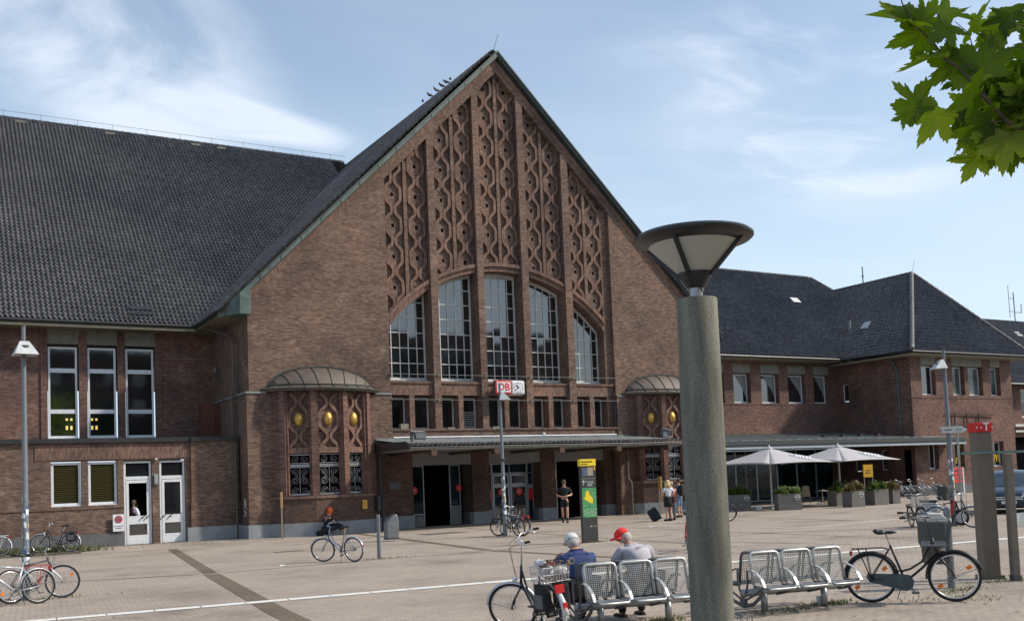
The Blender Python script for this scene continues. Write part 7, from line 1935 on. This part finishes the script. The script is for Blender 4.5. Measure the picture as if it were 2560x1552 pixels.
tufts('weeds', [(12.05, 11.05, .22, .12, 1), (11.0, 10.95, .35, .12, .5), (9.1, 11.5, .25, .12, .7), (9.5, 10.6, .5, .2, .35), (14.6, 10.7, .3, .12, .5), (14.0, 9.9, .3, .2, .3), (16.3, 11.0, .4, .2, .6), (2.3, 23.2, .6, .2, .5), (18.4, 26.6, .35, .08, .5), (29.4, 21.3, .5, .2, .5), (13.3, 10.3, .5, .15, .25), (11.3, 26.8, .5, .08, .3)], 230, .06)
tufts('weeds', [(14, 42.55, 2.4, .08, .8), (7.3, 43.9, 1.2, .08, .4), (11, 43.9, .6, .08, .4)], 400, .05)
rr = random.Random(12); mb = MB()
for k in range(190):
    x, y = rr.uniform(6, 20), rr.uniform(8.5, 13.5)
    if k > 110: x, y = rr.uniform(0, 32), rr.uniform(14, 40)
    a = rr.uniform(0, 6.28); s_ = rr.uniform(.015, .05); d = Vector((math.cos(a), math.sin(a), 0))*s_; e_ = Vector((-d.y, d.x, 0))*rr.uniform(.3, .9)
    p = Vector((x, y, .012)); mb.add([p-d, p+e_, p+d+Vector((0, 0, .012)), p-e_], [(0, 1, 2, 3)])
o = mb.build('fallen_leaf_litter', 'wood'); o['kind'] = 'stuff'
rr = random.Random(3)
for k, (x, y, lab) in enumerate(((24.9, 31.8, 'small white scrap of paper on the paving near the blonde woman'), (30.0, 43.2, 'flat white scrap by the pillar foot right of the entrances'), (27.35, 43.6, 'white scrap at the foot of the second entrance pillar'), (8.4, 26.9, 'pale scrap on the paving right of the dark paving band'))):
    mb = MB(); mb.add([(-.12, -.05, .01), (.10, -.07, .03), (.14, .05, .015), (-.08, .08, .04)], [(0, 1, 2, 3)]); o = mb.build('paper_scrap', 'white'); o.location = (x, y, 0); md = o.modifiers.new('s', 'SOLIDIFY'); md.thickness = .006; tag(o, lab, 'litter')

# ================================================================== maple whose branch hangs into the picture
TRX, TRY = 8.1, 2.2
TR = thing('maple_tree', 'maple tree whose leafy branch hangs into the top right corner', 'tree', (0, 0, 0))
LO = []
for a, r_ in ((90, 1.0), (78, .66), (72, .70), (66, .56), (60, .40), (50, .66), (42, .74), (35, .88), (28, .70), (18, .62), (8, .42), (0, .52), (-12, .60), (-24, .70), (-34, .52), (-48, .42), (-62, .30), (-80, .22)):
    LO.append((a, r_))
def leafpts(): 
    global LO
    L2 = []
    for i, (a, r_) in enumerate(LO):
        L2.append((a, r_))
        if i < len(LO)-1:
            a2, r2 = LO[i+1]; L2.append((a*.6+a2*.4, (r_*.6+r2*.4)*.93)); L2.append((a*.4+a2*.6, (r_*.4+r2*.6)*1.05))
    LO = L2
    pts = [(math.cos(R(a))*r_*.62/.72, math.sin(R(a))*r_*.80) for a, r_ in LO]
    return pts+[(-x, y) for x, y in reversed(pts[1:])]
LP = leafpts()
def leaf(mb, base, tip, nrm, size, fold=.15, curl=.15):
    tip = Vector(tip).normalized(); nrm = (Vector(nrm)-tip*Vector(nrm).dot(tip)).normalized(); sd = tip.cross(nrm).normalized()
    vs_ = [Vector(base)]
    for x, y in LP:
        z = fold*abs(x)-curl*(y*y)*.6-.22*curl*math.sin(7*x+5*y+size*90); x = x*(1+.12*math.sin(9*y+size*50)); y = y*(1+.05*math.sin(11*x+size*70))
        vs_.append(Vector(base)+(sd*x+tip*(y)+nrm*z)*size)
    # midrib vertex rows let the blade bend
    n = len(LP); mb.add(vs_, [(0, i, i+1) for i in range(1, n)]+[(0, n, 1)])
BO = Vector((4.892, 3.514, 4.115)); BX = Vector((.8626, -.5042, -.0395)); BU = Vector((.0, -.0690, .9980)); BF = Vector((.506, .861, .060)); SU = .000718
def BP(x, y, d=0.0): return BO+BX*((x-778)*SU)+BU*((747-y)*SU)+BF*d
rr = random.Random(21)
mb = MB(); veins = MB()
lv = [ # x, y of the leaf base, size, tip direction in degrees, sideways lean, depth
 (560, 118, 380, 168, 48, 0.0), (690, 180, 330, 205, 20, .05), (620, 60, 300, 130, 35, .1), (760, 60, 260, 60, 30, .12), (850, 60, 260, 20, 35, .0), (840, 210, 260, 215, 25, -.05),
 (760, 400, 330, 187, 64, .0), (960, 420, 330, 220, 15, .05), (990, 360, 250, 250, 40, .1), (640, 790, 330, 128, 12, .0), (1030, 690, 330, 222, 52, -.05), (790, 830, 330, 247, 18, .04),
 (600, 800, 150, 250, 40, .1), (1150, 470, 320, 80, 22, .0), (1340, 130, 300, 215, 30, .1), (1060, 140, 260, 45, 68, 0), (1400, 30, 260, 250, 40, .05), (1560, 380, 300, 165, 25, .0), (1520, 130, 240, 190, 55, .1),
 (1120, 560, 180, 215, 45, .0), (1130, 720, 210, 240, 65, .05), (1230, 820, 170, 200, 60, .0), (1170, 930, 300, 215, 38, .0), (1250, 960, 330, 250, 18, .05), (1320, 1050, 330, 262, 15, .0), (1400, 1060, 300, 280, 30, .08),
 (1480, 1000, 280, 285, 35, .1), (1100, 940, 230, 300, 40, .1), (1180, 1140, 260, 235, 40, .12), (1560, 1040, 240, 300, 40, .0), (1300, 260, 240, 120, 40, .1)]
for (x, y, s_, td, ln, d) in lv:
    t_ = R(td); tip = BX*math.cos(t_)+BU*math.sin(t_); side = tip.cross(BF)
    n_ = -BF*math.cos(R(ln))+side*math.sin(R(ln))*(1 if x % 20 else -1)+BU*.1
    b = BP(x, y, d); leaf(mb, b, (tip+BF*rr.uniform(-.25, .25)), n_, s_*SU*1.12, rr.uniform(.05, .3), rr.uniform(.1, .4))
# crowded dark inner leaves
for k in range(105):
    x = rr.gauss(1450, 105); y = rr.gauss(700, 150)
    if x < 1230: continue
    a = rr.uniform(0, 6.28); b = BP(x, y, rr.uniform(-.05, .6)); tip = BX*math.cos(a)+BU*math.sin(a)+BF*rr.gauss(0, .4); leaf(mb, b, tip, Vector((rr.gauss(0, .6), rr.gauss(0, .6), rr.gauss(0, 1))), rr.uniform(.14, .21), .2, .3)
for k in range(60):
    x = rr.uniform(1600, 2600); y = rr.uniform(-500, 1000); a = rr.uniform(0, 6.28); b = BP(x, y, rr.uniform(-.4, .6)); tip = BX*math.cos(a)+BU*math.sin(a)+BF*rr.gauss(0, .4); leaf(mb, b, tip, Vector((rr.gauss(0, .6), rr.gauss(0, .6), rr.gauss(0, 1))), rr.uniform(.14, .21), .2, .3)
mb.build('hanging_leaves', 'leaf', TR)
tw = MB()
def twig(pts, r0, r1): 
    P3 = [BP(*p) for p in pts]; n = len(P3); tw.tube(P3, [r0+(r1-r0)*i/(n-1) for i in range(n)], 6)
twig([(2700, 300, 0), (2100, 700, .1), (1700, 900, .1), (1556, 955, .05), (1400, 950, 0), (1290, 860, 0), (1190, 750, 0), (1100, 660, 0), (1030, 560, 0), (950, 480, 0), (850, 410, 0), (750, 275, 0), (650, 185, 0), (570, 80, 0), (525, 0, 0), (500, -80, 0)], .016, .003)
twig([(1190, 750, 0), (1130, 600, .02), (1075, 300, .02), (1040, 215, 0), (930, 125, 0)], .005, .002); twig([(1290, 900, 0), (1230, 905, 0), (1080, 885, 0), (935, 880, 0)], .005, .002)
twig([(1290, 860, 0), (1230, 820, 0), (1205, 840, 0)], .004, .002); twig([(1100, 680, 0), (1030, 690, 0)], .003, .002); twig([(690, 820, 0), (650, 790, 0), (610, 800, 0)], .003, .002); twig([(1150, 520, 0), (1070, 505, 0), (1000, 460, 0)], .003, .002); twig([(850, 265, 0), (880, 330, 0), (925, 375, 0)], .003, .002); twig([(1556, 170, 0), (1360, 140, 0), (1440, 30, 0)], .004, .002); twig([(1230, 905, 0), (1240, 980, 0)], .004, .002); twig([(1400, 950, 0), (1350, 1060, 0)], .005, .002)
tw.tube([BP(2700, 300, 0), (7.3, 2.4, 4.9), (7.9, 2.25, 4.0), (8.05, 2.2, 3.2)], [.016, .04, .075, .10], 8)
tw.build('branch', 'bark', TR)
q = MB(); q.tube([(TRX, TRY, 0), (TRX+.03, TRY, 1.2), (TRX, TRY+.02, 3.0), (TRX+.1, TRY-.1, 5.0), (TRX+.2, TRY-.2, 7.5), (TRX+.3, TRY-.2, 9.5)], [.30, .23, .20, .16, .11, .04], 12); smooth_by_angle(q.build('trunk', 'bark', TR))
q = MB(); tips = []
for k in range(14):
    a = k*2.4; z0 = 4.2+k*.35; L0 = 3.2-.12*k; e_ = Vector((TRX+1.2+math.cos(a)*L0*.8, TRY-.9+math.sin(a)*L0*.8, z0+1.5)); tips.append(e_)
    q.tube([(TRX+.1, TRY-.1, z0), tuple((Vector((TRX, TRY, z0))*.5+e_*.5)+Vector((0, 0, .3))), tuple(e_)], [.07, .045, .015], 6)
q.build('limbs', 'bark', TR)
q = MB(); rr = random.Random(8)
for k in range(3200):
    e_ = rr.choice(tips)*rr.uniform(.75, 1)+Vector((TRX+.8, TRY-.8, 7.5))*0; c = rr.choice(tips); p = c+Vector((rr.gauss(0, .75), rr.gauss(0, .75), rr.gauss(0, .6)))
    dep = .506*p.x+.863*p.y; lat = .863*p.x-.506*p.y; 
    if dep > 0 and lat/dep < .60 and (p.z-2.1)/dep < .60: continue
    leaf(q, p, Vector((rr.gauss(0, 1), rr.gauss(0, 1), rr.gauss(-.4, .6))), Vector((rr.gauss(0, .5), rr.gauss(0, .5), 1)), rr.uniform(.15, .24), .2, .3)
q.build('crown', 'leaf', TR)

# ================================================================== the side of the square behind the camera (mirrored in the station glass)
def block(name, label, x0, x1, y0, y1, h, wall, rows, cols):
    t = thing(name, label, 'building', (0, 0, 0), 0, 'houses across the square')
    q = MB(); sx_ = (x1-x0)/cols; hs = []
    for i in range(cols):
        for j in range(rows): hs.append((x0+sx_*(i+.25), x0+sx_*(i+.75), 1.2+j*(h-1.5)/rows, 1.2+j*(h-1.5)/rows+1.7))
    q2 = MB(); walls(q2, x0, x1, 0, h, 0, hs, .15); q2.v = [(x, y1-y, z) for x, y, z in q2.v]
    q2.quad((x0, y0, 0), (x0, y1, 0), (x0, y1, h), (x0, y0, h)); q2.quad((x1, y0, 0), (x1, y1, 0), (x1, y1, h), (x1, y0, h)); q2.quad((x0, y0, 0), (x1, y0, 0), (x1, y0, h), (x0, y0, h)); q2.build('wall', wall, t)
    q3 = MB()
    for (a, b, c, d) in hs: q3.box(a, b, y1-.15, y1-.12, c, d)
    o = q3.build('window_glass', 'glass', t); o['kind'] = 'stuff'
    q4 = MB(); q4.box(x0-.3, x1+.3, y0-.3, y1+.3, h, h+.4); q4.build('roof', 'gutter', t)
block('office_block', 'plain brick office block across the square, reflected in the arched windows', 8, 40, -42, -28, 19, 'brick_dark', 5, 10)
block('corner_house', 'taller rendered house across the square beside the office block', 40.5, 77, -42, -28, 21, 'brick_red', 6, 8)
def plane_tree(loc, s_, label, seed):
    t = thing('plane_tree', label, 'tree', loc, 0, 'trees across the square', s_)
    q = MB(); q.tube([(0, 0, 0), (0, 0, 3), (.1, .1, 7), (0, 0, 10)], [.35, .28, .2, .08], 10); q.build('trunk', 'bark', t)
    rr = random.Random(seed); q = MB(); cl = [Vector((rr.gauss(0, 1.9), rr.gauss(0, 1.6), rr.uniform(4.5, 12))) for _ in range(22)]
    for k in range(3000):
        p = rr.choice(cl)+Vector((rr.gauss(0, .75), rr.gauss(0, .75), rr.gauss(0, .6))); d = Vector((rr.gauss(0, 1), rr.gauss(0, 1), rr.gauss(0, 1))).normalized()*.17; e_ = d.orthogonal().normalized()*.13
        q.add([p-d, p+e_, p+d, p-e_], [(0, 1, 2, 3)])
    q.build('crown', 'leafdark', t)
for x, y, s_, lab in ((14, -20, 1.2, 'leafy plane tree across the square, first of four'), (30, -18, 1.35, 'leafy plane tree across the square, second of four'), (46, -19, 1.5, 'leafy plane tree across the square, third of four'), (58, -21, 1.45, 'leafy plane tree across the square, last before the open sky')): plane_tree((x, y, 0), s_, lab, int(x))
